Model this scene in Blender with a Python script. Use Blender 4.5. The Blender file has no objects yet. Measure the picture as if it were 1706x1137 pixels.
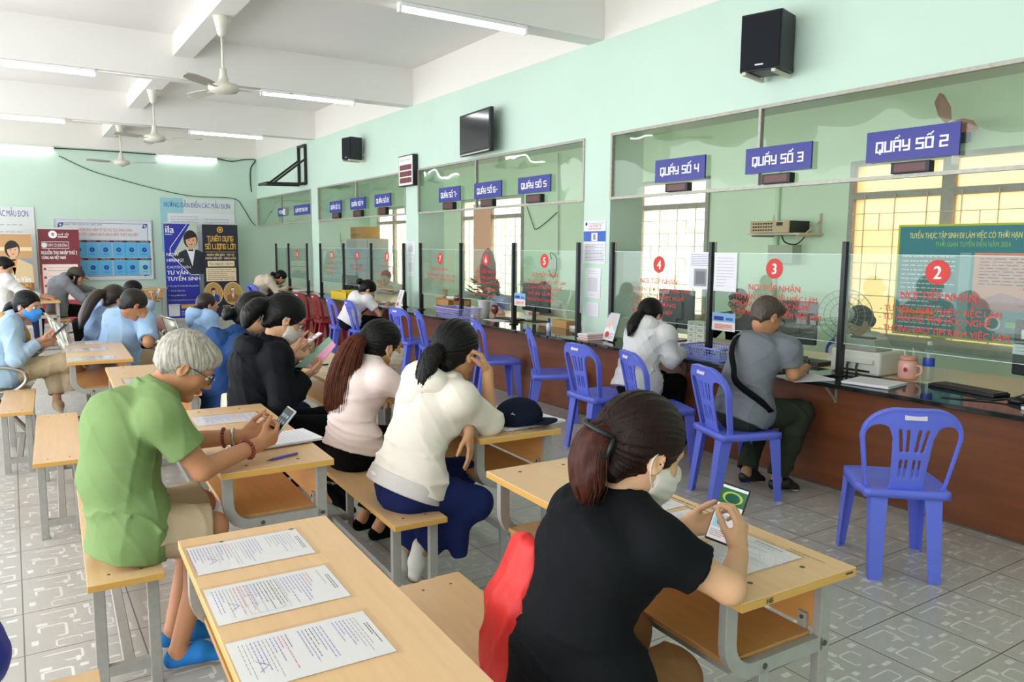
import bpy, math, random
import numpy as np
from mathutils import Vector, Matrix
S = bpy.context.scene
COL = S.collection
PI = math.pi
rnd = random.Random(7)

# ------------------------------------------------------------------ camera
W, H, FPX = 1706, 1137, 1283.0
YAW, PITCH, ROLL = math.radians(32.9956), math.radians(6.9215), math.radians(0.3697)
CAM = np.array([0.0, 0.0, 1.62])
_f = np.array([math.sin(YAW)*math.cos(PITCH), math.cos(YAW)*math.cos(PITCH), -math.sin(PITCH)])
_r0 = np.array([math.cos(YAW), -math.sin(YAW), 0.0])
_u0 = np.cross(_r0, _f)
_r = math.cos(ROLL)*_r0 + math.sin(ROLL)*_u0
_u = -math.sin(ROLL)*_r0 + math.cos(ROLL)*_u0
cd = bpy.data.cameras.new('camera'); cam = bpy.data.objects.new('camera', cd); COL.objects.link(cam)
cd.sensor_width = 36.0; cd.lens = FPX/W*36.0; cd.clip_start = 0.02; cd.clip_end = 200
cam.matrix_world = Matrix(((_r[0], _u[0], -_f[0], CAM[0]), (_r[1], _u[1], -_f[1], CAM[1]), (_r[2], _u[2], -_f[2], CAM[2]), (0, 0, 0, 1)))
S.camera = cam

# ------------------------------------------------------------------ world, exposure
wd = bpy.data.worlds.new('sky'); S.world = wd; wd.use_nodes = True
bg = wd.node_tree.nodes['Background']; bg.inputs[0].default_value = (0.93, 0.97, 1.0, 1); bg.inputs[1].default_value = 3.6
S.view_settings.view_transform = 'Standard'; S.view_settings.look = 'None'
S.view_settings.exposure = 0.06; S.view_settings.gamma = 1.0; S.view_settings.use_curve_mapping = False
S.cycles.max_bounces = 10; S.cycles.diffuse_bounces = 5; S.cycles.transparent_max_bounces = 24; S.cycles.glossy_bounces = 4
S.cycles.caustics_reflective = False; S.cycles.caustics_refractive = False
S.cycles.sample_clamp_indirect = 6.0

def daylight(name, loc, rot, sx, sy, power, color):
    l = bpy.data.lights.new(name, 'AREA'); l.shape = 'RECTANGLE'; l.size = sx; l.size_y = sy; l.energy = power; l.color = color
    o = bpy.data.objects.new(name, l); COL.objects.link(o); o.location = loc; o.rotation_euler = rot
    return o
daylight('daylight_left_windows', (-3.6, 7.0, 2.0), (0, math.radians(-90), 0), 2.4, 16.0, 150, (0.95, 0.98, 1.0))

# ------------------------------------------------------------------ helpers
def at(px, py, X=None, Y=None, Z=None):
    """the point of the plane X=, Y= or Z= seen at a place of the photograph"""
    d = _f*FPX + _r*(px-W/2) + _u*(H/2-py)
    if X is not None: t = (X-CAM[0])/d[0]
    elif Y is not None: t = (Y-CAM[1])/d[1]
    else: t = (Z-CAM[2])/d[2]
    return CAM + t*d
def nv(v):
    v = np.asarray(v, float); return v/max(1e-9, np.linalg.norm(v))
def lin(c):
    c = c/255.0
    return c/12.92 if c <= 0.04045 else ((c+0.055)/1.055)**2.4
def rgb(h):
    h = h.lstrip('#'); return (lin(int(h[0:2], 16)), lin(int(h[2:4], 16)), lin(int(h[4:6], 16)), 1.0)
MATS = {}
def mat(name, color, rough=0.5, metal=0.0, spec=0.5, var=0.0, vscale=8.0, bump=0.0, bscale=60.0, stretch=None, emit=0.0, coat=0.0, sheen=0.0):
    """principled material with an optional noise variation of the colour and an optional noise bump"""
    if name in MATS: return MATS[name]
    m = bpy.data.materials.new(name); m.use_nodes = True; MATS[name] = m
    nt = m.node_tree; p = nt.nodes['Principled BSDF']
    c = rgb(color) if isinstance(color, str) else color
    p.inputs['Base Color'].default_value = c; p.inputs['Roughness'].default_value = rough
    p.inputs['Metallic'].default_value = metal; p.inputs['Specular IOR Level'].default_value = spec
    p.inputs['Coat Weight'].default_value = coat; p.inputs['Sheen Weight'].default_value = sheen
    if emit:
        p.inputs['Emission Color'].default_value = c; p.inputs['Emission Strength'].default_value = emit
    if var or bump:
        tc = nt.nodes.new('ShaderNodeTexCoord'); mp = nt.nodes.new('ShaderNodeMapping')
        nt.links.new(tc.outputs['Object'], mp.inputs[0])
        if stretch: mp.inputs['Scale'].default_value = stretch
    if var:
        n = nt.nodes.new('ShaderNodeTexNoise'); n.inputs['Scale'].default_value = vscale; n.inputs['Detail'].default_value = 5
        nt.links.new(mp.outputs[0], n.inputs[0])
        r = nt.nodes.new('ShaderNodeValToRGB'); nt.links.new(n.outputs[0], r.inputs[0])
        r.color_ramp.elements[0].position = .3; r.color_ramp.elements[1].position = .7
        r.color_ramp.elements[0].color = tuple(x*(1-var) for x in c[:3])+(1,); r.color_ramp.elements[1].color = tuple(min(1, x*(1+var)) for x in c[:3])+(1,)
        nt.links.new(r.outputs[0], p.inputs['Base Color'])
    if bump:
        n2 = nt.nodes.new('ShaderNodeTexNoise'); n2.inputs['Scale'].default_value = bscale; n2.inputs['Detail'].default_value = 3
        nt.links.new(mp.outputs[0], n2.inputs[0])
        b = nt.nodes.new('ShaderNodeBump'); b.inputs['Strength'].default_value = bump; b.inputs['Distance'].default_value = .01
        nt.links.new(n2.outputs[0], b.inputs['Height']); nt.links.new(b.outputs[0], p.inputs['Normal'])
    return m
def glass(name, tint, refl=1.0, wavy=0.0, alpha=0.0):
    """thin pane: see-through with a fresnel reflection, no refraction"""
    if name in MATS: return MATS[name]
    m = bpy.data.materials.new(name); m.use_nodes = True; MATS[name] = m
    nt = m.node_tree; nt.nodes.clear()
    o = nt.nodes.new('ShaderNodeOutputMaterial'); t = nt.nodes.new('ShaderNodeBsdfTransparent'); g = nt.nodes.new('ShaderNodeBsdfGlossy')
    t.inputs[0].default_value = rgb(tint); g.inputs['Roughness'].default_value = 0.02
    fr = nt.nodes.new('ShaderNodeFresnel'); ge = nt.nodes.new('ShaderNodeNewGeometry'); ir = nt.nodes.new('ShaderNodeMath'); ir.operation = 'MULTIPLY_ADD'
    ir.inputs[1].default_value = 1/1.5-1.5; ir.inputs[2].default_value = 1.5; nt.links.new(ge.outputs['Backfacing'], ir.inputs[0]); nt.links.new(ir.outputs[0], fr.inputs[0])
    mu = nt.nodes.new('ShaderNodeMath'); mu.operation = 'MULTIPLY'; mu.inputs[1].default_value = refl
    mx = nt.nodes.new('ShaderNodeMixShader')
    nt.links.new(fr.outputs[0], mu.inputs[0]); nt.links.new(mu.outputs[0], mx.inputs[0])
    nt.links.new(t.outputs[0], mx.inputs[1]); nt.links.new(g.outputs[0], mx.inputs[2])
    last = mx
    if alpha:
        d = nt.nodes.new('ShaderNodeBsdfDiffuse'); d.inputs[0].default_value = rgb(tint)
        m2 = nt.nodes.new('ShaderNodeMixShader'); m2.inputs[0].default_value = alpha
        nt.links.new(mx.outputs[0], m2.inputs[1]); nt.links.new(d.outputs[0], m2.inputs[2]); last = m2
    if wavy:
        tc = nt.nodes.new('ShaderNodeTexCoord'); n = nt.nodes.new('ShaderNodeTexNoise'); n.inputs['Scale'].default_value = 2.2; n.inputs['Detail'].default_value = 1
        b = nt.nodes.new('ShaderNodeBump'); b.inputs['Strength'].default_value = wavy; b.inputs['Distance'].default_value = .05
        nt.links.new(tc.outputs['Object'], n.inputs[0]); nt.links.new(n.outputs[0], b.inputs['Height']); nt.links.new(b.outputs[0], g.inputs['Normal'])
    nt.links.new(last.outputs[0], o.inputs[0])
    return m

def link(o):
    COL.objects.link(o); return o
def tag(o, label=None, cat=None, group=None, kind=None):
    if label: o['label'] = label
    if cat: o['category'] = cat
    if group: o['group'] = group
    if kind: o['kind'] = kind
    return o
def thing(name, label, cat, loc=(0, 0, 0), rz=0.0, group=None):
    o = link(bpy.data.objects.new(name, None)); o.empty_display_size = .1
    o.location = tuple(float(v) for v in loc); o.rotation_euler = (0, 0, rz)
    return tag(o, label, cat, group)
def copy_tree(o, parent=None):
    c = link(o.copy())
    if parent is not None: c.parent = parent
    for ch in list(o.children): copy_tree(ch, c)
    return c
def put(o, loc, rz, label, group=None):
    o.location = tuple(float(v) for v in loc); o.rotation_euler = (0, 0, rz); o['label'] = label
    if group: o['group'] = group
    return o
def meshobj(name, V, F, mats, parent=None, smooth=False, mi=None, bevel=0.0, autosmooth=False):
    me = bpy.data.meshes.new(name)
    if isinstance(V, np.ndarray) and isinstance(F, np.ndarray):
        me.vertices.add(len(V)); me.vertices.foreach_set('co', V.astype(np.float32).ravel())
        k = F.shape[1]; me.loops.add(F.size); me.loops.foreach_set('vertex_index', F.astype(np.int32).ravel())
        me.polygons.add(len(F)); me.polygons.foreach_set('loop_start', np.arange(0, F.size, k, dtype=np.int32))
        me.update(calc_edges=True)
    else:
        me.from_pydata([tuple(map(float, v)) for v in V], [], [tuple(map(int, f)) for f in F])
    for m in (mats if isinstance(mats, (list, tuple)) else [mats]): me.materials.append(m)
    if mi is not None: me.polygons.foreach_set('material_index', np.asarray(mi, np.int32))
    if smooth: me.polygons.foreach_set('use_smooth', np.ones(len(me.polygons), dtype=bool))
    me.update()
    o = link(bpy.data.objects.new(name, me))
    if parent is not None: o.parent = parent
    if bevel:
        b = o.modifiers.new('bevel', 'BEVEL'); b.width = bevel; b.segments = 2; b.limit_method = 'ANGLE'; b.angle_limit = .6
    return o
class MB:
    """collects shapes, built as ONE mesh object"""
    def __init__(s): s.V = []; s.F = []; s.M = []
    def add(s, V, F, mi=0):
        n = len(s.V); s.V += [tuple(map(float, v)) for v in V]; s.F += [tuple(int(i)+n for i in f) for f in F]; s.M += [mi]*len(F); return s
    def hexa(s, P, mi=0):
        return s.add(P, [(0, 3, 2, 1), (4, 5, 6, 7), (0, 1, 5, 4), (1, 2, 6, 5), (2, 3, 7, 6), (3, 0, 4, 7)], mi)
    def box(s, x0, x1, y0, y1, z0, z1, mi=0):
        return s.hexa([(x0, y0, z0), (x1, y0, z0), (x1, y1, z0), (x0, y1, z0), (x0, y0, z1), (x1, y0, z1), (x1, y1, z1), (x0, y1, z1)], mi)
    def bar(s, p, q, w, h, mi=0, up=(0, 0, 1)):
        p = np.array(p, float); q = np.array(q, float); d = nv(q-p); a = np.cross(d, up)
        if np.linalg.norm(a) < 1e-3: a = np.cross(d, (0, 1, 0))
        a = nv(a)*w/2; b = nv(np.cross(a, d))*h/2
        return s.hexa([p-a-b, p+a-b, p+a+b, p-a+b, q-a-b, q+a-b, q+a+b, q-a+b], mi)
    def quad(s, a, b, c, d, mi=0): return s.add([a, b, c, d], [(0, 1, 2, 3)], mi)
    def cyl(s, p, q, r0, r1=None, n=12, mi=0, caps=True):
        return s.tube([p, q], [r0, r0 if r1 is None else r1], n, mi, caps)
    def tube(s, path, r, n=8, mi=0, caps=True):
        P = [np.array(p, float) for p in path]; k = len(P)
        R = r if isinstance(r, (list, tuple, np.ndarray)) else [r]*k
        V = []; F = []; a = None
        for i in range(k):
            d = nv(P[min(i+1, k-1)]-P[max(i-1, 0)])
            if a is None:
                a = np.cross(d, (0, 0, 1)) if abs(d[2]) < .9 else np.cross(d, (0, 1, 0))
            a = nv(a-d*np.dot(a, d)); b = np.cross(d, a)
            for j in range(n):
                t = 2*PI*j/n; V.append(P[i]+R[i]*(math.cos(t)*a+math.sin(t)*b))
        for i in range(k-1):
            for j in range(n):
                F.append((i*n+j, i*n+(j+1) % n, (i+1)*n+(j+1) % n, (i+1)*n+j))
        if caps: F.append(tuple(range(n-1, -1, -1))); F.append(tuple((k-1)*n+j for j in range(n)))
        return s.add(V, F, mi)
    def lathe(s, prof, c=(0, 0, 0), n=20, mi=0):
        V = []; F = []; k = len(prof)
        for r, z in prof:
            for j in range(n):
                t = 2*PI*j/n; V.append((c[0]+r*math.cos(t), c[1]+r*math.sin(t), c[2]+z))
        for i in range(k-1):
            for j in range(n): F.append((i*n+j, i*n+(j+1) % n, (i+1)*n+(j+1) % n, (i+1)*n+j))
        return s.add(V, F, mi)
    def sweep(s, path, w, h, mi=0):
        """rectangular tube along a path in an xz plane; w across (y), h in the plane"""
        P = [np.array(p, float) for p in path]; V = []; F = []; k = len(P)
        for i in range(k):
            d = nv(P[min(i+1, k-1)]-P[max(i-1, 0)]); nn = np.array((-d[2], 0, d[0]))
            for a, b in ((-1, -1), (1, -1), (1, 1), (-1, 1)): V.append(P[i]+np.array((0, a*w/2, 0))+nn*b*h/2)
        for i in range(k-1):
            for j in range(4): F.append((i*4+j, i*4+(j+1) % 4, (i+1)*4+(j+1) % 4, (i+1)*4+j))
        F.append((3, 2, 1, 0)); F.append(tuple((k-1)*4+j for j in range(4)))
        return s.add(V, F, mi)
    def poly(s, pts, d=None, mi=0):
        """flat polygon, extruded along d when given"""
        n = len(pts)
        if d is None: return s.add(pts, [tuple(range(n))], mi)
        P = [np.array(p, float) for p in pts]; Q = [p+np.array(d, float) for p in P]
        return s.add(P+Q, [tuple(range(n-1, -1, -1)), tuple(range(n, 2*n))]+[(i, (i+1) % n, n+(i+1) % n, n+i) for i in range(n)], mi)
    def ball(s, c, r, n=10, mi=0):
        r = (r, r, r) if not isinstance(r, (tuple, list)) else r
        V = []; F = []
        for i in range(n+1):
            ph = PI*i/n
            for j in range(2*n): t = PI*j/n; V.append((c[0]+r[0]*math.sin(ph)*math.cos(t), c[1]+r[1]*math.sin(ph)*math.sin(t), c[2]+r[2]*math.cos(ph)))
        for i in range(n):
            for j in range(2*n): F.append((i*2*n+j, (i+1)*2*n+j, (i+1)*2*n+(j+1) % (2*n), i*2*n+(j+1) % (2*n)))
        return s.add(V, F, mi)
    def build(s, name, mats, parent=None, smooth=False, bevel=0.0):
        return meshobj(name, s.V, s.F, mats, parent, smooth, s.M, bevel)
def struct(name, mb, m, bevel=0.0):
    return tag(mb.build(name, m, None, False, bevel), kind='structure')

# flat print: shapes and lettering in a panel's own (u, v) plane
def text2d(body, size, align='LEFT', squeeze=1.0, bold=0.0):
    if align == 'LEFT' and squeeze == 1.0 and any(ch in body for ch in 'ĐƠƯ'):
        # crossed D and horned O, U: the plain letter and its stroke
        plain = body.replace('Đ', 'D').replace('Ơ', 'O').replace('Ư', 'U'); V, F = text2d(plain, size)
        for i_, ch in enumerate(body):
            if ch not in 'ĐƠƯ': continue
            xr = max(v[0] for v in text2d(plain[:i_+1], size)[0]); n = len(V)
            if ch == 'Đ': xl = xr-.60*size; x0, x1, y0, y1 = xl-.10*size, xl+.26*size, .33*size, .41*size
            else: x0, x1, y0, y1 = xr-.06*size, xr+.045*size, .64*size, .76*size
            V = V+[(x0, y0, 1), (x1, y0, 1), (x1, y1, 1), (x0, y1, 1)]; F = F+[(n, n+1, n+2, n+3)]
        return V, F
    c = bpy.data.curves.new('t', 'FONT'); c.body = body; c.size = size; c.align_x = align; c.resolution_u = 3 if size > .03 else 2
    o = link(bpy.data.objects.new('t', c)); dg = bpy.context.evaluated_depsgraph_get(); dg.update()
    me = bpy.data.meshes.new_from_object(o.evaluated_get(dg))
    V = [(v.co.x*squeeze, v.co.y) for v in me.vertices]; F = [tuple(p.vertices) for p in me.polygons]
    bpy.data.objects.remove(o); bpy.data.curves.remove(c); bpy.data.meshes.remove(me)
    return V, F
class Print:
    """origin o, axis u (reading direction), axis v (up), normal n; layers keep 0.4 mm apart"""
    def __init__(s, o, u, v, lift=.0004):
        s.o = np.array(o, float); s.u = nv(u); s.v = nv(v); s.n = np.cross(s.u, s.v); s.mb = MB(); s.mats = []; s.lift = lift
    def mi(s, m):
        if m not in s.mats: s.mats.append(m)
        return s.mats.index(m)
    def p(s, x, y, k): return s.o+s.u*x+s.v*y+s.n*(s.lift*k)
    def rect(s, x0, y0, x1, y1, m, k=1): s.mb.quad(s.p(x0, y0, k), s.p(x1, y0, k), s.p(x1, y1, k), s.p(x0, y1, k), s.mi(m)); return s
    def slab(s, x0, y0, x1, y1, t, m):
        P = [s.o+s.u*x+s.v*y+s.n*z for z in (-t, 0) for x, y in ((x0, y0), (x1, y0), (x1, y1), (x0, y1))]; s.mb.hexa(P, s.mi(m)); return s
    def poly(s, pts, m, k=1): s.mb.add([s.p(x, y, k) for x, y in pts], [tuple(range(len(pts)))], s.mi(m)); return s
    def oval(s, cx, cy, rx, ry, m, k=1, n=24): return s.poly([(cx+rx*math.cos(2*PI*i/n), cy+ry*math.sin(2*PI*i/n)) for i in range(n)], m, k)
    def ring(s, cx, cy, r0, r1, m, k=1, n=28):
        P = [s.p(cx+r*math.cos(2*PI*i/n), cy+r*math.sin(2*PI*i/n), k) for r in (r0, r1) for i in range(n)]
        s.mb.add(P, [(i, n+i, n+(i+1) % n, (i+1) % n) for i in range(n)], s.mi(m)); return s
    def line(s, x0, y0, x1, y1, w, m, k=2):
        d = np.array((x1-x0, y1-y0)); L = max(1e-6, np.hypot(*d)); a = d/L; b = np.array((-a[1], a[0]))*w/2
        return s.poly([(x0-b[0], y0-b[1]), (x1-b[0], y1-b[1]), (x1+b[0], y1+b[1]), (x0+b[0], y0+b[1])], m, k)
    def text(s, body, x, y, size, m, k=2, align='CENTER', squeeze=1.0, bold=0.0):
        V, F = text2d(body, size)
        x -= {'LEFT': 0, 'CENTER': .5}[align]*(max(v[0] for v in V)+min(v[0] for v in V))*squeeze
        return s.letters([(x+v[0]*squeeze, y+v[1])+v[2:] for v in V], F, k, m, bold*size)
    def letters(s, V, F, k, m, e):
        for j, d in enumerate((0,) if not e else (-e*.8, e*.8)): s.mb.add([s.p(v[0]+d, v[1]+d*.4, k+.35*j+.15*(len(v) > 2)) for v in V], F, s.mi(m))
        return s
    def fit(s, body, x0, x1, y, size, m, k=2, bold=0.0):
        """lettering from x0 to x1 on the base line y"""
        V, F = text2d(body, size, 'LEFT', 1.0, bold); a = min(v[0] for v in V); q = (x1-x0)/(max(v[0] for v in V)-a)
        return s.letters([(x0+(v[0]-a)*q, y+v[1])+v[2:] for v in V], F, k, m, bold*size)
    def scribble(s, x0, y0, x1, y1, m, rows, hgt, k=2, fill=.75, seed=0):
        """rows of small print, each a run of word-long dashes"""
        q = random.Random(seed)
        for i in range(rows):
            y = y1-(i+.5)*(y1-y0)/rows; x = x0; end = x0+(x1-x0)*(1 if q.random() < .6 else q.uniform(.5, .95))
            while x < end:
                w = q.uniform(.03, .13)*(x1-x0); e = min(end, x+w*fill); s.rect(x, y-hgt/2, e, y+hgt/2, m, k); x += w
        return s
    def build(s, name, parent=None): return s.mb.build(name, s.mats, parent)
GL = {'Q': [[(0, 0), (3, 0), (3, 5), (0, 5), (0, 0)], [(1.9, 1), (1.9, -.9)]], 'U': [[(0, 5), (0, 0), (3, 0), (3, 5)]], 'A': [[(0, 0), (0, 5), (3, 5), (3, 0)], [(0, 2), (3, 2)]],
      'Y': [[(0, 5), (0, 2), (3, 2)], [(3, 5), (3, 0), (.7, 0)]], 'S': [[(3, 5), (0, 5), (0, 2.6), (3, 2.6), (3, 0), (0, 0)]], 'O': [[(0, 0), (3, 0), (3, 5), (0, 5), (0, 0)]],
      'N': [[(0, 0), (0, 5), (3, 5), (3, 0)]], 'M': [[(0, 0), (0, 5), (3, 5), (3, 0)], [(1.5, 5), (1.5, 2)]], 'T': [[(0, 5), (3, 5)], [(1.5, 5), (1.5, 0)]], 'H': [[(0, 0), (0, 5)], [(3, 0), (3, 5)], [(0, 2.5), (3, 2.5)]],
      'E': [[(3, 5), (0, 5), (0, 0), (3, 0)], [(0, 2.5), (2.5, 2.5)]], 'G': [[(3, 5), (0, 5), (0, 0), (3, 0), (3, 2.4), (1.5, 2.4)]], 'L': [[(0, 5), (0, 0), (3, 0)]], 'D': [[(0, 0), (2.4, 0), (3, .6), (3, 4.4), (2.4, 5), (0, 5), (0, 0)]],
      '1': [[(.8, 5), (1.5, 5), (1.5, 0)]], '0': [[(0, 0), (3, 0), (3, 5), (0, 5), (0, 0)]], '2': [[(0, 5), (3, 5), (3, 2.6), (0, 2.6), (0, 0), (3, 0)]], '3': [[(0, 5), (3, 5), (3, 0), (0, 0)], [(.7, 2.5), (3, 2.5)]],
      '4': [[(0, 5), (0, 2.2), (3, 2.2)], [(3, 5), (3, 0)]], '5': [[(3, 5), (0, 5), (0, 2.6), (3, 2.6), (3, 0), (0, 0)]], '6': [[(3, 5), (0, 5), (0, 0), (3, 0), (3, 2.6), (0, 2.6)]], '7': [[(0, 5), (3, 5), (3, 0)]],
      '8': [[(0, 0), (3, 0), (3, 5), (0, 5), (0, 0)], [(0, 2.5), (3, 2.5)]], '9': [[(3, 0), (3, 5), (0, 5), (0, 2.4), (3, 2.4)]], '-': [[(.6, 2.5), (2, 2.5)]], ' ': [],
      'Â': [[(0, 0), (0, 5), (3, 5), (3, 0)], [(0, 2), (3, 2)], [(.3, 6.2), (1.2, 7)], [(1.2, 7), (2.1, 6.2)], [(2.0, 7.9), (2.6, 7.2)]], 'Ố': [[(0, 0), (3, 0), (3, 5), (0, 5), (0, 0)], [(.3, 6.2), (1.3, 7)], [(1.3, 7), (2.3, 6.2)], [(2.2, 7), (3.2, 8)]],
      'Ở': [[(0, 0), (3, 0), (3, 5), (0, 5), (0, 0)], [(3.4, 5), (3.4, 6)]], 'Ẻ': [[(3, 5), (0, 5), (0, 0), (3, 0)], [(0, 2.5), (2.5, 2.5)], [(1, 6.2), (2, 7)]], 'Ê': [[(3, 5), (0, 5), (0, 0), (3, 0)], [(0, 2.5), (2.5, 2.5)], [(.3, 6.2), (1.5, 7)], [(1.5, 7), (2.7, 6.2)]], 'Ư': [[(0, 5), (0, 0), (3, 0), (3, 5)], [(3.4, 5), (3.4, 6.2)]], 'Ụ': [[(0, 5), (0, 0), (3, 0), (3, 5)], [(1.2, -1.2), (1.8, -1.2)]], 'Ợ': [[(0, 0), (3, 0), (3, 5), (0, 5), (0, 0)], [(3.4, 5), (3.4, 6)], [(1.2, -1.2), (1.8, -1.2)]], 'Ớ': [[(0, 0), (3, 0), (3, 5), (0, 5), (0, 0)], [(3.4, 5), (3.4, 6)], [(1, 6.2), (2, 7)]], 'Ô': [[(0, 0), (3, 0), (3, 5), (0, 5), (0, 0)], [(.3, 6.2), (1.5, 7)], [(1.5, 7), (2.7, 6.2)]]}
def block_text(pr, body, cx, cy, hgt, m, k=2, th=.95, width=None):
    """square stroke lettering, centred"""
    un = hgt/5.9; adv = 4.35; n = len(body); tot = sum(2.2 if c == ' ' else adv for c in body)-(adv-3)
    sx = un if width is None else width/(tot+th)
    x = cx-tot*sx/2; y0 = cy-2.5*un; t = th*un/2; tx = th*sx/2
    q_ = 0
    for c in body:
        for st in GL.get(c, []):
            for (a, b), (e, f) in zip(st[:-1], st[1:]):
                q_ += 1; kk = k+.12*(q_ % 8)
                if a == e or b == f: pr.rect(x+min(a, e)*sx-tx, y0+min(b, f)*un-t, x+max(a, e)*sx+tx, y0+max(b, f)*un+t, m, kk)
                else: pr.line(x+a*sx, y0+b*un, x+e*sx, y0+f*un, un*.7, m, kk)
        x += (2.2 if c == ' ' else adv)*sx

# ------------------------------------------------------------------ implicit surfaces (one smooth skin per body, garment, moulding)
class Prim:
    def __init__(s, fn, lo, hi, k=.02, op='u'): s.fn = fn; s.lo = np.array(lo, float); s.hi = np.array(hi, float); s.k = k; s.op = op
def cap(a, b, ra, rb=None, k=.02, op='u', flat=False):
    a = np.array(a, float); b = np.array(b, float); rb = ra if rb is None else rb; ab = b-a; L2 = max(1e-9, ab@ab); L = math.sqrt(L2)
    def fn(X, Y, Z):
        px, py, pz = X-a[0], Y-a[1], Z-a[2]
        tt = (px*ab[0]+py*ab[1]+pz*ab[2])/L2; t = np.clip(tt, 0, 1)
        d = np.sqrt((px-t*ab[0])**2+(py-t*ab[1])**2+(pz-t*ab[2])**2)-(ra+(rb-ra)*t)
        return np.maximum(d, (tt-1)*L) if flat else d
    r = max(ra, rb)
    return Prim(fn, np.minimum(a, b)-r, np.maximum(a, b)+r, k, op)
def ecap(a, b, R, wa, da, wb, db, k=.03, op='u', flat=False):
    """capsule of elliptical section: half widths w along R, half depths d across"""
    a = np.array(a, float); b = np.array(b, float); ab = b-a; L = np.linalg.norm(ab); U = ab/max(L, 1e-9)
    R = nv(np.array(R, float)-U*np.dot(R, U)); Fv = np.cross(U, R)
    def fn(X, Y, Z):
        px, py, pz = X-a[0], Y-a[1], Z-a[2]
        z = px*U[0]+py*U[1]+pz*U[2]; x = px*R[0]+py*R[1]+pz*R[2]; y = px*Fv[0]+py*Fv[1]+pz*Fv[2]
        t = np.clip(z/max(L, 1e-9), 0, 1); zz = z-t*L; w = wa+(wb-wa)*t; d = da+(db-da)*t; m = np.minimum(w, d)
        q = np.sqrt((x/w)**2+(y/d)**2+(zz/m)**2); g = np.sqrt((x/w**2)**2+(y/d**2)**2+(zz/m**2)**2)
        o = q*(q-1)/np.maximum(g, 1e-6)
        o = np.where(q < .3, -m*.7, o)
        return np.maximum(o, z-L) if flat else o
    r = max(wa, da, wb, db)
    return Prim(fn, np.minimum(a, b)-r, np.maximum(a, b)+r, k, op)
def ell(c, ax, rad, k=.02, op='u'):
    c = np.array(c, float); A = np.array(ax, float); r = np.array(rad, float)
    def fn(X, Y, Z):
        px, py, pz = X-c[0], Y-c[1], Z-c[2]
        v = [px*A[i][0]+py*A[i][1]+pz*A[i][2] for i in range(3)]
        q = np.sqrt(sum((v[i]/r[i])**2 for i in range(3))); g = np.sqrt(sum((v[i]/r[i]**2)**2 for i in range(3)))
        return np.where(q < .2, -min(r)*.8, q*(q-1)/np.maximum(g, 1e-6))
    R = max(rad)
    return Prim(fn, c-R, c+R, k, op)
def plane(p, n, k=.004):
    """cuts away everything on the side n points to"""
    p = np.array(p, float); n = nv(n)
    return Prim(lambda X, Y, Z: (X-p[0])*n[0]+(Y-p[1])*n[1]+(Z-p[2])*n[2], None, None, k, 'i')
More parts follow.
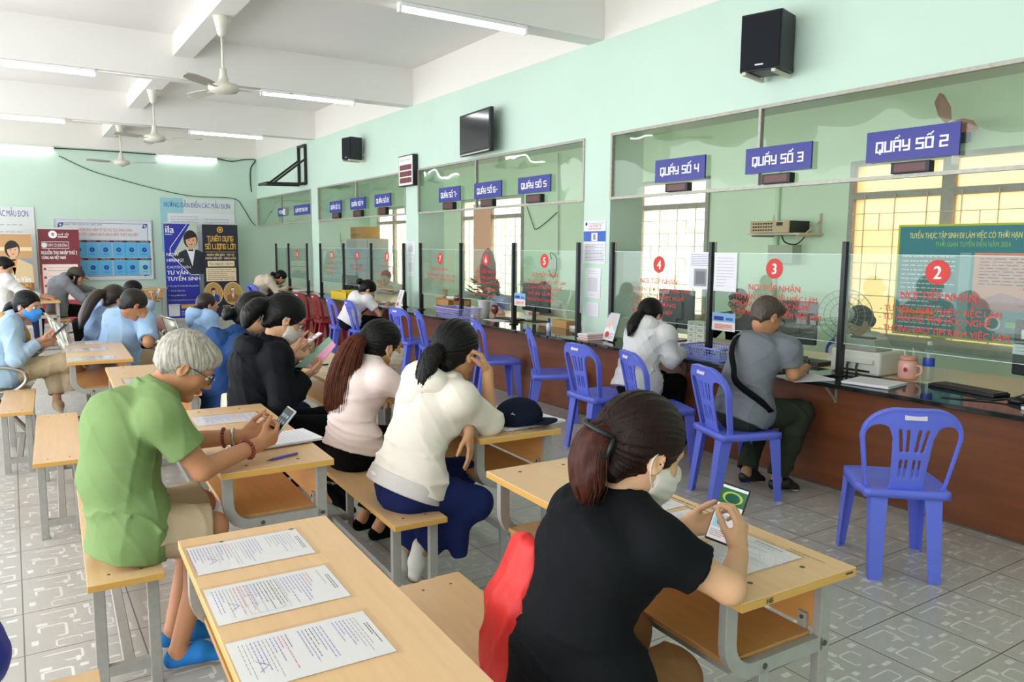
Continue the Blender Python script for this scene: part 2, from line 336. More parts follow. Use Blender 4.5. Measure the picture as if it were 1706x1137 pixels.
def blob_mesh(prims, h, disp=None, pad=.02):
    us = [q for q in prims if q.op == 'u']
    lo = np.min([q.lo for q in us], 0)-pad; hi = np.max([q.hi for q in us], 0)+pad
    n = np.ceil((hi-lo)/h).astype(int)+1
    F = np.full(n, .5, np.float32); ax = [(lo[i]+h*np.arange(n[i])).astype(np.float32) for i in range(3)]
    for q in prims:
        if q.lo is None or not np.all(np.isfinite(q.lo)): i0 = np.zeros(3, int); i1 = n
        else:
            m = q.k+2*h+.008
            i0 = np.clip(np.floor((q.lo-m-lo)/h).astype(int), 0, n); i1 = np.clip(np.ceil((q.hi+m-lo)/h).astype(int)+1, 0, n)
        if np.any(i1 <= i0): continue
        sl = tuple(slice(i0[i], i1[i]) for i in range(3))
        d = q.fn(ax[0][sl[0]][:, None, None], ax[1][sl[1]][None, :, None], ax[2][sl[2]][None, None, :]).astype(np.float32)
        f = F[sl]; k = q.k
        if q.op == 'u': F[sl] = np.minimum(f, d)-np.maximum(k-np.abs(f-d), 0)**2/(4*k)
        else:
            if q.op == 's': d = -d
            F[sl] = np.maximum(f, d)+np.maximum(k-np.abs(f-d), 0)**2/(4*k)
    if disp is not None:
        ii = np.nonzero(np.abs(F) < .03); F[ii] += disp(ax[0][ii[0]], ax[1][ii[1]], ax[2][ii[2]]).astype(np.float32)
    for a in range(3):
        s0 = [slice(None)]*3; s0[a] = 0; s1 = [slice(None)]*3; s1[a] = -1; F[tuple(s0)] = np.maximum(F[tuple(s0)], .01); F[tuple(s1)] = np.maximum(F[tuple(s1)], .01)
    s = F < 0; c = np.zeros(n-1, np.uint8)
    offs = [(i, j, k) for i in (0, 1) for j in (0, 1) for k in (0, 1)]
    for o in offs: c += s[o[0]:n[0]-1+o[0], o[1]:n[1]-1+o[1], o[2]:n[2]-1+o[2]]
    I = np.nonzero((c > 0) & (c < 8)); N = len(I[0]); vid = np.full(n-1, -1, np.int32); vid[I] = np.arange(N)
    val = {o: F[I[0]+o[0], I[1]+o[1], I[2]+o[2]] for o in offs}
    P = np.zeros((N, 3)); cnt = np.zeros(N)
    for o in offs:
        for a in range(3):
            if o[a] == 0:
                p = list(o); p[a] = 1; fa = val[o]; fb = val[tuple(p)]; m = (fa < 0) != (fb < 0); t = np.where(m, fa/np.where(m, fa-fb, 1), 0)
                for b in range(3): P[:, b] += np.where(m, (o[b] if b != a else t), 0)
                cnt += m
    P = lo+h*(np.stack(I, 1)+P/cnt[:, None])
    Q = []
    for a in range(3):
        b, e = (a+1) % 3, (a+2) % 3
        s0 = [slice(1, -1)]*3; s1 = [slice(1, -1)]*3; s0[a] = slice(0, -1); s1[a] = slice(1, None)
        x = s[tuple(s0)]; y = s[tuple(s1)]; E = np.nonzero(x != y); fl = x[E]
        base = [E[0], E[1], E[2]]; base[b] = base[b]+1; base[e] = base[e]+1
        def ids(db, de):
            q = list(base); q[b] = q[b]-db; q[e] = q[e]-de; return vid[tuple(q)]
        f = np.stack([ids(1, 1), ids(0, 1), ids(0, 0), ids(1, 0)], 1)
        f[~fl] = f[~fl][:, ::-1]; Q.append(f)
    return P, np.concatenate(Q)
def blob(name, prims, h, m, parent=None, disp=None, mi=None):
    P, Q = blob_mesh(prims, h, disp)
    idx = None
    if mi is not None: idx = mi(P[Q].mean(1))
    return meshobj(name, P, Q, m, parent, True, idx)
# ================================================================== the setting
XW, XT, XB, YE, ZS, ZC = 4.85, 5.26, 7.6, 18.25, 3.58, 4.07
M_green = mat('mint_wall_paint', '#c9e1d2', .55, var=.025, vscale=1.3, bump=.04, bscale=30)
M_white = mat('ceiling_white', '#eae7e3', .7, var=.015, vscale=.8)
M_band = mat('wall_white', '#eeeae3', .7)
def floor_material():
    m = bpy.data.materials.new('patterned_floor_tiles'); m.use_nodes = True; nt = m.node_tree; p = nt.nodes['Principled BSDF']
    tc = nt.nodes.new('ShaderNodeTexCoord'); mp = nt.nodes.new('ShaderNodeMapping'); mp.vector_type = 'POINT'
    T = .4145
    mp.inputs['Scale'].default_value = (1/T, 1/T, 1); mp.inputs['Location'].default_value = (.11, .655, 0)
    nt.links.new(tc.outputs['Object'], mp.inputs[0])
    fr = nt.nodes.new('ShaderNodeVectorMath'); fr.operation = 'FRACTION'; nt.links.new(mp.outputs[0], fr.inputs[0])
    sp = nt.nodes.new('ShaderNodeSeparateXYZ'); nt.links.new(fr.outputs[0], sp.inputs[0])
    def M(op, a, b=None, c=None):
        n = nt.nodes.new('ShaderNodeMath'); n.operation = op
        for i, v in enumerate((a, b, c)):
            if v is None: continue
            if isinstance(v, (int, float)): n.inputs[i].default_value = v
            else: nt.links.new(v, n.inputs[i])
        return n.outputs[0]
    x, y = sp.outputs[0], sp.outputs[1]
    acc = None
    # (centre x, y, half size x, y, corner radius, line width; 0 = filled)
    shapes = [(.30, .80, .17, .09, .03, .022), (.70, .72, .10, .10, .04, .020), (.25, .42, .12, .14, .03, .026), (.62, .36, .17, .07, .03, .018), (.80, .14, .13, .08, .03, .022),
              (.38, .12, .11, .07, .03, .016), (.16, .62, .05, .03, .01, 0), (.47, .55, .035, .028, .008, 0), (.88, .50, .06, .022, .01, 0), (.58, .88, .028, .05, .008, 0), (.09, .22, .03, .05, .008, 0), (.56, .20, .05, .018, .008, 0), (.90, .88, .05, .03, .01, 0), (.43, .70, .02, .05, .006, 0), (.72, .55, .05, .016, .006, 0)]
    for cx, cy, hx, hy, r, w in shapes:
        dx = M('MAXIMUM', M('SUBTRACT', M('ABSOLUTE', M('SUBTRACT', x, cx)), hx-r), 0); dy = M('MAXIMUM', M('SUBTRACT', M('ABSOLUTE', M('SUBTRACT', y, cy)), hy-r), 0)
        d = M('SUBTRACT', M('SQRT', M('ADD', M('MULTIPLY', dx, dx), M('MULTIPLY', dy, dy))), r)
        k = M('LESS_THAN', M('ABSOLUTE', d), w/2) if w else M('LESS_THAN', d, 0)
        if w: k = M('MULTIPLY', k, M('GREATER_THAN', M('ADD', M('MULTIPLY', M('SUBTRACT', x, cx), 1.0 if hx > .11 else -.6), M('SUBTRACT', y, cy)), -hy*.72))
        acc = k if acc is None else M('MAXIMUM', acc, k)
    gx = M('LESS_THAN', M('ABSOLUTE', M('SUBTRACT', M('FRACT', M('ADD', x, .5)), .5)), .0065); gy = M('LESS_THAN', M('ABSOLUTE', M('SUBTRACT', M('FRACT', M('ADD', y, .5)), .5)), .0065)
    joint = M('MAXIMUM', gx, gy)
    nz = nt.nodes.new('ShaderNodeTexNoise'); nz.inputs['Scale'].default_value = 1.6; nz.inputs['Detail'].default_value = 6; nt.links.new(tc.outputs['Object'], nz.inputs[0])
    base = nt.nodes.new('ShaderNodeMix'); base.data_type = 'RGBA'; base.inputs[6].default_value = rgb('#aeaaa3'); base.inputs[7].default_value = rgb('#c0bcb5'); nt.links.new(nz.outputs[0], base.inputs[0])
    m1 = nt.nodes.new('ShaderNodeMix'); m1.data_type = 'RGBA'; m1.inputs[7].default_value = rgb('#e6e4de'); nt.links.new(M('MULTIPLY', acc, .85), m1.inputs[0]); nt.links.new(base.outputs[2], m1.inputs[6])
    m2 = nt.nodes.new('ShaderNodeMix'); m2.data_type = 'RGBA'; m2.inputs[7].default_value = rgb('#6e655c'); nt.links.new(joint, m2.inputs[0]); nt.links.new(m1.outputs[2], m2.inputs[6])
    nt.links.new(m2.outputs[2], p.inputs['Base Color'])
    nt.links.new(M('SUBTRACT', .30, M('MULTIPLY', acc, .12)), p.inputs['Roughness']); p.inputs['Specular IOR Level'].default_value = .5
    return m
struct('floor', MB().box(-4, XB+6, -4, YE, -.12, 0), floor_material())
BEAMS = (1.75, 5.90, 10.05, 14.17)
BAYS = ((1.62, 5.76), (6.16, 9.91), (10.31, 14.08), (14.47, YE))
struct('ceiling', MB().box(-4, XB+.3, -4, YE+.3, ZC, ZC+.15), M_white)
for i, y in enumerate(BEAMS): struct('trim_%d' % (i+1), MB().box(-4, XW, y, y+.24, ZS, ZC), M_white)
b = MB(); ys = [-4]+[v for y in BEAMS for v in (y, y+.24)]+[YE]
for y0, y1 in zip(ys[::2], ys[1::2]): b.box(1.75, 1.97, y0, y1, 3.83, ZC)
struct('trim_5', b, M_white)
struct('unseen_wall_front', MB().box(-4, XB+.3, -3.75, -3.5, 0, ZC), M_green)  # unseen wall behind the camera, added to block flat fill light
struct('wall_back', MB().box(-4, XB+.3, YE, YE+.25, 0, ZC), M_green)
b = MB()
b.box(XW, XT, -4, YE, 2.70, ZS)                                   # lintel over the counter openings
for y0, y1 in ((1.22, 1.62), (5.76, 6.16), (9.91, 10.31), (14.08, 14.47)): b.box(XW, XT, y0, y1, 0, 2.70)
b.box(XW, XT, -4, 1.22, 0, 2.70)
struct('wall_right', b, M_green)
struct('trim_6', MB().box(XW+.001, XT, -4, YE, ZS, ZC), M_band)
# white back-wall band under the ceiling
struct('trim_7', MB().box(-4, XW, YE-.012, YE, ZS, ZC), M_band)

# staff room behind the counter, its windows
M_frame = mat('grey_window_frame', '#a9a79d', .5, var=.08, vscale=20)
M_sill = mat('window_sill_grey', '#8f9488', .7, var=.1, vscale=6)
WIN = [(2.35, 5.06, 4.02), (7.05, 8.36, None), (11.35, 13.55, None), (15.8, 17.75, None)]
Z0, Z1, ZT = .70, 2.55, 2.19
b = MB(); prev = -4
for y0, y1, _ in WIN:
    b.box(XB, XB+.25, prev, y0, 0, ZC); b.box(XB, XB+.25, y0, y1, 0, Z0); b.box(XB, XB+.25, y0, y1, Z1, ZC); prev = y1
b.box(XB, XB+.25, prev, YE, 0, ZC)
M_green2 = mat('staff_room_mint', '#dcf2d6', .6, var=.04, vscale=1.1)
struct('wall_outer', b, M_green2)
M_frost = bpy.data.materials.new('frosted_window_glass'); M_frost.use_nodes = True
nt = M_frost.node_tree; nt.nodes.clear(); o_ = nt.nodes.new('ShaderNodeOutputMaterial'); t_ = nt.nodes.new('ShaderNodeBsdfTranslucent'); t_.inputs[0].default_value = rgb('#fffaf0')
t2 = nt.nodes.new('ShaderNodeBsdfTransparent'); t2.inputs[0].default_value = rgb('#fffaf0'); mx_ = nt.nodes.new('ShaderNodeMixShader'); mx_.inputs[0].default_value = .45
nt.links.new(t_.outputs[0], mx_.inputs[1]); nt.links.new(t2.outputs[0], mx_.inputs[2]); nt.links.new(mx_.outputs[0], o_.inputs[0])
M_frost_tan = M_frost.copy(); M_frost_tan.name = 'tan_window_glass'
for q_ in M_frost_tan.node_tree.nodes:
    if q_.type in ('BSDF_TRANSLUCENT', 'BSDF_TRANSPARENT'): q_.inputs[0].default_value = rgb('#eedbbd')
for n, (y0, y1, mid) in enumerate(WIN):
    f = MB(); w = .055
    f.box(XB-.03, XB+.06, y0, y0+w, Z0, Z1); f.box(XB-.03, XB+.06, y1-w, y1, Z0, Z1); f.box(XB-.03, XB+.06, y0+w, y1-w, Z1-w, Z1); f.box(XB-.03, XB+.06, y0+w, y1-w, Z0, Z0+w)
    f.box(XB-.026, XB+.056, y0+w, y1-w, ZT-.04, ZT+.03)
    mids = [mid] if mid else ([] if y1-y0 < 1.5 else [(y0+y1)/2])
    for q in mids: f.box(XB-.03, XB+.06, q-.06, q+.06, Z0+w, Z1-w)
    wf = f.build('window_%d' % (n+1), M_frame); tag(wf, kind='structure')
    MB().box(XB-.08, XB+.02, y0-.05, y1+.05, Z0-.05, Z0).build('window_sill', M_sill, wf)
    g = MB(); g.box(XB+.02, XB+.028, y0+w, y1-w, Z0+w, Z1-w); g.build('window_pane', M_frost if n else M_frost_tan, wf)
    bars = MB(); z = Z0+.12; k = 0
    for z in np.arange(Z0+.1, ZT-.05, .17): bars.box(XB-.045, XB-.033, y0+w, y1-w, z, z+.008)
    for y in np.arange(y0+.2, y1-.1, .33): bars.box(XB-.047, XB-.035, y, y+.008, Z0+w, ZT)
    for i, z in enumerate(np.arange(Z0+.1, ZT-.2, .17)):
        for j, y in enumerate(np.arange(y0+.2, y1-.3, .33)):
            if (i+j) % 3 == 0: bars.box(XB-.045, XB-.035, y+.16, y+.167, z, z+.17)
    bars.build('window_grille', mat('cream_steel_bars', '#d8cba8', .5), wf)
# the neighbouring facade outside, in daylight
struct('wall_neighbour', MB().box(XB+4.2, XB+4.4, -6, YE+4, 0, 2.0), mat('cream_facade', '#f6e6c6', .8, var=.06, vscale=1.2))

# ------------------------------------------------------------------ transom glazing, one per bay
M_alu = mat('aged_aluminium', '#aca99f', .45, metal=.3, var=.12, vscale=30)
M_transom = glass('transom_glass', '#f4fbf4', 1.0, wavy=.16)
for n, (y0, y1) in enumerate(BAYS):
    f = MB(); xs = (XW-.012, XW+.028)
    f.box(*xs, y0, y1, 2.08, 2.105); f.box(*xs, y0, y1, 2.675, 2.70); f.box(*xs, y0, y0+.025, 2.105, 2.675); f.box(*xs, y1-.025, y1, 2.105, 2.675)
    ym = {0: 4.02, 1: 8.3, 2: 12.2, 3: 16.4}[n]; f.box(*xs, ym-.012, ym+.012, 2.105, 2.675)
    tw = f.build('window_%d' % (n+5), M_alu); tag(tw, kind='structure')
    MB().box(XW+.004, XW+.010, y0+.02, y1-.02, 2.10, 2.68).build('window_pane', M_transom, tw)
# ================================================================== lamps, fans, cables, things on the walls
M_tube = mat('fluorescent_tube', (1, .98, 1.0, 1), emit=14.0)
M_lamp = mat('lamp_white', '#efefef', .4)
def lamp_proto():
    t = thing('tube_light', 'x', 'light', (0, 0, 0), 0, 'fluorescent tubes on the ceiling beams')
    MB().box(-.61, .61, -.03, .03, 0, .035).build('lamp_housing', M_lamp, t, bevel=.004)
    MB().cyl((-.585, 0, -.022), (.585, 0, -.022), .017, n=14).build('lamp_tube', M_tube, t, True)
    for s in (-1, 1): MB().box(s*.61-.012, s*.61+.012, -.024, .024, -.045, .03).build('lamp_socket', M_lamp, t, bevel=.003)
    return t
lp = lamp_proto(); first = True
for x, y, lab in ((3.36, 5.93, 'white fluorescent tube nearest the camera, on the front beam'), (3.38, 10.08, 'white fluorescent tube on the beam just right of the near ceiling fan'), (.32, 10.08, 'white fluorescent tube at the left edge on the beam of the near fan'),
                  (3.29, 14.2, 'white fluorescent tube on the third beam, right of the second fan'), (.24, 14.2, 'white fluorescent tube at the left edge on the third beam'), (3.37, 18.20, 'bright fluorescent tube on top of the back green wall, above the posters'), (.25, 18.20, 'bright fluorescent tube at the left edge on top of the back green wall'), (6.2, 4.0, None), (6.2, 8.2, None), (6.2, 12.2, None), (6.2, 16.2, None), (6.2, 2.0, None), (6.2, 6.1, None), (6.2, 10.2, None), (6.2, 14.2, None)):
    o = lp if first else copy_tree(lp); first = False
    if lab is None:
        put(o, (x, y, ZC-.04), PI/2, 'added unseen fluorescent tube brightening the staff room', 'added fill tubes in the staff room')  # extra lamps out of view, added to brighten the staff room
    else: put(o, (x, y, ZS-.037 if y < 18 else 3.53), 0, lab)
M_fan = mat('fan_cream', '#dedacd', .45); M_fanblade = mat('fan_blade_grey', '#bdb9ac', .55)
def fan_proto():
    t = thing('ceiling_fan', 'x', 'ceiling fan', (0, 0, 0), 0, 'three-blade ceiling fans')
    MB().lathe([(.0, 0), (.075, 0), (.075, -.01), (.04, -.17), (.02, -.19), (0, -.19)], n=20).build('canopy', M_fan, t, True)
    MB().cyl((0, 0, -.18), (0, 0, -.52), .012, n=10).build('down_rod', M_fan, t, True)
    MB().lathe([(0, -.48), (.03, -.49), (.035, -.55), (.055, -.62), (.13, -.64), (.145, -.665), (.145, -.69), (.12, -.715), (.05, -.73), (0, -.732)], n=28).build('motor', M_fan, t, True)
    for k in range(3):
        a = 2*PI*k/3; b = MB(); n = 9; top = []; bot = []
        for i in range(n):
            s = i/(n-1); r = .24+.42*s; w = .05+.02*math.sin(PI*min(1, s*1.05))+(-.03 if i == n-1 else 0)
            top.append((r, w, -.685+.012)); bot.append((r, -w, -.685-.012))
        pts = top+bot[::-1]
        b.poly(pts, (0, 0, .006)); b.box(.10, .27, -.018, .018, -.69, -.683)
        c, s_ = math.cos(a), math.sin(a); b.V = [(x*c-y*s_, x*s_+y*c, z) for x, y, z in b.V]
        b.build('fan_blade', M_fanblade, t)
    return t
fp = fan_proto()
for i, (q, rz, lab) in enumerate((((364, 27), math.radians(-12), 'nearest white ceiling fan, its three blades clearly seen'), ((251, 150), math.radians(-28), 'second white ceiling fan, between the two beams'), ((194, 209), math.radians(-35), 'farthest white ceiling fan, in front of the back wall'))):
    p = at(q[0], q[1], Z=3.828); put(fp if i == 0 else copy_tree(fp), (1.86, p[1], 3.83), rz, lab)
M_cable = mat('black_cable', '#2c2f2c', .5); M_conduit = mat('white_conduit', '#d8d5cf', .5)
def cable(name, pts, r, m, label, cat='cable'): return tag(MB().tube(pts, r, 6).build(name, m, None, True), label, cat)
def spline(P, n=6):
    P = [np.array(p, float) for p in P]; P = [2*P[0]-P[1]]+P+[2*P[-1]-P[-2]]; out = []
    for i in range(1, len(P)-2):
        for j in range(n):
            t = j/n; a, b, c, d = P[i-1:i+3]; out.append(.5*((2*b)+(c-a)*t+(2*a-5*b+4*c-d)*t*t+(3*b-a-3*c+d)*t**3))
    out.append(P[-2]); return out
for y, lab in ((10.08, 'white cable conduit along the beam of the near fan'), (14.2, 'white cable conduit along the third beam')):
    cable('conduit', [(.95, y-.02, 3.565), (2.76, y-.02, 3.565)], .010, M_conduit, lab, 'conduit')
cable('wall_cable', spline([at(x, y, Y=YE-.02) for x, y in ((89, 247), (130, 249), (180, 252), (262, 258))]), .012, M_cable, 'black cable along the top of the back wall left of the last fan')
cable('wall_cable', spline([at(x, y, Y=YE-.02) for x, y in ((361, 264), (385, 269), (408, 266), (425, 267), (418, 280), (417, 300), (419, 320))]), .012, M_cable, 'black cable looping down in the corner of the back wall')
cable('wall_cable', spline([at(x, y, Y=YE-.02) for x, y in ((98, 260), (150, 284), (200, 299), (260, 315), (320, 327), (388, 331), (404, 345), (418, 368), (426, 376))]), .008, M_cable, 'thin sagging black cable across the green back wall')

M_black = mat('black_plastic', '#15171b', .45); M_dark = mat('speaker_cloth', '#10131c', .9)
M_bracket = mat('cream_bracket', '#d9d2bd', .5)
def speaker(loc, s, rz, label):
    t = thing('wall_speaker', label, 'loudspeaker', loc, rz)
    w, d, h = .30*s, .24*s, .40*s                                   # front towards -x
    MB().box(-d/2, d/2, -w/2, w/2, 0, h).build('cabinet', M_black, t, bevel=.006)
    g = MB().box(-d/2-.012, -d/2-.001, -w/2+.006, w/2-.006, .012, h-.012).build('grille', M_dark, t, bevel=.006)
    MB().box(-d/2-.014, -d/2-.0125, -.03*s, .03*s, .035*s, .045*s).build('name_plate', mat('silver', '#c8c8cc', .3, metal=.8), g)
    for sgn in (-1, 1):
        m = MB(); y = sgn*w*.36; x1 = d/2+.07
        m.bar((-d/2-.02, y, -.012), (x1, y, -.012), .03, .022); m.bar((x1, y, -.02), (x1, y, .17*s), .03, .015, up=(0, 1, 0)); m.bar((-.02, y+sgn*.16*s*0, -.01), (x1, y, .12*s), .014, .012)
        m.build('bracket_arm', M_bracket, t, bevel=.003)
    return t
speaker((4.66, 3.83, 2.88), 1.0, math.radians(16), 'black loudspeaker on a cream bracket high above counters two and three')
speaker((4.66, 11.87, 2.985), .86, math.radians(10), 'black loudspeaker high on the wall left of the queue display')
# television
t = thing('television', 'flat black television mounted high above counters six and seven', 'television', (4.74, 8.07, 2.72), math.radians(-4))
MB().box(-.05, .0, -.41, .41, 0, .49).build('tv_frame', M_black, t, bevel=.008)
MB().box(-.0535, -.0505, -.385, .385, .04, .465).build('screen', mat('dark_screen', '#23262e', .12, spec=.8), t)
MB().box(-.056, -.0505, -.39, .39, .005, .02).build('chrome_strip', mat('silver', '#c8c8cc', .3, metal=.8), t)
MB().box(.0, .105, -.15, .15, .1, .35).build('wall_mount', M_black, t)
# empty black steel television bracket
t = thing('steel_bracket', 'empty black steel bracket jutting from the wall near the corner', 'bracket', (4.84, 14.88, 2.80))
m = MB(); bw = .045
for y in (-.2, .2): m.bar((-.02, y, 0), (-.02, y, .74), bw, bw, up=(0, 1, 0))
m.bar((-.02, -.22, .72), (-.02, .22, .72), bw, bw); m.bar((-.02, -.22, .02), (-.02, .22, .02), bw, bw)
m.build('upright_frame', M_black, t)
for y in (-.2, .2):
    MB().bar((-.02, y, 0), (-.78, y, -.02), bw, bw).build('support_arm', M_black, t)
    MB().bar((-.03, y, .46), (-.62, y, .0), bw*.8, bw*.8).build('brace', M_black, t)
MB().bar((-.76, -.3, -.02), (-.76, .3, -.02), bw, bw).build('front_rail', M_black, t)
# queue display
t = thing('queue_display', 'white queue display board with three dark red rows', 'display', (4.79, 10.14, 2.475))
MB().box(-.02, .058, -.24, .24, 0, .43).build('display_case', M_black, t, bevel=.006)
pr = Print((-.0205, .225, 0), (0, -1, 0), (0, 0, 1)); mw = mat('display_white', '#e9e7ea', .4); mr = mat('led_dark_red', '#6d1e2a', .35, var=.1, vscale=80)
pr.rect(0, .015, .45, .415, mw, 1); pr.text('MỜI QUÝ KHÁCH', .225, .35, .042, mat('grey_ink', '#9a9aa2', .6))
for z in (.045, .135, .225): pr.rect(.03, z, .42, z+.072, mr, 2)
pr.build('display_face', t)

# counter signs and their small led displays
M_sign = mat('sign_blue', '#20248c', .35); M_letter = mat('sign_white', '#f4f3f8', .5); M_led = mat('led_red_glass', '#581318', .3, var=.15, vscale=200)
SG = [('QUÂY SỐ 2', 1445, 222, 1601, 206, 1444, 272, 'blue sign reading counter number 2, at the far right'), ('QUÂY SỐ 3', 1243, 249, 1353, 234.5, 1242, 291, 'blue sign reading counter number 3'), ('QUÂY SỐ 4', 1092, 268, 1175, 258, 1091, 305, 'blue sign reading counter number 4'),
      ('QUÂY SỐ 5', 863, 297, 917, 290.5, 863, 324, 'blue sign reading counter number 5'), ('QUÂY SỐ 6-', 790, 306, 835, 300.5, 790, 332, 'blue sign reading counter number 6'), ('QUÂY SỐ 7-', 731, 314, 766, 310, 730, 338, 'blue sign reading counter number 7'),
      ('QUÂY SỐ 8', 624, 325, 650.5, 322, 624, 345.5, 'blue sign reading counter number 8'), ('QUÂY SỐ 9', 583, 331, 607.5, 327.5, 583, 350, 'blue sign reading counter number 9'), ('QUÂY SỐ 10', 549, 336.5, 568.5, 333, 549, 355, 'blue sign reading counter number 10'),
      ('QUẦN MỞ THẺ ATM', 489.5, 343, 515, 340, 490, 359, 'blue sign for bank cards, in the farthest bay'), ('TỔNG', 463, 347.5, 474, 345.5, 463, 361, 'small blue sign partly covered by paper, nearest the corner')]
LD = [(1484, 272, 1549, 266, 298, 2), (1269, 291, 1316, 287, 314, 3), (1108, 307, 1145, 304, 327, 4), (876, 325, 900, 323, 340, 5), (800, 333, 820, 331, 346, 6), (737, 338, 754, 337, 351, 7), (630, 346, 642, 345, 357.5, 8), (588, 351, 601, 350, 361.5, 9), (553, 355, 564, 354, 365, 10)]
for body, x0, y0, x1, y1, xb, yb, lab in SG:
    a = at(x0, y0, X=XW-.03); b_ = at(x1, y1, X=XW-.03); c_ = at(xb, yb, X=XW-.03); w = a[1]-b_[1]; hh = a[2]-c_[2]
    t = thing('counter_sign', lab, 'sign', (XW-.03, a[1], c_[2]), 0, 'blue counter signs')
    p = Print((0, 0, 0), (0, -1, 0), (0, 0, 1)); p.slab(0, 0, w, hh, .014, M_sign); p.build('sign_board', t)
    p = Print((-.0005, 0, 0), (0, -1, 0), (0, 0, 1)); block_text(p, body.replace('Ổ', 'Ô').replace('Ầ', 'Â'), w/2, hh*.47, hh*.36, M_letter, width=w*.78); p.build('lettering', t)
    if lab.endswith('corner'): Print((-.001, 0, 0), (0, -1, 0), (0, 0, 1)).rect(w*.75, .02, w*1.1, hh-.02, mat('old_paper', '#d8d8c8', .8), 3).build('paper_cover', t)
for x0, y0, x1, y1, yb, n in LD:
    a = at(x0, y0, X=XW-.045); b_ = at(x1, y1, X=XW-.045); z = 2.106; w = a[1]-b_[1]; hh = max(.07, min(a[2], 2.22)-z)
    t = thing('number_display', 'small dark red number display under the sign of counter %d' % n, 'display', (XW-.045, a[1], z), 0, 'small red number displays')
    MB().box(0, .06, -w, 0, 0, hh).build('display_case', M_black, t, bevel=.004)
    Print((-.0005, 0, 0), (0, -1, 0), (0, 0, 1)).rect(.1*w, .16*hh, .9*w, .84*hh, M_led, 1).build('display_window', t)

# ------------------------------------------------------------------ back wall boards, posters and roll-up banners
INK = mat('dark_ink', '#3a3d55', .7); INKB = mat('blue_ink', '#2a3f9a', .7); INKR = mat('red_ink', '#c8443f', .7); INKG = mat('pale_ink', '#9d9aa4', .7)
PAPER = mat('paper_white', '#eceaf0', .6); M_vinyl = mat('poster_vinyl', '#dfe3e2', .45)
GOLD = mat('print_gold', '#e8b64a', .5); CREAM = mat('print_cream', '#f2d9b4', .5); SKINP = mat('print_skin', '#dcae8e', .6); HAIRP = mat('print_hair', '#2a201c', .6)
t = thing('notice_board', 'framed white notice board with two rows of light blue pocket folders', 'notice board', (0, 0, 0))
a = at(87, 363, Y=YE-.03); c_ = at(257, 466, Y=YE-.03); w = c_[0]-a[0]; hh = a[2]-c_[2]; t.location = (a[0], YE-.03, c_[2])
fr = MB(); f_ = .035
fr.box(0, w, -.01, .029, 0, f_); fr.box(0, w, -.01, .029, hh-f_, hh); fr.box(0, f_, -.01, .029, f_, hh-f_); fr.box(w-f_, w, -.01, .029, f_, hh-f_); fr.build('board_frame', mat('pale_frame', '#d3d6d8', .4), t, bevel=.004)
p = Print((0, .004, 0), (1, 0, 0), (0, 0, 1)); p.rect(f_, f_, w-f_, hh-f_, mat('board_white', '#dadfe6', .5), 0)
p.fit('THÔNG BÁO NIÊM YẾT BỘ THỦ TỤC HÀNH CHÍNH', w*.24, w*.79, hh*.80, .085, INKR); p.fit('NIÊM YẾT CHÍNH SÁCH BẢO HIỂM THẤT NGHIỆP', w*.20, w*.85, hh*.725, .085, INKR); p.text('TRUNG TÂM DỊCH VỤ VIỆC LÀM', w*.28, hh*.89, .05, INK)
for x0, x1, y0 in ((f_+.06, w-f_-.06, f_+.05), (f_+.06, w-f_-.06, hh-f_-.06)): p.rect(x0, y0, x1, y0+.008, INKB, 1)
for x0 in (f_+.05, w-f_-.055): p.rect(x0, f_+.06, x0+.008, hh-f_-.06, INKB, 1)
for cx in (f_+.1, w-f_-.1):
    for cy in (f_+.09, hh-f_-.1): p.ring(cx, cy, .022, .04, INKB, 2); p.rect(cx-.05, cy-.05, cx-.02, cy-.02, INKB, 2); p.rect(cx+.02, cy+.02, cx+.05, cy+.05, INKB, 2)
p.build('board_face', t)
BLU = mat('folder_blue', '#58b4e8', .5); BLU2 = mat('folder_pale', '#8fd2e4', .5)
for r in range(2):
    for k in range(6):
        fw = .235; x = w*.17+k*(w*.135); z = hh*.355+(0 if r else .0)-(.355*hh-.10 if r else 0)-0.0; z = hh*(.375 if r == 0 else .085)
        f = thing('pocket_folder', '%s pocket folder of the notice board, %s row, place %d from the left' % ('pale blue' if (r and k == 5) else 'light blue', 'upper' if r == 0 else 'lower', k+1), 'folder', (a[0]+x, YE-.0465, c_[2]+z), 0, 'pocket folders on the notice board')
        p = Print((0, 0, 0), (1, 0, 0), (0, 0, 1)); p.slab(.005*(k % 2), 0, fw-.008*(k % 3), hh*.235, .012, BLU2 if (r and k == 5) else BLU); p.ring(fw/2, hh*.125, .012, .048, INKB, 2); p.rect(fw*.3, hh*.045, fw*.7, hh*.052, INKB, 2); p.build('folder_cover', f)
        p = Print((0, .009, hh*.245), (1, 0, 0), (0, 0, 1)); p.rect(-.01, 0, fw+.01, .042, mat('navy_label', '#26304e', .5), 1); p.text('TTHC SỐ %d' % (r*6+k+1), fw/2, .008, .034, PAPER); p.build('name_strip', f)
def poster(px0, py0, px1, py1, label, name='wall_poster', y=YE-.02):
    a = at(px0, py0, Y=y); c = at(px1, py1, Y=y); t = thing(name, label, 'poster', (a[0], y, c[2])); return t, c[0]-a[0], a[2]-c[2]
t, w, hh = poster(266, 329, 393, 420, 'pale poster of sample forms behind the two recruitment banners')
p = Print((0, 0, 0), (1, 0, 0), (0, 0, 1)); p.slab(0, 0, w, hh, .004, M_vinyl); p.rect(0, 0, w*.30, hh, mat('poster_cyan', '#9ccfd8', .5), 1); p.fit('HƯỚNG DẪN ĐIỀN CÁC MẪU ĐƠN', w*.05, w*.94, hh*.83, .15, mat('poster_blue', '#3f74b8', .5), 3, bold=.01)
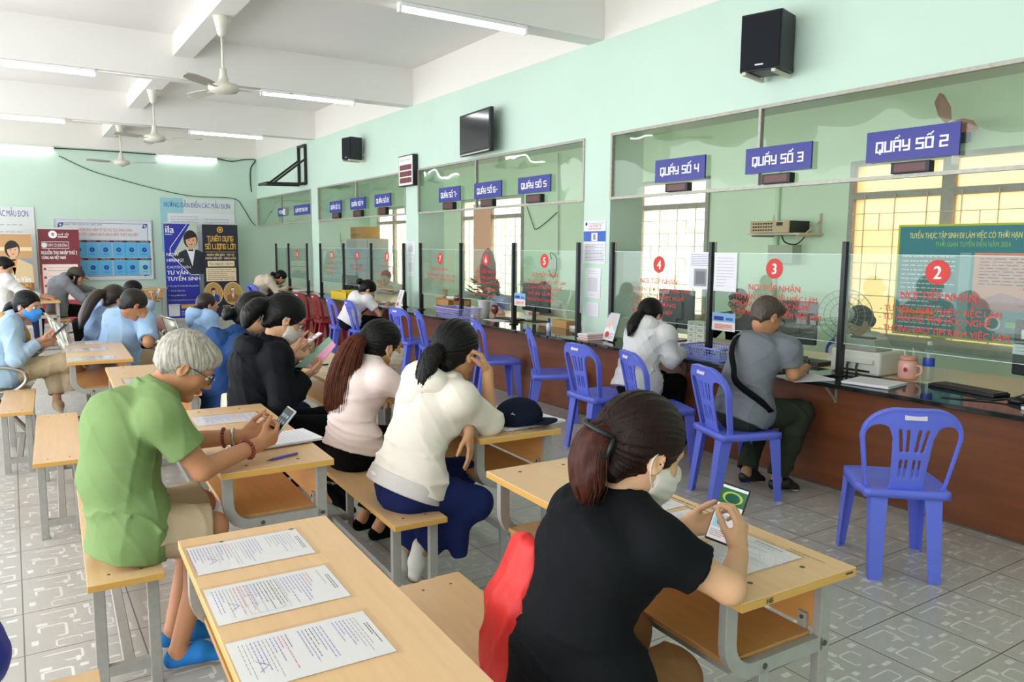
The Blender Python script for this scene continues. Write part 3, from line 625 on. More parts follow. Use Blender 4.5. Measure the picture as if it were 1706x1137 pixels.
p.rect(w*.09, 0, w, hh*.72, PAPER, 2); p.scribble(w*.13, hh*.1, w*.5, hh*.68, INKG, 12, .012, 3, seed=1); p.scribble(w*.57, hh*.1, w*.95, hh*.64, INKG, 11, .012, 3, seed=2); p.build('poster_sheet', t)
t, w, hh = poster(-90, 341, 65, 480, 'pale poster of sample forms at the left edge of the back wall')
p = Print((0, 0, 0), (1, 0, 0), (0, 0, 1)); p.slab(0, 0, w, hh, .004, M_vinyl); p.fit('HƯỚNG DẪN ĐIỀN CÁC MẪU ĐƠN', w*.05, w*.93, hh*.88, .17, INKB, 2); p.scribble(w*.1, hh*.1, w*.85, hh*.8, INKG, 16, .014, 2, seed=3); p.build('poster_sheet', t)
M_base = mat('banner_base', '#d7d7d7', .4, metal=.4)
def banner(px0, py0, px1, py1, y, label):
    a = at(px0, py0, Y=y); c = at(px1, py1, Y=y); w = c[0]-a[0]; hh = a[2]
    t = thing('rollup_banner', label, 'banner', (a[0], y, 0), 0, 'roll-up banners before the back wall')
    MB().box(-.02, w+.02, -.06, .12, 0, .07).build('base', M_base, t, bevel=.01)
    MB().cyl((w/2, .03, .05), (w/2, .03, hh), .012).build('pole', M_base, t, True)
    MB().box(0, w, -.004, .02, hh-.02, hh+.012).build('top_rail', M_base, t)
    p = Print((0, 0, .07), (1, 0, 0), (0, 0, 1)); return t, p, w, hh-.09
def bust(p, cx, cy, s, suit, shirt, k=3, hat=None):
    """plain printed half figure"""
    p.poly([(cx-.9*s, cy-1.5*s), (cx-.85*s, cy-.55*s), (cx-.3*s, cy-.25*s), (cx+.3*s, cy-.25*s), (cx+.85*s, cy-.55*s), (cx+.9*s, cy-1.5*s)], suit, k)
    p.poly([(cx-.2*s, cy-.25*s), (cx+.2*s, cy-.25*s), (cx+.05*s, cy-1.1*s)], shirt, k+1)
    p.oval(cx, cy+.28*s, .34*s, .46*s, HAIRP, k); p.rect(cx-.12*s, cy-.32*s, cx+.12*s, cy, SKINP, k+1); p.oval(cx+.03*s, cy+.2*s, .26*s, .36*s, SKINP, k+2)
    p.poly([(cx-.26*s, cy+.25*s), (cx+.28*s, cy+.42*s), (cx+.2*s, cy+.62*s), (cx-.2*s, cy+.62*s)], hat or HAIRP, k+3)
    for d in (-.08, .13): p.oval(cx+d*s, cy+.24*s, .035*s, .02*s, HAIRP, k+4)
    p.oval(cx+.03*s, cy+.02*s, .07*s, .025*s, INKR, k+4)
t, p, w, hh = banner(272, 371, 335, 531, 17.75, 'blue roll-up hiring banner with a woman in a dark suit')
NAVY = mat('banner_blue', '#2b34a8', .4); WHT = mat('print_white', '#f2f2f6', .5)
p.slab(0, 0, w, hh, .003, NAVY)
p.poly([(w*.28, hh*.70), (w*.78, hh), (w, hh), (w, hh*.45), (w*.85, hh*.47), (w*.36, hh*.62)], mat('print_pale_green', '#c3cfc2', .5), 1); bust(p, w*.78, hh*.78, .42, mat('print_suit', '#2b2f3c', .6), WHT, 2)
p.poly([(0, 0), (w, 0), (w, hh*.40), (w*.95, hh*.40), (w*.30, hh*.64), (0, hh*.60)], NAVY, 9)
for a_, b_ in (((.68, .995), (.16, .745)), ((.16, .745), (.16, .68)), ((.16, .68), (.75, .46)), ((.75, .46), (1, .46))): p.line(w*a_[0], hh*a_[1], w*b_[0], hh*b_[1], .012, WHT, 10)
p.text('ila', w*.03, hh*.905, .21, WHT, 10, 'LEFT', bold=.03); p.rect(w*.03, hh*.885, w*.24, hh*.892, WHT, 10); p.oval(w*.055, hh*.985, .018, .018, INKR, 11)
p.text('NOW', w*.04, hh*.66, .095, WHT, 10, 'LEFT', bold=.02); p.text('HIRING!', w*.04, hh*.60, .095, WHT, 10, 'LEFT', bold=.02); p.text('CHUYÊN VIÊN', w*.04, hh*.53, .075, WHT, 10, 'LEFT')
p.text('TƯ VẤN', w*.04, hh*.465, .115, WHT, 10, 'LEFT', bold=.03); p.text('TUYỂN SINH', w*.04, hh*.40, .115, WHT, 10, 'LEFT', bold=.03)
for i, s_ in enumerate(('Thu nhập Từ 15 triệu đến không giới hạn', 'Thử việc 100% lương', 'Tham gia BHXH đầy đủ', 'Cơ hội thăng tiến lên các vị trí quản lý', 'Giảm 50% học phí cho nhân viên')): p.text('✓', w*.03, hh*(.335-.05*i), .05, WHT, 10, 'LEFT'); p.fit(s_, w*.12, w*min(.96, .12+.0225*len(s_)), hh*(.335-.05*i), .042, WHT, 10)
p.rect(w*.04, hh*.02, w*.37, hh*.15, WHT, 10); p.rect(w*.42, hh*.10, w*.95, hh*.14, GOLD, 10); p.scribble(w*.42, hh*.02, w*.8, hh*.08, WHT, 3, .012, 10, seed=5); p.build('banner_print', t)
t, p, w, hh = banner(336, 372.5, 401, 533, 17.60, 'black and gold roll-up recruitment banner with cook photos')
BK = mat('banner_black', '#262a38', .4); p.slab(0, 0, w, hh, .003, BK); p.ring(w*.5, hh*.945, .045, .065, GOLD, 1); p.oval(w*.5, hh*.945, .028, .028, GOLD, 1)
block_text(p, 'TUYÊN DỤNG', w*.5, hh*.85, .115, GOLD, 2, width=w*.74); block_text(p, 'SỐ LƯỢNG LỚN', w*.5, hh*.765, .115, GOLD, 2, width=w*.86); p.rect(w*.07, hh*.705, w*.93, hh*.709, GOLD, 2)
p.fit('NHÂN VIÊN BÀN · TẠP VỤ', w*.11, w*.88, hh*.665, .066, CREAM, 2, bold=.02); p.fit('NHÂN VIÊN BẾP · HÀNG HÓA', w*.07, w*.93, hh*.628, .066, CREAM, 2, bold=.02)
p.rect(w*.12, hh*.55, w*.88, hh*.61, CREAM, 2); p.fit('Thu nhập: 8 - 15tr++', w*.17, w*.83, hh*.567, .07, INK, 3); p.rect(w*.07, hh*.39, w*.92, hh*.535, CREAM, 2); p.scribble(w*.11, hh*.40, w*.88, hh*.525, INK, 6, .012, 3, seed=6)
BRN = mat('print_brown', '#a0703c', .6)
for cx, su in ((.25, INKB), (.80, BRN)):
    p.oval(w*cx, hh*.255, w*.27, hh*.125, CREAM, 2); p.oval(w*cx, hh*.255, w*.255, hh*.117, mat('print_amber', '#c69a5a', .6), 3); bust(p, w*cx, hh*.27, .14, su, WHT, 4, WHT if cx > .5 else None)
p.text('CITY', w*.62, hh*.10, .08, CREAM, 3); p.rect(w*.5, hh*.02, w*.66, hh*.09, CREAM, 3); p.rect(w*.72, hh*.005, w*.97, hh*.10, CREAM, 3); p.scribble(w*.52, hh*.03, w*.64, hh*.08, INK, 3, .01, 4, seed=8); p.build('banner_print', t)
t, p, w, hh = banner(62, 380, 139.5, 528, 17.7, 'red roll-up banner headed with a second-income job offer')
RED = mat('banner_red', '#b04650', .35); DRED = mat('banner_maroon', '#7d2e37', .4); p.slab(0, 0, w, hh, .003, RED); p.poly([(0, hh*.52), (w, hh*.58), (w, hh), (0, hh)], DRED, 1)
p.ring(w*.36, hh*.945, .03, .075, WHT, 2); p.text('AIA', w*.36, hh*.932, .055, WHT, 3); p.text('mở lối', w*.62, hh*.935, .07, WHT, 2); p.rect(w*.48, hh*.915, w*.72, hh*.925, WHT, 2)
p.rect(w*.08, hh*.795, w*.74, hh*.87, WHT, 2); p.rect(w*.09, hh*.80, w*.73, hh*.865, DRED, 3); p.oval(w*.14, hh*.832, .05, .05, WHT, 4); p.fit('Ở ĐÂY CÓ JOB ĐỈNH', w*.19, w*.70, hh*.817, .08, WHT, 4)
p.fit('NGUỒN THU NHẬP THỨ 2', w*.06, w*.93, hh*.735, .095, WHT, 3, bold=.02); p.fit('CÙNG AIA VIỆT NAM', w*.06, w*.64, hh*.685, .085, WHT, 3, bold=.02)
p.rect(w*.06, hh*.25, w*.93, hh*.63, mat('print_pink', '#f4dcd6', .5), 2)
for i in range(4): p.oval(w*.12, hh*(.58-.09*i), .025, .025, RED, 3); p.scribble(w*.2, hh*(.545-.09*i), w*.88, hh*(.61-.09*i), INKG, 2, .012, 3, seed=9+i)
p.build('banner_print', t)
t, p, w, hh = banner(-25, 388, 61, 530, 17.5, 'brown roll-up recruitment banner with a seated man, left of the red one')
p.slab(0, 0, w, hh, .003, mat('banner_brown', '#8a5a3c', .4)); p.rect(0, hh*.55, w, hh, mat('print_tan', '#c89a6a', .5), 1); p.rect(0, hh*.82, w, hh*.86, mat('print_shelf', '#e8d3a8', .5), 2); p.rect(w*.1, hh*.66, w, hh*.74, mat('print_steel', '#8d98a0', .5), 2)
bust(p, w*.56, hh*.78, .36, mat('print_beige', '#d9bf94', .6), mat('print_orange', '#e09a3c', .6), 3); p.rect(w*.3, hh*.56, w*.95, hh*.64, mat('print_beige', '#d9bf94', .6), 4)
p.fit('Tuyển Viên', w*.36, w*.93, hh*.48, .15, WHT, 8, bold=.02); p.fit('Bán Hàng (GBC)', w*.36, w*.93, hh*.425, .10, GOLD, 8, bold=.02); p.text('mwg', w*.45, hh*.34, .08, WHT, 8); p.rect(w*.4, hh*.33, w*.85, hh*.34, WHT, 8)
for cx in (.45, .66, .87): p.oval(w*cx, hh*.26, .05, .04, GOLD, 8); p.rect(w*cx-.1, hh*.205, w*cx+.1, hh*.22, WHT, 8); p.scribble(w*cx-.1, hh*.14, w*cx+.1, hh*.19, WHT, 2, .012, 8, seed=20)
p.build('banner_print', t)
# ================================================================== furniture
M_top = mat('desk_laminate', '#dfb788', .32, var=.05, vscale=5, stretch=(9, .8, 4)); M_edge = mat('desk_edge_ochre', '#d3a252', .45)
M_shelf = mat('shelf_wood', '#b98a52', .4, var=.08, vscale=5, stretch=(8, 1, 4)); M_panel = mat('panel_orange_wood', '#cf9450', .45, var=.06, vscale=4, stretch=(4, 1, 8))
M_tube2 = mat('grey_steel_tube', '#a3a19c', .42, metal=.15, var=.06, vscale=40); M_bolt = mat('bolt_dark', '#5b5853', .4, metal=.6)
def desk(x, y, rz, L, label, w=.445, h=.75, group='student desks'):
    """origin at the near left corner; x across to the counter, y along the room"""
    t = thing('student_desk', label, 'desk', (x, y, 0), rz, group)
    d = MB(); d.box(0, w, 0, L, h-.004, h); d.box(0, w, 0, L, h-.026, h-.004, 1)
    for yy in (.075, L-.075):
        for xx in (.11, w-.13): d.cyl((xx, yy, h-.002), (xx, yy, h+.0012), .008, n=10, mi=2)
    d.build('desktop', [M_top, M_edge, M_bolt], t, bevel=.002)
    for e, yy in enumerate((.075, L-.075)):
        f = MB(); pth = [(.035, yy, h-.026), (.035, yy, .62)]+[(.125-.09*math.cos(a), yy, .60-.09*math.sin(a)) for a in np.linspace(0, PI/2, 7)]+[(w-.04, yy, .51)]
        f.sweep(pth, .028, .042); f.bar((w-.035, yy, .03), (w-.035, yy, h-.026), .042, .028, up=(0, 1, 0)); f.bar((.165, yy, .03), (.165, yy, .50), .036, .028, up=(0, 1, 0)); f.bar((.0, yy, .03), (w, yy, .03), .028, .04)
        s = -1 if e == 0 else 1
        for bx, bz in ((w-.035, .51), (.165, .51)): f.cyl((bx, yy+s*.013, bz), (bx, yy+s*.018, bz), .009, n=10, mi=1)
        f.build('leg_frame', [M_tube2, M_bolt], t, bevel=.003)
    MB().box(.05, w-.06, .09, L-.09, .522, .540).build('shelf', M_shelf, t, bevel=.002)
    MB().bar((.075, .09, .515), (.075, L-.09, .515), .028, .028).build('shelf_rail', M_tube2, t)
    MB().box(w-.052, w-.036, .09, L-.09, .545, .70).build('modesty_panel', M_panel, t, bevel=.002)
    MB().bar((w-.035, .09, .10), (w-.035, L-.09, .10), .028, .04).build('stretcher', M_tube2, t)
    for yy in (.12, L-.12): MB().box(w-.062, w-.053, yy-.015, yy+.015, .535, .585).cyl((w-.060, yy, .57), (w-.066, yy, .57), .006, n=8, mi=1).build('shelf_bracket', [M_tube2, M_bolt], t)
    return t
def bench(x, y, rz, L, label, w=.245, h=.45, chip=False):
    t = thing('student_bench', label, 'bench', (x, y, 0), rz, 'student benches')
    d = MB()
    if chip:
        pts = [(0, 0), (w, 0), (w, L), (w*.62, L), (w*.58, L-.006), (w*.38, L-.004), (w*.33, L-.012), (.04, L-.010), (0, L-.014)]
        d.poly([(a, b_, h-.024) for a, b_ in pts], (0, 0, .024))
    else: d.box(0, w, 0, L, h-.024, h)
    d.M = [1 if len(f) == 4 else 0 for f in d.F] if chip else [1, 0, 1, 1, 1, 1]
    for yy in (.08, L-.08):
        for xx in (.07, w-.07): d.cyl((xx, yy, h-.002), (xx, yy, h+.0012), .006, n=8, mi=2)
    d.build('seat_board', [M_top, M_edge, M_bolt], t, bevel=.002)
    for yy in (.08, L-.08):
        for xx in (.035, w-.035): MB().bar((xx, yy, 0), (xx, yy, h-.024), .04, .028, up=(0, 1, 0)).build('leg', M_tube2, t, bevel=.003)
        MB().bar((.035, yy, .09), (w-.035, yy, .09), .026, .04).build('crossbar', M_tube2, t)
    MB().bar((w/2, .08, .09), (w/2, L-.08, .09), .04, .03).build('stretcher', M_tube2, t, bevel=.003)
    return t
R2 = math.radians(-2.2)
desk(.318, 1.10, R2, 1.28, 'student desk nearest the camera with three laminated forms taped on it')
desk(.628, 3.01, R2, 1.30, 'student desk the grey-haired man in green leans on')
t = desk(1.465, 1.205, R2, 1.31, 'student desk of the woman in the black shirt, at the front right')
p = Print((0, -.0006, .724), (1, 0, 0), (0, 0, 1)); p.text('HB', .10, .004, .020, M_bolt, 1, bold=.05); p.rect(.40, .012, .43, .018, M_bolt, 1); p.build('pen_marks', t)
p = Print((0, 0, .7502), (0, -1, 0), (1, 0, 0), .0002); p.n = np.array((0, 0, 1.)); SC = mat('ink_scuff', '#7a6038', .7); p.scribble(-.95, .385, -.50, .42, SC, 3, .006, 1, fill=.9, seed=12); p.scribble(-.18, .37, -.06, .40, SC, 2, .003, 1, seed=13); p.build('ink_scuffs', t)
desk(1.748, 2.95, R2, 1.30, 'student desk with the navy cap on it')
desk(.31, 6.55, R2, 1.42, 'student desk by the woman in the blue face mask, forms under tape')
desk(.475, 4.85, R2, 1.30, 'student desk half hidden behind the grey-haired man')
desk(1.69, 4.84, R2, 1.30, 'student desk with white forms before the woman holding a pink and green folder')
desk(1.165, 6.28, R2, 1.3, 'student desk mostly hidden behind the woman in the navy hoodie')
desk(1.03, 14.25, 0, 1.3, 'student desk the person in the brown cap writes on')
desk(.17, 13.75, 0, 1.2, 'student desk under the arm of the person in the white shirt, far left')
t = desk(1.5, 17.1, 0, 1.25, 'long student desk standing along the back wall'); t.rotation_euler = (0, 0, math.radians(-90)); t.location = (1.45, 17.70, 0)
bench(.155, 2.91, R2, 1.30, 'student bench the grey-haired man sits on')
bench(1.290, 2.88, R2, 1.28, 'student bench shared by the two women in white and pink tops')
bench(1.005, 1.07, R2, 1.29, 'student bench of the woman in black, its far edge chipped', chip=True)
bench(.035, 4.76, R2, 1.38, 'empty student bench behind the grey-haired man')
bench(-.140, 6.33, R2, 1.02, 'empty student bench at the left edge of the room', w=.215)
bench(-.13, 1.02, R2, 1.30, 'student bench at the bottom left corner, only its tip in view', w=.22)
bench(1.02, 4.33, R2, 1.28, 'student bench of the two women in dark jackets')
bench(-.26, 13.6, 0, 1.3, 'student bench of the person in the white shirt, far left')
bench(.50, 13.95, 0, 1.3, 'student bench of the person in the brown cap')

# laminated forms
LAM = glass('laminating_film', '#fdfcf9', .7); INKV = mat('violet_ink', '#9c97d2', .7); INKP = mat('pink_ink', '#d58fb4', .7)
def form(corner, ex, ey, z, label, seed, group='laminated sample forms', film=True, table=False):
    """A4 form: corner = far left in the picture, ex along its height, ey along its width"""
    c = np.array((corner[0], corner[1], z)); ex = np.array((*ex, 0.)); ey = np.array((*ey, 0.)); hgt = np.linalg.norm(ex); wid = np.linalg.norm(ey)
    t = thing('laminated_form' if film else 'paper_form', label, 'form', c, 0, group)
    p = Print((ex if False else (0, 0, .0008)), ey, ex, .0003)         # reading direction along ey, the top of the sheet towards the counter
    if np.dot(np.cross(ey, ex), (0, 0, 1)) < 0: p.n = -p.n
    p.rect(0, 0, wid, hgt, PAPER, 1); q = random.Random(seed)
    p.scribble(wid*.28, hgt*.93, wid*.75, hgt*.97, INK, 2, .0022, 2, seed=seed)
    y = hgt*.91
    while y > hgt*.06:
        m = q.choice((INKG, INKG, INK, INKV, INKV, INKP)); n = q.randint(1, 3)
        for i in range(n):
            p.scribble(wid*.10, y-.007, wid*q.uniform(.5, .92), y, m, 1, .0024 if m in (INKV, INKP) else .0016, 2, seed=q.randint(0, 999)); y -= .0085
        if q.random() < .18: y -= .02
    if table:
        for f_ in np.linspace(.25, .55, 6): p.rect(wid*.12, hgt*f_, wid*.9, hgt*f_+.0008, INKG, 2)
        for f_ in (.12, .4, .65, .9): p.rect(wid*f_, hgt*.25, wid*f_+.0008, hgt*.55, INKG, 2)
    p.line(wid*.5, hgt*.13, wid*.62, hgt*.2, .0025, INKV, 2); p.line(wid*.62, hgt*.2, wid*.72, hgt*.13, .0025, INKV, 2)
    p.build('printed_sheet', t)
    if film:
        f = Print((0, 0, .0022), ey, ex, .0003)
        if np.dot(np.cross(ey, ex), (0, 0, 1)) < 0: f.n = -f.n
        f.rect(-.012, -.014, wid+.012, hgt+.014, LAM, 1); f.build('film', t)
    return t
def forms(px, label, seed, z=.75, hgt=.315, wid=.215, **k):
    """px: where the sheet's left far corner is seen"""
    a = at(px[0], px[1], Z=z) if px[0] > 20 else px; return form((a[0], a[1]), (hgt*math.cos(R2), -hgt*math.sin(R2)*-1), (wid*math.sin(R2)*1, -wid*math.cos(R2)), z, label, seed, **k)
TP = 'laminated form on the nearest desk, %s from the camera'
forms((310, 915), TP % 'farthest', 1); forms((338, 985), TP % 'the middle one,', 2, table=True); forms((375, 1075), TP % 'nearest', 3)
forms((318, 697), 'laminated form at the far end of the desk of the man in green', 4)
forms((372, 735), 'laminated form under the papers of the man in green', 14)
forms((1.575, 2.03), 'laminated form before the masked woman in black, farthest of three', 5); forms((1.55, 1.785), 'laminated form before the woman in black, middle of three', 6); forms((1.53, 1.535), 'laminated form beneath the phone of the woman in black, nearest of three', 7)
forms((108, 572), 'laminated form on the left desk, farthest of three', 8); forms((104, 583), 'laminated form on the left desk, middle of three', 9); forms((112, 597), 'laminated form on the left desk, nearest of three', 10)
forms((205, 632), 'laminated form peeking out behind the shoulder of the man in green', 11)
forms((532, 606), 'white form on the desk by the pink folder, far one', 12); forms((535, 622), 'white form on the desk by the pink folder, near one', 13)
# scratch marks and crumpled tape on desk tops are part of the wood's wear
def stack(px0, px1, n, z, label, rz=0.0, size=(.30, .21), seed=0, name='paper_stack'):
    a = at(*px0, Z=z) if len(px0) == 2 else px0
    t = thing(name, label, 'papers', (a[0], a[1], z), rz); q = random.Random(seed); m = MB()
    for i in range(n):
        dx, dy = q.uniform(-.008, .008), q.uniform(-.008, .008); m.box(dx, size[0]+dx, dy-size[1], dy, .001+i*.0022, .001+i*.0022+.0018)
    m.build('sheets', PAPER, t)
    p = Print((0, 0, .0015+n*.0022), (0, -1, 0), (1, 0, 0), .0003); p.n = np.array((0, 0, 1.)); p.scribble(.02, .03, size[1]-.02, size[0]-.03, INKG, 14, .0016, 1, seed=seed+3); p.build('print', t)
    return t
stack((382, 737), None, 6, .7535, 'stack of papers under the hands of the man in green', math.radians(6), (.34, .22), 1)
stack((800, 705), None, 5, .75, 'stack of papers under the navy cap', math.radians(4), (.36, .23), 2)

# ------------------------------------------------------------------ plastic chairs
M_blue = mat('chair_blue', '#6472e0', .34, spec=.5); M_red = mat('chair_red', '#8f1f2c', .35)
def chair_parts():
    """origin under the seat centre, front towards +y"""
    def yb(z): return -.175-.10*np.clip((z-.43)/.45, 0, 1.2)          # lean of the back
    def back(X, Y, Z):
        x = np.abs(X); v = Z-.43; hw = .185+.045*np.clip(v/.28, 0, 1)
        def rbox(x, v, cx, cv, hx, hv, r):
            dx = np.abs(x-cx)-hx+r; dv = np.abs(v-cv)-hv+r; return np.sqrt(np.maximum(dx, 0)**2+np.maximum(dv, 0)**2)+np.minimum(np.maximum(dx, dv), 0)-r
        xs = x*.225/hw
        out = rbox(xs, v, 0, .165, .225, .275, .15)
        hole = rbox(xs+(.055-.085*np.clip(np.abs(v-.17)/.2, 0, 1)**2)*.0, v, .148, .175, .046, .165, .046)
        w = .072+.055*np.clip((v-.19)/.18, 0, 1)**1.6+.012*np.clip((.12-v)/.15, 0, 1)   # edge of the splat, flaring at the top
        hole = np.maximum(hole-.012, w-x)
        d = np.maximum(out, -hole)
        for c, sl in ((.020, .055), (.047, .15)):
            cc = c+sl*np.clip(v-.225, 0, .3)
            d = np.maximum(d, -(np.sqrt((x-cc)**2+np.maximum(np.abs(v-.275)-.052, 0)**2)-.0075))
            d = np.maximum(d, -(np.sqrt((x-c*.9)**2+np.maximum(np.abs(v-.13)-.042, 0)**2)-.006))
        bow = .035*(x/.23)**2                                            # the back wraps forward at its sides
        yy = Y-(yb(Z)+bow); rim = np.clip(1-np.abs(out)/.02, 0, 1)
        th = .006+.006*rim
        e = np.maximum(d, np.abs(yy)-th); fl = np.maximum(np.maximum(out, -.009-out), np.abs(yy-.010)-.020)
        return np.maximum(np.minimum(e, fl), -v-.02)
    P, Q = blob_mesh([Prim(back, (-.25, -.31, .40), (.25, -.11, .90), .004)], .0045)
    me_back = P, Q
    s = MB(); n = 13; V = []; F = []
    for j in range(n):
        for i in range(n):
            u, v = i/(n-1)*2-1, j/(n-1)*2-1
            hw = .205-.012*(v < -.5)-.01*max(0, v)**2; x = u*hw; y = v*.205
            if abs(u) > .8 and abs(v) > .8: x *= .975; y *= .985
            z = .455-.012*(1-u*u)*(1-v*v)-(.012*max(0, v)**4)+.004*v
            V.append((x, y, z))
    for j in range(n-1):
        for i in range(n-1): F.append((j*n+i, j*n+i+1, (j+1)*n+i+1, (j+1)*n+i))
    rim = [i for i in range(n)]+[j*n+n-1 for j in range(1, n)]+[(n-1)*n+i for i in range(n-2, -1, -1)]+[j*n for j in range(n-2, 0, -1)]
    k = len(rim); b0 = len(V)
    for dz, gr in ((-.004, .008), (-.045, .010)):
        for i in rim: x, y, z = V[i]; V.append((x+gr*np.sign(x)*(abs(x) > .15), y+gr*np.sign(y)*(abs(y) > .15), .455+dz+.0*z))
    for i in range(k):
        j = (i+1) % k
        F.append((rim[j], rim[i], b0+i, b0+j)); F.append((b0+j, b0+i, b0+k+i, b0+k+j))
    legs = []
    for sx in (-1, 1):
        for sy in (-1, 1):
            x0, y0 = sx*(.198 if sy > 0 else .165), sy*(.200 if sy > 0 else .195); x1, y1 = sx*(.215 if sy > 0 else .165), (.22 if sy > 0 else -.255)
            w0, w1 = .085, (.048 if sy > 0 else .058); th = .007; rings = []
            for f_ in np.linspace(0, 1, 6):
                ff = f_**.8; cx = x0+(x1-x0)*f_; cy = y0+(y1-y0)*f_; w = w0+(w1-w0)*ff; z = .450*(1-f_)
                # L section with its corner outwards
                pts = [(cx, cy), (cx-sx*w, cy), (cx-sx*w, cy-sy*th), (cx-sx*th*1.4, cy-sy*th*1.4), (cx-sx*th, cy-sy*w), (cx, cy-sy*w)]
                rings.append([(a, b_, z) for a, b_ in pts])
            V2 = [p for r in rings for p in r]; F2 = []
            for a in range(5):
                for j in range(6): F2.append((a*6+j, a*6+(j+1) % 6, (a+1)*6+(j+1) % 6, (a+1)*6+j))
            F2.append(tuple(30+j for j in range(6))); legs.append((V2, F2))
    return me_back, (V, F), legs
CB, CS, CLG = chair_parts()
def plastic_chair(m):
    t = thing('plastic_chair', 'x', 'chair', (0, 0, 0))
    meshobj('backrest', CB[0], CB[1], m, t, True)
    so = meshobj('seat', CS[0], CS[1], m, t, True); sd = so.modifiers.new('thick', 'SOLIDIFY'); sd.thickness = .007
    for V2, F2 in CLG: meshobj('leg', V2, F2, m, t, bevel=.002)
    p = Print((.045, -.276, .815), (-1, 0, 0), (0, .18, 1), .001); p.rect(0, 0, .10, .034, mat('sticker_white', '#d9cfd8', .5), 2); p.oval(.02, .017, .012, .012, mat('sticker_pink', '#d9a7ac', .5), 3); p.scribble(.036, .006, .092, .029, INKG, 3, .003, 3, seed=4)
    p.build('sticker', t)
    return t
blue0 = plastic_chair(M_blue); red0 = plastic_chair(M_red); used = {'b': True, 'r': True}
def chair(kind, x, y, face, label):
    """face: heading of the sitter in degrees from +x"""
    src = blue0 if kind == 'b' else red0
    o = src if used[kind] else copy_tree(src); used[kind] = False
    return put(o, (x, y, 0), math.radians(face-90), label, 'blue plastic chairs' if kind == 'b' else 'red plastic chairs')
chair('b', 3.76, 2.16, 47, 'empty blue plastic chair at the far right, standing free in front of the counter')
chair('b', 3.96, 3.37, -19, 'blue plastic chair under the man in the grey shirt')
chair('b', 4.02, 4.17, -20, 'empty blue plastic chair next left of the seated man in grey')
chair('b', 3.98, 4.78, -4, 'blue plastic chair behind the woman in the pale grey hoodie')
chair('b', 4.27, 5.84, -32, 'empty blue plastic chair seen side-on, left end of the row at counter four')
chair('b', 4.28, 6.88, -18, 'blue plastic chair half hidden behind the woman in the cream hoodie')
chair('b', 4.27, 8.22, -20, 'blue plastic chair nearest of two right of the long-haired woman in pink')
chair('b', 4.24, 8.82, 6, 'blue plastic chair behind the head of the long-haired woman in pink')
chair('b', 4.16, 10.98, -8, 'blue plastic chair with a white paper strip, far along the counter')
chair('b', 4.22, 10.38, -6, 'blue plastic chair under the bent woman in white, far along the counter')
chair('b', 4.2, 15.6, 10, 'blue plastic chair of the person in beige at the far end of the counter')
chair('b', 3.95, 14.75, -20, 'blue plastic chair beside the person in beige, only its top in view')
chair('b', 6.05, 3.95, 205, 'blue plastic chair behind the counter by the big window')
chair('r', 4.16, 12.55, 12, 'red plastic chair at the counter behind the masked woman in black')
chair('r', 4.26, 11.95, -4, 'red plastic chair just behind the far blue chair with the paper strip')

# ------------------------------------------------------------------ steel waiting benches
M_steel = mat('perforated_steel', '#b9b7a8', .38, metal=.55, var=.05, vscale=60); M_chrome = mat('chromed_steel', '#b0aba2', .22, metal=.9)
def waiting_bench(x, y, rz, n, label):
    """seats along +x, sitters face +y"""
    t = thing('waiting_bench', label, 'waiting bench', (x, y, 0), rz, 'steel waiting benches')
    MB().bar((-.05, 0, .36), (n*.56+.05, 0, .36), .05, .08).build('beam', M_chrome, t, bevel=.008)
    for k in range(n):
        c = .28+k*.56; b = MB()
        for (y0, z0, y1, z1) in ((.26, .43, .20, .445), (.20, .445, -.15, .42), (-.15, .42, -.20, .43)): b.hexa([(c-.24, y0, z0-.012), (c+.24, y0, z0-.012), (c+.24, y1, z1-.012), (c-.24, y1, z1-.012), (c-.24, y0, z0), (c+.24, y0, z0), (c+.24, y1, z1), (c-.24, y1, z1)])
        b.build('seat', M_steel, t)
        b = MB(); z = [(-.19, .44), (-.23, .50), (-.28, .66), (-.33, .84), (-.36, .87)]
        for (y0, z0), (y1, z1) in zip(z[:-1], z[1:]): b.hexa([(c-.24, y0-.012, z0), (c+.24, y0-.012, z0), (c+.24, y1-.012, z1), (c-.24, y1-.012, z1), (c-.24, y0, z0), (c+.24, y0, z0), (c+.24, y1, z1), (c-.24, y1, z1)])
        bo = b.build('backrest', M_steel, t, True)
        hb = MB().tube([(c-.245, -.20, .45), (c-.245, -.29, .68), (c-.245, -.345, .86), (c+.245, -.345, .86), (c+.245, -.29, .68), (c+.245, -.20, .45)], .011, 8).build('back_tube', M_chrome, bo, True)
    for k in (0, n):
        xx = k*.56; pts = [(xx, -.18, .44), (xx, -.21, .60)]+[(xx, -.18+.36*s, .62+.02*math.sin(PI*s)) for s in np.linspace(0, 1, 5)]+[(xx, .24, .58), (xx, .25, .52), (xx, .2, .46), (xx, .12, .42)]
        MB().tube(spline(pts, 3), .017, 8).build('armrest', M_chrome, t, True)
    for xx in (.28, n*.56-.28):
        l = MB(); l.tube(spline([(xx, -.28, .02), (xx, -.2, .06), (xx, 0, .34)], 4), .022, 8); l.tube(spline([(xx, .28, .02), (xx, .2, .06), (xx, 0, .34)], 4), .022, 8); l.build('leg', M_chrome, t, True)
    return t
waiting_bench(-.08, 8.48, math.radians(-96), 2, 'steel waiting bench of the woman in the blue face mask, at the left edge')
waiting_bench(.64, 10.05, math.radians(-88), 4, 'row of steel waiting seats under the two people in light blue shirts')
waiting_bench(1.36, 12.05, math.radians(-82), 4, 'row of steel waiting seats right of the people in light blue shirts')
waiting_bench(1.68, 9.08, math.radians(-84), 1, 'single steel waiting seat behind the woman in pale blue')
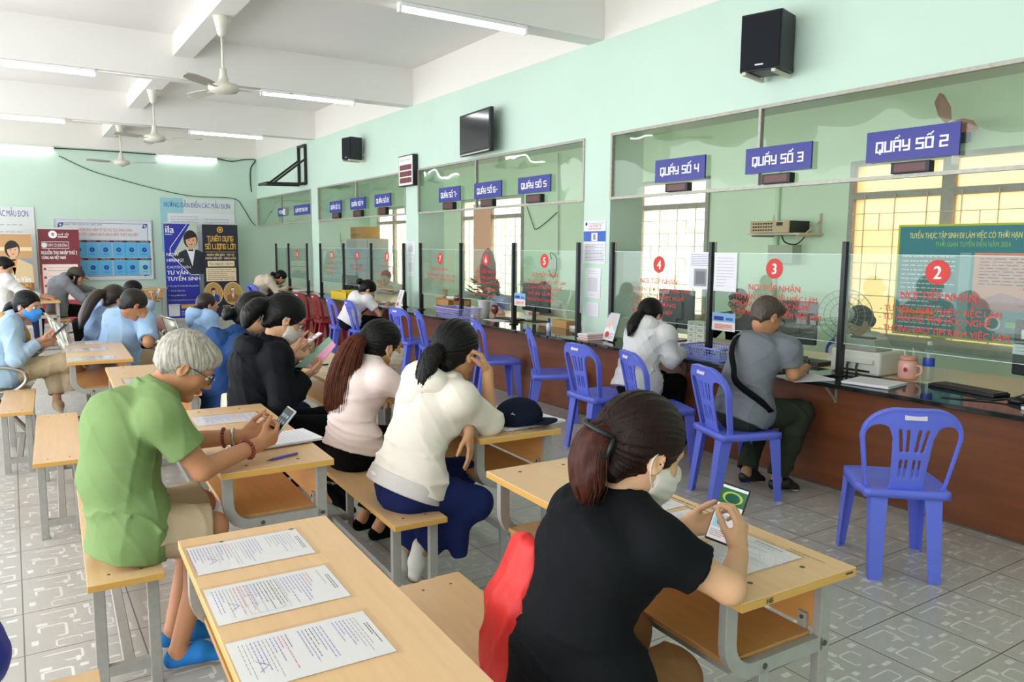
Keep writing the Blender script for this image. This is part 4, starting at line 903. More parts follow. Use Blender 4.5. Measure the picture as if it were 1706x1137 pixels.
# ================================================================== the service counter
CZ, CX0, CX1, CXF = .755, 4.43, 4.97, 4.62
M_granite = mat('black_granite', '#1a201f', .07, spec=.6, var=.25, vscale=160)
M_front = mat('counter_red_brown_wood', '#764226', .38, var=.22, vscale=2.2, stretch=(1, .55, 6), bump=.05, bscale=12)
M_cream = mat('cream_desk_top', '#e3d3ae', .3, var=.03, vscale=3)
YA, YB = .4, 16.6
t = thing('service_counter', 'long service counter with a black granite top and red-brown wood front', 'counter', (CXF, YA, 0))
MB().box(CX0-CXF, CX1-CXF, 0, YB-YA, CZ-.03, CZ).build('granite_top', M_granite, t, bevel=.004)
MB().box(0, .03, .02, YB-YA-.02, .01, CZ-.03).build('front_panel', M_front, t)
MB().box(.0, CX1-CXF-.05, YB-YA-.04, YB-YA-.01, .01, CZ-.03).build('end_panel', M_front, t)
MB().box(CX1-CXF, 5.75-CXF, 0, YB-YA, CZ-.028, CZ-.002).build('staff_desk_top', M_cream, t, bevel=.003)
for y in np.arange(1.0, YB-YA, 1.6): MB().box(5.0-CXF, 5.7-CXF, y-.012, y+.012, .01, CZ-.03).build('support_panel', M_cream, t)
for y in (3.09, 4.48, 5.85, 7.93, 9.4, 10.8, 12.0, 13.2, 14.4):
    m = MB(); m.bar((-.005, y-YA, CZ-.16), (-.005, y-YA, CZ-.03), .03, .008, up=(0, 1, 0)); m.bar((0, y-YA, CZ-.035), (-.15, y-YA, CZ-.035), .03, .008); m.bar((-.005, y-YA, CZ-.15), (-.13, y-YA, CZ-.04), .012, .012)
    m.build('shelf_bracket', M_tube2, t)
struct('baseboard_counter', MB().box(CXF-.006, CXF+.02, YA, YB, 0, .012), mat('dark_grout', '#5b5148', .7))

# posts and screens
PX = 4.75
POST = [1.98, 3.17, 4.36, 5.58, 6.10, 7.28, 8.49, 9.63, 10.17, 11.36, 12.55, 13.72, 14.47, 15.63, 16.5]
WORD = ['second', 'third', 'fourth', 'fifth', 'sixth', 'seventh', 'eighth', 'ninth', 'tenth', 'eleventh', 'twelfth', 'thirteenth', 'fourteenth', 'fifteenth', 'last']
M_post = mat('post_black', '#191c20', .4); M_postside = mat('post_aluminium', '#c9ccca', .35, metal=.5)
for i, y in enumerate(POST):
    lab = {1: 'black post right of counter three, nearest post in view', 2: 'black post between counters three and four', 3: 'black post just right of the near wall column', 4: 'black post just left of the near wall column'}.get(i, 'thin black post on the counter, %s along it from the camera' % WORD[i])
    t = thing('screen_post', lab, 'post', (PX, y, CZ), 0, 'black posts holding the counter screens')
    MB().box(-.028, .028, -.016, .016, 0, 1.675-CZ).build('post', M_post, t, bevel=.003)
    MB().box(.006, .026, -.022, -.016, .22, 1.675-CZ).build('clamp_strip', M_postside, t)
    MB().box(-.045, .045, -.03, .03, 0, .012).build('foot', M_post, t, bevel=.003)
M_pane = glass('screen_acrylic', '#eff8f3', .9, alpha=.035); M_edgeg = mat('acrylic_edge', '#cfe6df', .2)
M_redtxt = mat('sticker_red', '#d8342f', .5)
L1, L2, L3 = '- TƯ VẤN, GIỚI THIỆU VIỆC LÀM', '- TƯ VẤN HỖ TRỢ HỌC NGHỀ', '- THÔNG BÁO TÌM KIẾM VIỆC LÀM'
L4, L5, HD = '- HỒ SƠ HƯỞNG', 'TRỢ CẤP THẤT NGHIỆP', 'NƠI TIẾP NHẬN'
# number, circle (x, y, half height), lines (text, x0, x1, y at x0, letter height in pixels)
PT = {0: ('2', 1562, 454, 21, [(HD, 1500, 1627, 497, 15), (L1, 1466, 1669, 517, 11.5), (L2, 1464, 1651, 531, 11.5), (L3, 1464, 1683, 549, 11.5)]),
      1: ('3', 1290, 448, 17, [(HD, 1247, 1333, 483, 11.5), (L1, 1220, 1361, 496, 10), (L2, 1220, 1349, 508, 10), (L3, 1223, 1368, 522, 10)]),
      2: ('4', 1098, 441, 14, [(HD, 1067, 1128, 471, 9.5), (L1, 1050, 1149, 483, 7), (L2, 1050, 1140, 495, 7), (L4, 1050, 1126, 506, 7), (L5, 1050, 1120, 518, 7)]),
      4: ('5', 907, 435, 12, [(HD, 886, 929, 460, 7), (L1, 877, 942, 471, 6), (L2, 877, 936, 480, 6), (L4, 877, 927, 490, 6), (L5, 877, 923, 500, 6)]),
      5: ('6', 809.5, 433, 10, [(HD, 793, 826, 454, 5.5), (L1, 786, 837, 463.5, 5), (L2, 786, 832, 472, 5), (L4, 786, 826, 482, 5), (L5, 786, 823, 492, 5)]),
      6: ('7', 733, 431, 9.5, [(HD, 719, 746, 450, 5), (L1, 710, 758, 459, 4.5), (L2, 710, 757, 466, 4.5)]),
      8: ('8', 644.6, 428, 8.5, [(HD, 635, 655, 445, 4), (L1, 629, 660, 455, 4)]), 9: ('9', 594.8, 426, 7.5, [(HD, 586, 604, 443, 4), (L1, 582, 608, 450, 3.6)]),
      10: ('10', 552.5, 425, 7, [(HD, 545, 560, 440, 3.5), (L1, 542, 556, 447, 3.2), (L2, 542, 559, 454, 3.2)]), 12: ('11', 495, 423.5, 7, [])}
for i in list(range(3))+[4, 5, 6]+[8, 9, 10]+[12, 13]:
    y0, y1 = POST[i]+.02, POST[i+1]-.02
    num = PT[i][0] if i in PT else None
    t = thing('counter_screen', 'clear screen with red number %s and red lettering' % num if num and num != '11' else ('clear screen with a red round mark in the farthest bay' if num else 'clear screen without lettering at the far corner'), 'screen', (PX, y1, .985), 0, 'clear counter screens')
    MB().box(-.003, .003, y0-y1, 0, 0, .605).build('screen_pane', M_pane, t)
    m = MB(); m.box(-.0032, .0032, y0-y1, 0, .603, .6065); m.box(-.0032, .0032, y0-y1, 0, -.0015, .002); m.build('polished_edge', M_edgeg, t)
    if i not in PT: continue
    p = Print((-.0036, 0, 0), (0, -1, 0), (0, 0, 1), .0003)
    def uv(px, py): q = at(px, py, X=PX-.004); return y1-q[1], q[2]-.985
    n_, cx, cy, rr, lines = PT[i]; u, v = uv(cx, cy); r = v-uv(cx, cy+rr)[1]
    p.ring(u, v, r*.86, r, M_redtxt, 1); p.oval(u, v, r*.87, r*.87, M_redtxt, 1); p.text(n_, u, v-r*.52, r*1.45, mat('sticker_white2', '#f3efe8', .5), 2, bold=.04, squeeze=.9 if len(n_) == 1 else .7)
    for li, (s_, xa, xb, yy, ph) in enumerate(lines):
        ua, va = uv(xa, yy); ub = uv(xb, yy)[0]; hgt = (va-uv(xa, yy+ph)[1])*1.2; p.fit(s_, ua, ub, va, hgt, M_redtxt, 1+.5*(li % 3), bold=.012)
    p.build('lettering', t)

# ------------------------------------------------------------------ papers and notices on posts and columns
def notice(px0, py0, px1, py1, label, draw=None, X=XW-.004, name='paper_notice', n=(0, -1, 0), mat_=None, seed=0, cat='notice'):
    a = at(px0, py0, X=X); c = at(px1, py1, X=X); w, hh = a[1]-c[1], a[2]-c[2]
    t = thing(name, label, cat, (X, a[1], c[2]), 0, None)
    p = Print((0, 0, 0), (0, -1, 0), (0, 0, 1), .0006); p.slab(0, 0, w, hh, .0012, mat_ or PAPER)
    if draw: draw(p, w, hh)
    else: p.scribble(w*.12, hh*.1, w*.88, hh*.9, INKG, 10, hh*.012, 1, seed=seed)
    p.build('printed_sheet', t); return t
def dr_health(p, w, h):
    p.rect(0, h*.52, w, h*.76, mat('notice_blue', '#2f5fc0', .5), 1); p.rect(w*.36, h*.53, w*.64, h*.72, PAPER, 2); p.rect(w*.44, h*.56, w*.56, h*.69, INKG, 3)
    p.text('NGHE TÌM HIỂU Ý TẾ', w*.52, h*.86, h*.052, INKR, 1, squeeze=.9, bold=.02); p.text('THÔNG BÁO ĐẶT LỊCH', w*.5, h*.80, h*.05, INKR, 1, squeeze=.9, bold=.02); p.scribble(w*.06, h*.05, w*.94, h*.46, INK, 12, h*.009, 1, seed=3); p.oval(w*.12, h*.93, w*.05, w*.05, INKB, 1); p.scribble(w*.25, h*.91, w*.95, h*.96, INK, 2, h*.008, 1, seed=4)
notice(973, 369, 1008, 440, 'white and blue notice high on the near column', dr_health)
def dr_card(p, w, h): p.rect(w*.2, h*.22, w*.8, h*.68, mat('card_grey', '#d3d5da', .6), 1); p.scribble(w*.2, h*.78, w*.8, h*.92, INKG, 2, h*.012, 1, seed=5); p.scribble(w*.3, h*.06, w*.7, h*.14, INKG, 1, h*.012, 1, seed=6)
notice(975, 446, 1000, 498, 'pale notice in the middle of the near column', dr_card); notice(975.5, 503, 997, 528, 'small note low on the near column', seed=7)
notice(677, 403, 691, 425, 'small notice high on the second column', dr_card); notice(678.5, 426, 689.5, 461, 'narrow notice on the second column', dr_card)
def dr_form(p, w, h): p.rect(w*.25, h*.08, w*.85, h*.55, mat('photo_grey', '#9a9ba0', .6), 1); p.rect(w*.33, h*.14, w*.77, h*.48, mat('photo_grey2', '#777980', .6), 2); p.scribble(w*.1, h*.62, w*.9, h*.95, INKB, 7, h*.012, 1, seed=8)
notice(1149, 420, 1182, 483, 'white sheet with a grey picture taped left of the post at counter four', dr_form, X=PX-.012)
notice(1191, 421, 1226, 487, 'blank-looking white sheet taped right of the post at counter three', None, X=PX-.012, seed=9)
def dr_fly(p, w, h): p.rect(0, h*.5, w, h, mat('flyer_blue', '#86b4e2', .5), 1); p.rect(w*.08, h*.58, w*.5, h*.8, INKB, 2); p.rect(w*.6, h*.6, w*.9, h*.75, mat('flyer_navy', '#3a6bb0', .5), 2); p.rect(w*.1, h*.08, w*.9, h*.4, mat('flyer_peach', '#f0c3b4', .5), 1); p.scribble(w*.15, h*.12, w*.85, h*.36, INKR, 3, h*.03, 2, seed=10)
notice(1187, 520, 1224, 554, 'blue and peach flyer on the screen of counter three', dr_fly, X=PX-.012)
notice(857, 488, 875, 511, 'small flyer on the screen of counter five, beside the post', dr_fly, X=PX-.012)

# ------------------------------------------------------------------ things on the counter
def on(px, py, dx=0.0, z=CZ): a = at(px, py, Z=z); return (a[0]+dx, a[1], z)
M_basket = mat('basket_blue', '#8793e0', .4); M_basket2 = mat('basket_lilac', '#a7a9e6', .4)
def basket(loc, rz, L, w, h, m, label):
    """open plastic basket, its walls pierced by a grid"""
    t = thing('plastic_basket', label, 'basket', loc, rz); b = MB(); fl = .86
    def wall(p, q, P, Q):
        p, q, P, Q = [np.array(v, float) for v in (p, q, P, Q)]; n = max(5, int(np.linalg.norm(q-p)/.022)); r = 4; iw = .22
        def pt(u, v): return (p+(q-p)*u)*(1-v)+(P+(Q-P)*u)*v
        for i in range(n+1): u = i/n; b.bar(pt(u, 0), pt(u, 1), .005, .004)
        for j in range(r+1): v = j/r; b.bar(pt(0, v), pt(1, v), .006 if j < r else .012, .004 if j < r else .012)
    x, y = L/2, w/2; B = [(-x*fl, -y*fl, .004), (x*fl, -y*fl, .004), (x*fl, y*fl, .004), (-x*fl, y*fl, .004)]; T = [(-x, -y, h), (x, -y, h), (x, y, h), (-x, y, h)]
    for i in range(4): j = (i+1) % 4; wall(B[i], B[j], T[i], T[j])
    b.build('basket_wall', m, t); MB().box(-x*fl, x*fl, -y*fl, y*fl, 0, .005).build('basket_floor', m, t); return t
basket((4.63, 4.20, CZ), math.radians(90), .42, .30, .10, M_basket, 'blue perforated basket beside the woman in the pale grey hoodie'); basket((4.62, 8.38, CZ), math.radians(90), .62, .30, .12, M_basket2, 'lilac plastic basket on the counter before the potted plant')
a = on(560, 500); t = thing('document_tray', 'bright yellow document tray on the far counter', 'tray', (4.62, 12.0, CZ)); m = MB(); m.box(-.19, .19, -.36, .36, 0, .006)
for q in ((-.19, -.18, -.36, .36), (.18, .19, -.36, .36), (-.19, .19, -.36, -.35), (-.19, .19, .35, .36)): m.box(*q, 0, .14)
m.build('tray_box', mat('tray_yellow', '#e6c62c', .4), t); MB().box(-.1, .1, -.08, .08, .14, .16).build('tray_handle', mat('tray_yellow', '#e6c62c', .4), t)
stack((4.5, 11.1, CZ), None, 14, CZ, 'thick pile of white papers before the bent woman in white', math.radians(4), (.31, .42), 3)
stack((4.46, 10.62, CZ), None, 3, CZ, 'thin loose papers under the pen of the bent woman in white', 0, (.3, .3), 4)
stack(on(1290, 628), None, 5, CZ, 'papers the man in grey is writing on', math.radians(-20), (.30, .24), 5)
stack((4.50, 2.98, CZ), None, 8, CZ, 'crumpled white papers on the counter right of the near post', math.radians(8), (.27, .30), 6)
p = None
stack((4.99, 4.95, CZ), None, 6, CZ, 'papers beside the white cartons at counter four', 0, (.3, .4), 7); stack((5.0, 6.9, CZ), None, 14, CZ, 'pile of papers on the staff desk at counter five', math.radians(5), (.3, .42), 8)
stack((4.75, 7.95, CZ), None, 2, CZ, 'thin sheet beside the white flower pot', math.radians(-6), (.22, .3), 9); stack((4.6, 15.0, CZ), None, 8, CZ, 'white papers before the person in beige at the far end', 0, (.3, .4), 10)
def leaflet(loc, rz, label, pal):
    t = thing('leaflet_stand', label, 'leaflets', loc, rz); c = glass('clear_acrylic', '#f4fafa', 1.0); w, h = .22, .27
    MB().hexa([(-.02, -w/2, 0), (0, -w/2, 0), (0, w/2, 0), (-.02, w/2, 0), (.06, -w/2, h), (.064, -w/2, h), (.064, w/2, h), (.06, w/2, h)]).build('holder', c, t)
    p = Print((-.024, w/2-.005, .01), (0, -1, 0), (.08, 0, h), .0006); p.rect(0, 0, w-.01, h*.98, pal[0], 1); p.poly([(0, h*.4), (w*.5, h*.55), (w-.01, h*.3), (w-.01, h*.98), (0, h*.98)], pal[1], 2); p.poly([(w*.2, h*.5), (w*.45, h*.9), (w*.6, h*.9), (w*.4, h*.4)], pal[2], 3); p.oval(w*.3, h*.2, .04, .03, INKR, 3); p.scribble(w*.45, h*.06, w*.9, h*.28, INKG, 4, .006, 3, seed=3); p.build('leaflets', t); return t
leaflet((4.66, 5.50, CZ), math.radians(-12), 'clear stand of pale leaflets by the near column', (PAPER, mat('leaf_grey', '#c9ccd6', .5), mat('leaf_peach', '#eec6a0', .5)))
leaflet((4.56, 9.95, CZ), math.radians(-8), 'white leaflet stand before the second column', (PAPER, PAPER, mat('leaf_rose', '#dcaeb4', .5)))
t = thing('booklet_pile', 'small pile of peach and white booklets left of the near leaflet stand', 'booklets', on(962, 566)); q = random.Random(4); m = MB()
for i in range(9): m.box(.0+q.uniform(-.01, .01), .21, -.15+q.uniform(-.01, .01), .0, i*.007, i*.007+.006, 0 if i % 3 else 1)
m.build('booklets', [PAPER, mat('leaf_salmon', '#e79c83', .5)], t)
def box_thing(name, label, cat, loc, size, m, part, rz=0): t = thing(name, label, cat, loc, rz); x, y, z = size; MB().box(0, x, -y, 0, 0, z).build(part, m, t, bevel=.003); return t
# wooden organiser
t = thing('desk_organiser', 'small wooden organiser box on the counter at counter seven', 'organiser', (4.86, 9.40, CZ)); WD = mat('organiser_wood', '#b98a52', .5, var=.1, vscale=6); m = MB()
for z in (0, .085, .17): m.box(0, .25, -.52, 0, z, z+.01)
for y in (-.52, -.35, -.01): m.box(0, .25, y, y+.01, 0, .18)
m.box(.24, .25, -.52, 0, 0, .18); m.build('organiser_frame', WD, t); MB().box(.0, .02, -.34, -.02, .095, .165).build('drawer', WD, t)
box_thing('router', 'white router on the wooden organiser', 'router', (4.9, 9.18, CZ+.181), (.14, .2, .03), M_lamp, 'router_body')
t = thing('drink_cup', 'amber drink cup on the wooden organiser', 'cup', (4.96, 9.32, CZ+.181)); MB().lathe([(0, 0), (.03, 0), (.038, .11), (0, .11)]).build('cup', mat('tea_amber', '#b98a35', .2), t, True)
box_thing('red_box', 'little red box on the wooden organiser', 'box', (4.9, 8.97, CZ+.181), (.07, .08, .05), mat('little_red', '#a3242e', .4), 'box_body')
# potted plant
t = thing('potted_plant', 'leafy green plant in a fluted white pot at counter six', 'plant', (4.86, 8.12, CZ)); MB().lathe([(0, 0), (.062, 0), (.078, .21), (.085, .215), (.085, .23), (.07, .23), (.066, .2), (0, .2)], n=24).build('pot', mat('pot_white', '#e8e8e2', .4), t, True)
M_leaf = mat('leaf_green', '#4d7c3c', .45, var=.25, vscale=9); M_leaf2 = mat('leaf_dark', '#2f5a33', .45); q = random.Random(11)
for k in range(26):
    a = q.uniform(0, 2*PI); r = q.uniform(.05, .2); h = q.uniform(.26, .46); s = q.uniform(.05, .085); c = np.array((r*math.cos(a), r*math.sin(a), h)); d = nv((math.cos(a), math.sin(a), q.uniform(-.3, .7))); sd = nv(np.cross(d, (0, 0, 1))); up = np.cross(sd, d)
    V = [c-d*s, c-d*s*.3+sd*s*.42+up*.008, c+d*s*.4+sd*s*.36, c+d*s, c+d*s*.4-sd*s*.36, c-d*s*.3-sd*s*.42+up*.008, c+up*-.012]
    m = MB(); m.add(V, [(6, 0, 1), (6, 1, 2), (6, 2, 3), (6, 3, 4), (6, 4, 5), (6, 5, 0)]); m.tube([(0, 0, .2), c*.6+np.array((0, 0, .05)), c-d*s], .003, 5); m.build('leaf', M_leaf if k % 3 else M_leaf2, t, True)
t = thing('goblet', 'dark red goblet candle beside the white flower pot', 'goblet', (4.9, 7.93, CZ)); MB().lathe([(0, 0), (.045, 0), (.04, .01), (.01, .02), (.009, .06), (.03, .075), (.046, .11), (.046, .14), (.036, .175), (0, .17)]).build('bowl', mat('goblet_red', '#6e2320', .15, coat=.5), t, True)
# screens and keyboards of the staff, seen from behind
def monitor(loc, rz, label, w=.52, h=.32, lift=.12):
    """its back towards -x"""
    t = thing('monitor', label, 'monitor', loc, rz); MB().box(-.02, .02, -w/2, w/2, lift, lift+h).build('screen_back', M_black, t, bevel=.008); MB().box(-.05, -.02, -w*.25, w*.25, lift+h*.25, lift+h*.75).build('rear_housing', M_black, t, bevel=.012); MB().box(-.035, -.015, -.03, .03, .01, lift+.1).build('stand_neck', M_black, t, bevel=.004); MB().box(-.1, .1, -.12, .12, 0, .014).build('stand_foot', M_black, t, bevel=.004); return t
monitor((5.22, 3.95, CZ-.002), math.radians(8), 'black monitor seen from behind in front of the man in grey', .46, .34); monitor((4.98, 1.98, CZ-.002), math.radians(-14), 'black monitor seen from behind at the right edge', .46, .33, .13)
monitor((5.28, 5.27, CZ-.002), math.radians(4), 'black monitor behind the head of the woman in the pale grey hoodie', .42, .36); monitor((5.16, 7.43, CZ-.002), math.radians(-5), 'black monitor at counter six, its stand in view', .62, .33); monitor((5.25, 6.38, CZ-.002), 0, 'black monitor beside the near column at counter five', .3, .34)
monitor((5.2, 10.6, CZ-.002), 0, 'dark monitor right of the clerk at counter eight', .5, .32); monitor((5.1, 13.2, CZ-.002), 0, 'dark monitor at counter ten', .7, .3, .06)
for loc, lab in (((4.93, 2.16, CZ-.002), 'monitor label sheet'),): pass
def sheet_on_monitor(y, z, w, h, lab, seed): t = thing('sticky_label', lab, 'label', (4.905, y, z), math.radians(-14)); p = Print((0, 0, 0), (0, -1, 0), (0, 0, 1), .0006); p.slab(0, 0, w, h, .0012, PAPER); p.scribble(w*.1, h*.2, w*.9, h*.85, INKG, 2, h*.08, 1, seed=seed); p.build('printed_sheet', t)
sheet_on_monitor(2.12, 1.11, .17, .055, 'white label strip on the back of the right edge monitor, upper one', 1); sheet_on_monitor(2.16, 1.02, .19, .06, 'white label strip on the back of the right edge monitor, lower one', 2)
def keyboard(loc, rz, label, m=None):
    t = thing('keyboard', label, 'keyboard', loc, rz); MB().box(0, .15, -.22, .22, 0, .018).build('keyboard_case', m or M_black, t, bevel=.004); k = MB()
    for i in range(5):
        for j in range(14): k.box(.012+i*.027, .034+i*.027, -.21+j*.03, -.185+j*.03, .018, .024)
    k.build('keys', mat('key_black', '#22252a', .5), t)
keyboard((4.86, 2.42, CZ), math.radians(-10), 'black keyboard on the counter at the right edge'); keyboard((4.92, 7.75, CZ), math.radians(4), 'black keyboard at counter six')
t = thing('computer_mouse', 'black mouse by the keyboard at the right edge', 'mouse', (4.78, 2.06, CZ)); MB().ball((0, 0, .012), (.03, .05, .02)).build('mouse_body', M_black, t, True)
t = thing('calculator', 'pale calculator at the right edge of the counter', 'calculator', (4.60, 1.96, CZ), math.radians(-20)); m = MB(); m.box(0, .17, -.13, 0, 0, .02); m.build('calculator_case', mat('calc_white', '#d9d9d4', .5), t, bevel=.004)
k = MB()
for i in range(4):
    for j in range(5): k.box(.015+i*.026, .035+i*.026, -.12+j*.023, -.103+j*.023, .02, .026)
k.build('keys', M_black, t)
cable('monitor_cable', spline([(4.95, 1.98, CZ+.28), (4.86, 2.0, CZ+.1), (4.78, 2.1, CZ+.02), (4.62, 2.28, CZ+.004), (4.58, 2.38, CZ+.004)]), .005, M_cable, 'black cable running from the monitor at the right edge over the counter')
# printer, mug, bottle, glass, bag
t = thing('printer', 'white document printer just behind the near post', 'printer', (4.93, 3.18, CZ)); M_pr = mat('printer_white', '#dfddd4', .4)
MB().box(0, .34, -.19, .19, 0, .17).build('printer_body', M_pr, t, bevel=.02); MB().hexa([(.0, -.16, .17), (.2, -.16, .17), (.2, .16, .17), (.0, .16, .17), (-.02, -.15, .25), (.16, -.15, .25), (.16, .15, .25), (-.02, .15, .25)]).build('feeder_tray', mat('printer_grey', '#b9b6aa', .45), t, bevel=.006)
MB().box(-.02, .02, -.15, .15, .08, .11).build('output_slot', M_pr, t, bevel=.006); MB().box(-.003, .0, -.12, .12, .02, .035).build('paper_slot', M_black, t); MB().box(.03, .09, -.1, .06, .25, .262).build('control_strip', M_black, t)
for y in (-.03, .04): cable('printer_strap', spline([(4.925, 3.18+y, CZ+.09), (4.91, 3.18+y, CZ+.05), (4.90, 3.17+y, CZ+.004)]), .008, M_cable, 'black strap hanging down the front of the printer, %s one' % ('right' if y < 0 else 'left'), 'strap')
t = thing('mug', 'pink lidded mug on the staff desk', 'mug', (5.05, 2.86, CZ)); M_pink = mat('mug_pink', '#eeb3a6', .3)
MB().lathe([(0, 0), (.05, 0), (.062, .02), (.064, .1), (.055, .125), (.05, .13)], n=24).build('mug_body', M_pink, t, True); MB().lathe([(0, .155), (.04, .155), (.055, .148), (.056, .128), (0, .128)], n=24).build('lid', mat('mug_lid', '#e99a8c', .3), t, True)
MB().tube(spline([(.0, -.058, .1), (.0, -.09, .09), (.0, -.092, .05), (.0, -.058, .03)]), .008, 8).build('handle', M_pink, t, True); MB().ball((-.062, -.018, .07), (.004, .014, .016), 6).build('red_badge', mat('badge_red', '#a83440', .4), t, True); MB().cyl((0, .02, .15), (0, .035, .19), .004).build('straw', M_lamp, t, True)
t = thing('water_bottle', 'clear plastic water bottle with a blue label', 'bottle', (5.12, 2.76, CZ)); M_pet = glass('clear_plastic', '#f2f8fa', 1.3, alpha=.06)
MB().lathe([(0, 0), (.034, 0), (.036, .01), (.034, .06), (.036, .1), (.036, .17), (.03, .2), (.014, .225), (.014, .235)], n=20).build('bottle_body', M_pet, t, True); MB().lathe([(.0365, .095), (.0372, .097), (.0372, .145), (.0365, .147)], n=20).build('label', mat('label_blue', '#2b4cb8', .4), t, True); MB().lathe([(0, .26), (.015, .26), (.016, .235), (0, .235)], n=16).build('cap', M_lamp, t, True)
t = thing('plastic_cup', 'clear plastic cup with a straw between mug and bottle', 'cup', (5.16, 2.88, CZ)); MB().lathe([(0, 0), (.03, 0), (.042, .12), (.03, .15)], n=18).build('cup_body', M_pet, t, True); MB().cyl((0, 0, .02), (.01, .02, .2), .004).build('straw', M_lamp, t, True)
t = thing('handbag', 'dark red handbag hanging on the chair behind the bottle', 'bag', (5.82, 3.52, .50), math.radians(20)); MB().box(-.05, .05, -.15, .15, 0, .22).build('bag_body', mat('bag_maroon', '#6e2420', .4), t, bevel=.03); MB().tube(spline([(0, -.12, .2), (0, -.16, .1), (0, -.17, -.02), (0, -.12, .02)]), .01, 6).build('bag_strap', mat('bag_maroon', '#6e2420', .4), t, True)
# cartons, fan, cabinet, amplifier
t0 = None
for i in range(2):
    for j in range(4):
        t = thing('carton', 'white printed carton in the little stack at counter four, %s column, %s from the bottom' % (('left', 'right')[i], ('lowest', 'second', 'third', 'topmost')[j]), 'carton', (5.22, 5.06-i*.105, CZ-.002+j*.052), 0, 'small white cartons')
        p = Print((0, 0, 0), (0, -1, 0), (0, 0, 1), .0005); p.slab(0, 0, .1, .05, .1, mat('carton_white', '#dcdcd4', .5)); p.text('SDA' if i else 'HC', .05, .015, .03, INK, 1, bold=.02); p.build('carton_box', t)
def dfan(loc, label, r=.2):
    t = thing('desk_fan', label, 'fan', loc, math.radians(25)); m = MB()
    for rr in (r, r*.75, r*.5, r*.25): m.tube([(-.05*(1-(rr/r)**2), rr*math.cos(a), .36+rr*math.sin(a)) for a in np.linspace(0, 2*PI, 29)], .003, 5)
    for a in np.linspace(0, 2*PI, 25)[:-1]: m.bar((-.05, .03*math.cos(a), .36+.03*math.sin(a)), (0, r*math.cos(a), .36+r*math.sin(a)), .002, .002)
    m.build('guard', mat('guard_grey', '#8d9492', .5), t); MB().cyl((-.055, 0, .36), (.1, 0, .36), .05, .06, 14).build('fan_motor', M_lamp, t, True); MB().cyl((.03, 0, 0), (.03, 0, .33), .018).build('fan_stem', M_lamp, t, True); MB().lathe([(0, 0), (.12, 0), (.11, .02), (.03, .04), (0, .04)], (.03, 0, 0)).build('fan_foot', M_lamp, t, True)
dfan((5.45, 3.62, CZ-.002), 'round desk fan behind the screen of counter three'); dfan((5.3, 7.85, CZ-.002), 'small standing fan at counter six', .13)
t = thing('filing_cabinet', 'grey steel cabinet in the staff room below the cardboard box', 'cabinet', (6.75, 16.35, 0)); M_cab = mat('cabinet_grey', '#c4c6c0', .5)
MB().box(0, .5, 0, 1.3, 0, 1.80).build('cabinet_body', M_cab, t, bevel=.006)
for k in range(2): d = MB().box(-.02, -.002, .02+k*.64, .64+k*.64, .05, 1.76).build('door', mat('cabinet_door', '#b5b9b3', .5), t, bevel=.004); MB().box(-.03, -.02, .58+k*.1, .60+k*.1, .9, 1.02).build('handle', M_bolt, d)
t = thing('cardboard_box', 'brown cardboard box on top of the grey cabinet', 'box', (6.8, 16.75, 1.801)); M_card = mat('cardboard', '#c29a5f', .7, var=.06, vscale=5); MB().box(0, .4, 0, .78, 0, .27).build('box_body', M_card, t, bevel=.004)
p = Print((-.001, .78, 0), (0, -1, 0), (0, 0, 1)); p.scribble(.1, .05, .68, .12, INK, 2, .012, 1, seed=2); p.rect(.5, .14, .6, .22, INKG, 1); p.build('print', t)
box_thing('white_cabinet', 'pale tall cabinet in the far staff room beyond the third column', 'cabinet', (6.9, 18.1, 0), (.5, .55, 1.5), M_lamp, 'cabinet_body')
t = thing('wall_shelf', 'cream bracket shelf carrying the amplifier', 'shelf', (7.59, 5.78, 1.80)); MB().box(-.42, 0, -.42, .28, -.02, 0).build('shelf_board', M_bracket, t); m = MB()
for y in (-.38, .24): m.bar((-.4, y, -.03), (-.01, y, -.03), .02, .02); m.bar((-.01, y, -.02), (-.01, y, .22), .03, .02, up=(0, 1, 0)); m.bar((-.25, y, 0), (-.01, y, .14), .012, .012)
m.build('shelf_bracket', M_bracket, t)
t = thing('amplifier', 'beige and black amplifier with rows of knobs on the wall shelf', 'amplifier', (7.13, 5.99, 1.803)); MB().box(.02, .36, -.52, 0, 0, .13).build('amplifier_case', M_black, t, bevel=.003)
f = MB(); f.box(0, .02, -.52, 0, 0, .13); f.build('front_panel', mat('amp_beige', '#c8b183', .4), t); k = MB()
for r in range(3):
    for j in range(8): k.cyl((0, -.05-j*.035, .03+r*.035), (-.012, -.05-j*.035, .03+r*.035), .008, n=8)
k.box(-.002, 0, -.44, -.36, .075, .115); k.build('knobs', M_black, t)
box_thing('junction_box', 'pale junction box on the wall below the amplifier', 'box', (7.44, 5.98, 1.46), (.155, .34, .21), mat('box_greenish', '#b9c6ac', .5), 'box_body')
cable('conduit', [(7.58, 5.98, 2.75), (7.58, 5.98, .9)], .03, M_green2, 'vertical pipe on the staff room wall left of the amplifier', 'pipe')
cable('wall_cable', spline([(7.5, 5.85, 1.79), (7.45, 5.75, 1.70), (7.48, 5.62, 1.68), (7.5, 5.5, 1.79)]), .008, M_cable, 'black cable drooping under the amplifier')
cable('wall_cable', spline([at(x, y, X=7.57) for x, y in ((878, 345), (888, 375), (893, 382), (908, 372), (928, 354))]), .007, M_cable, 'thin black cable hanging on the staff room wall at counter five'); cable('wall_cable', [at(930, 255, X=7.57), at(930, 425, X=7.57)], .012, M_conduit, 'vertical white cable duct on the staff room wall at counter five')
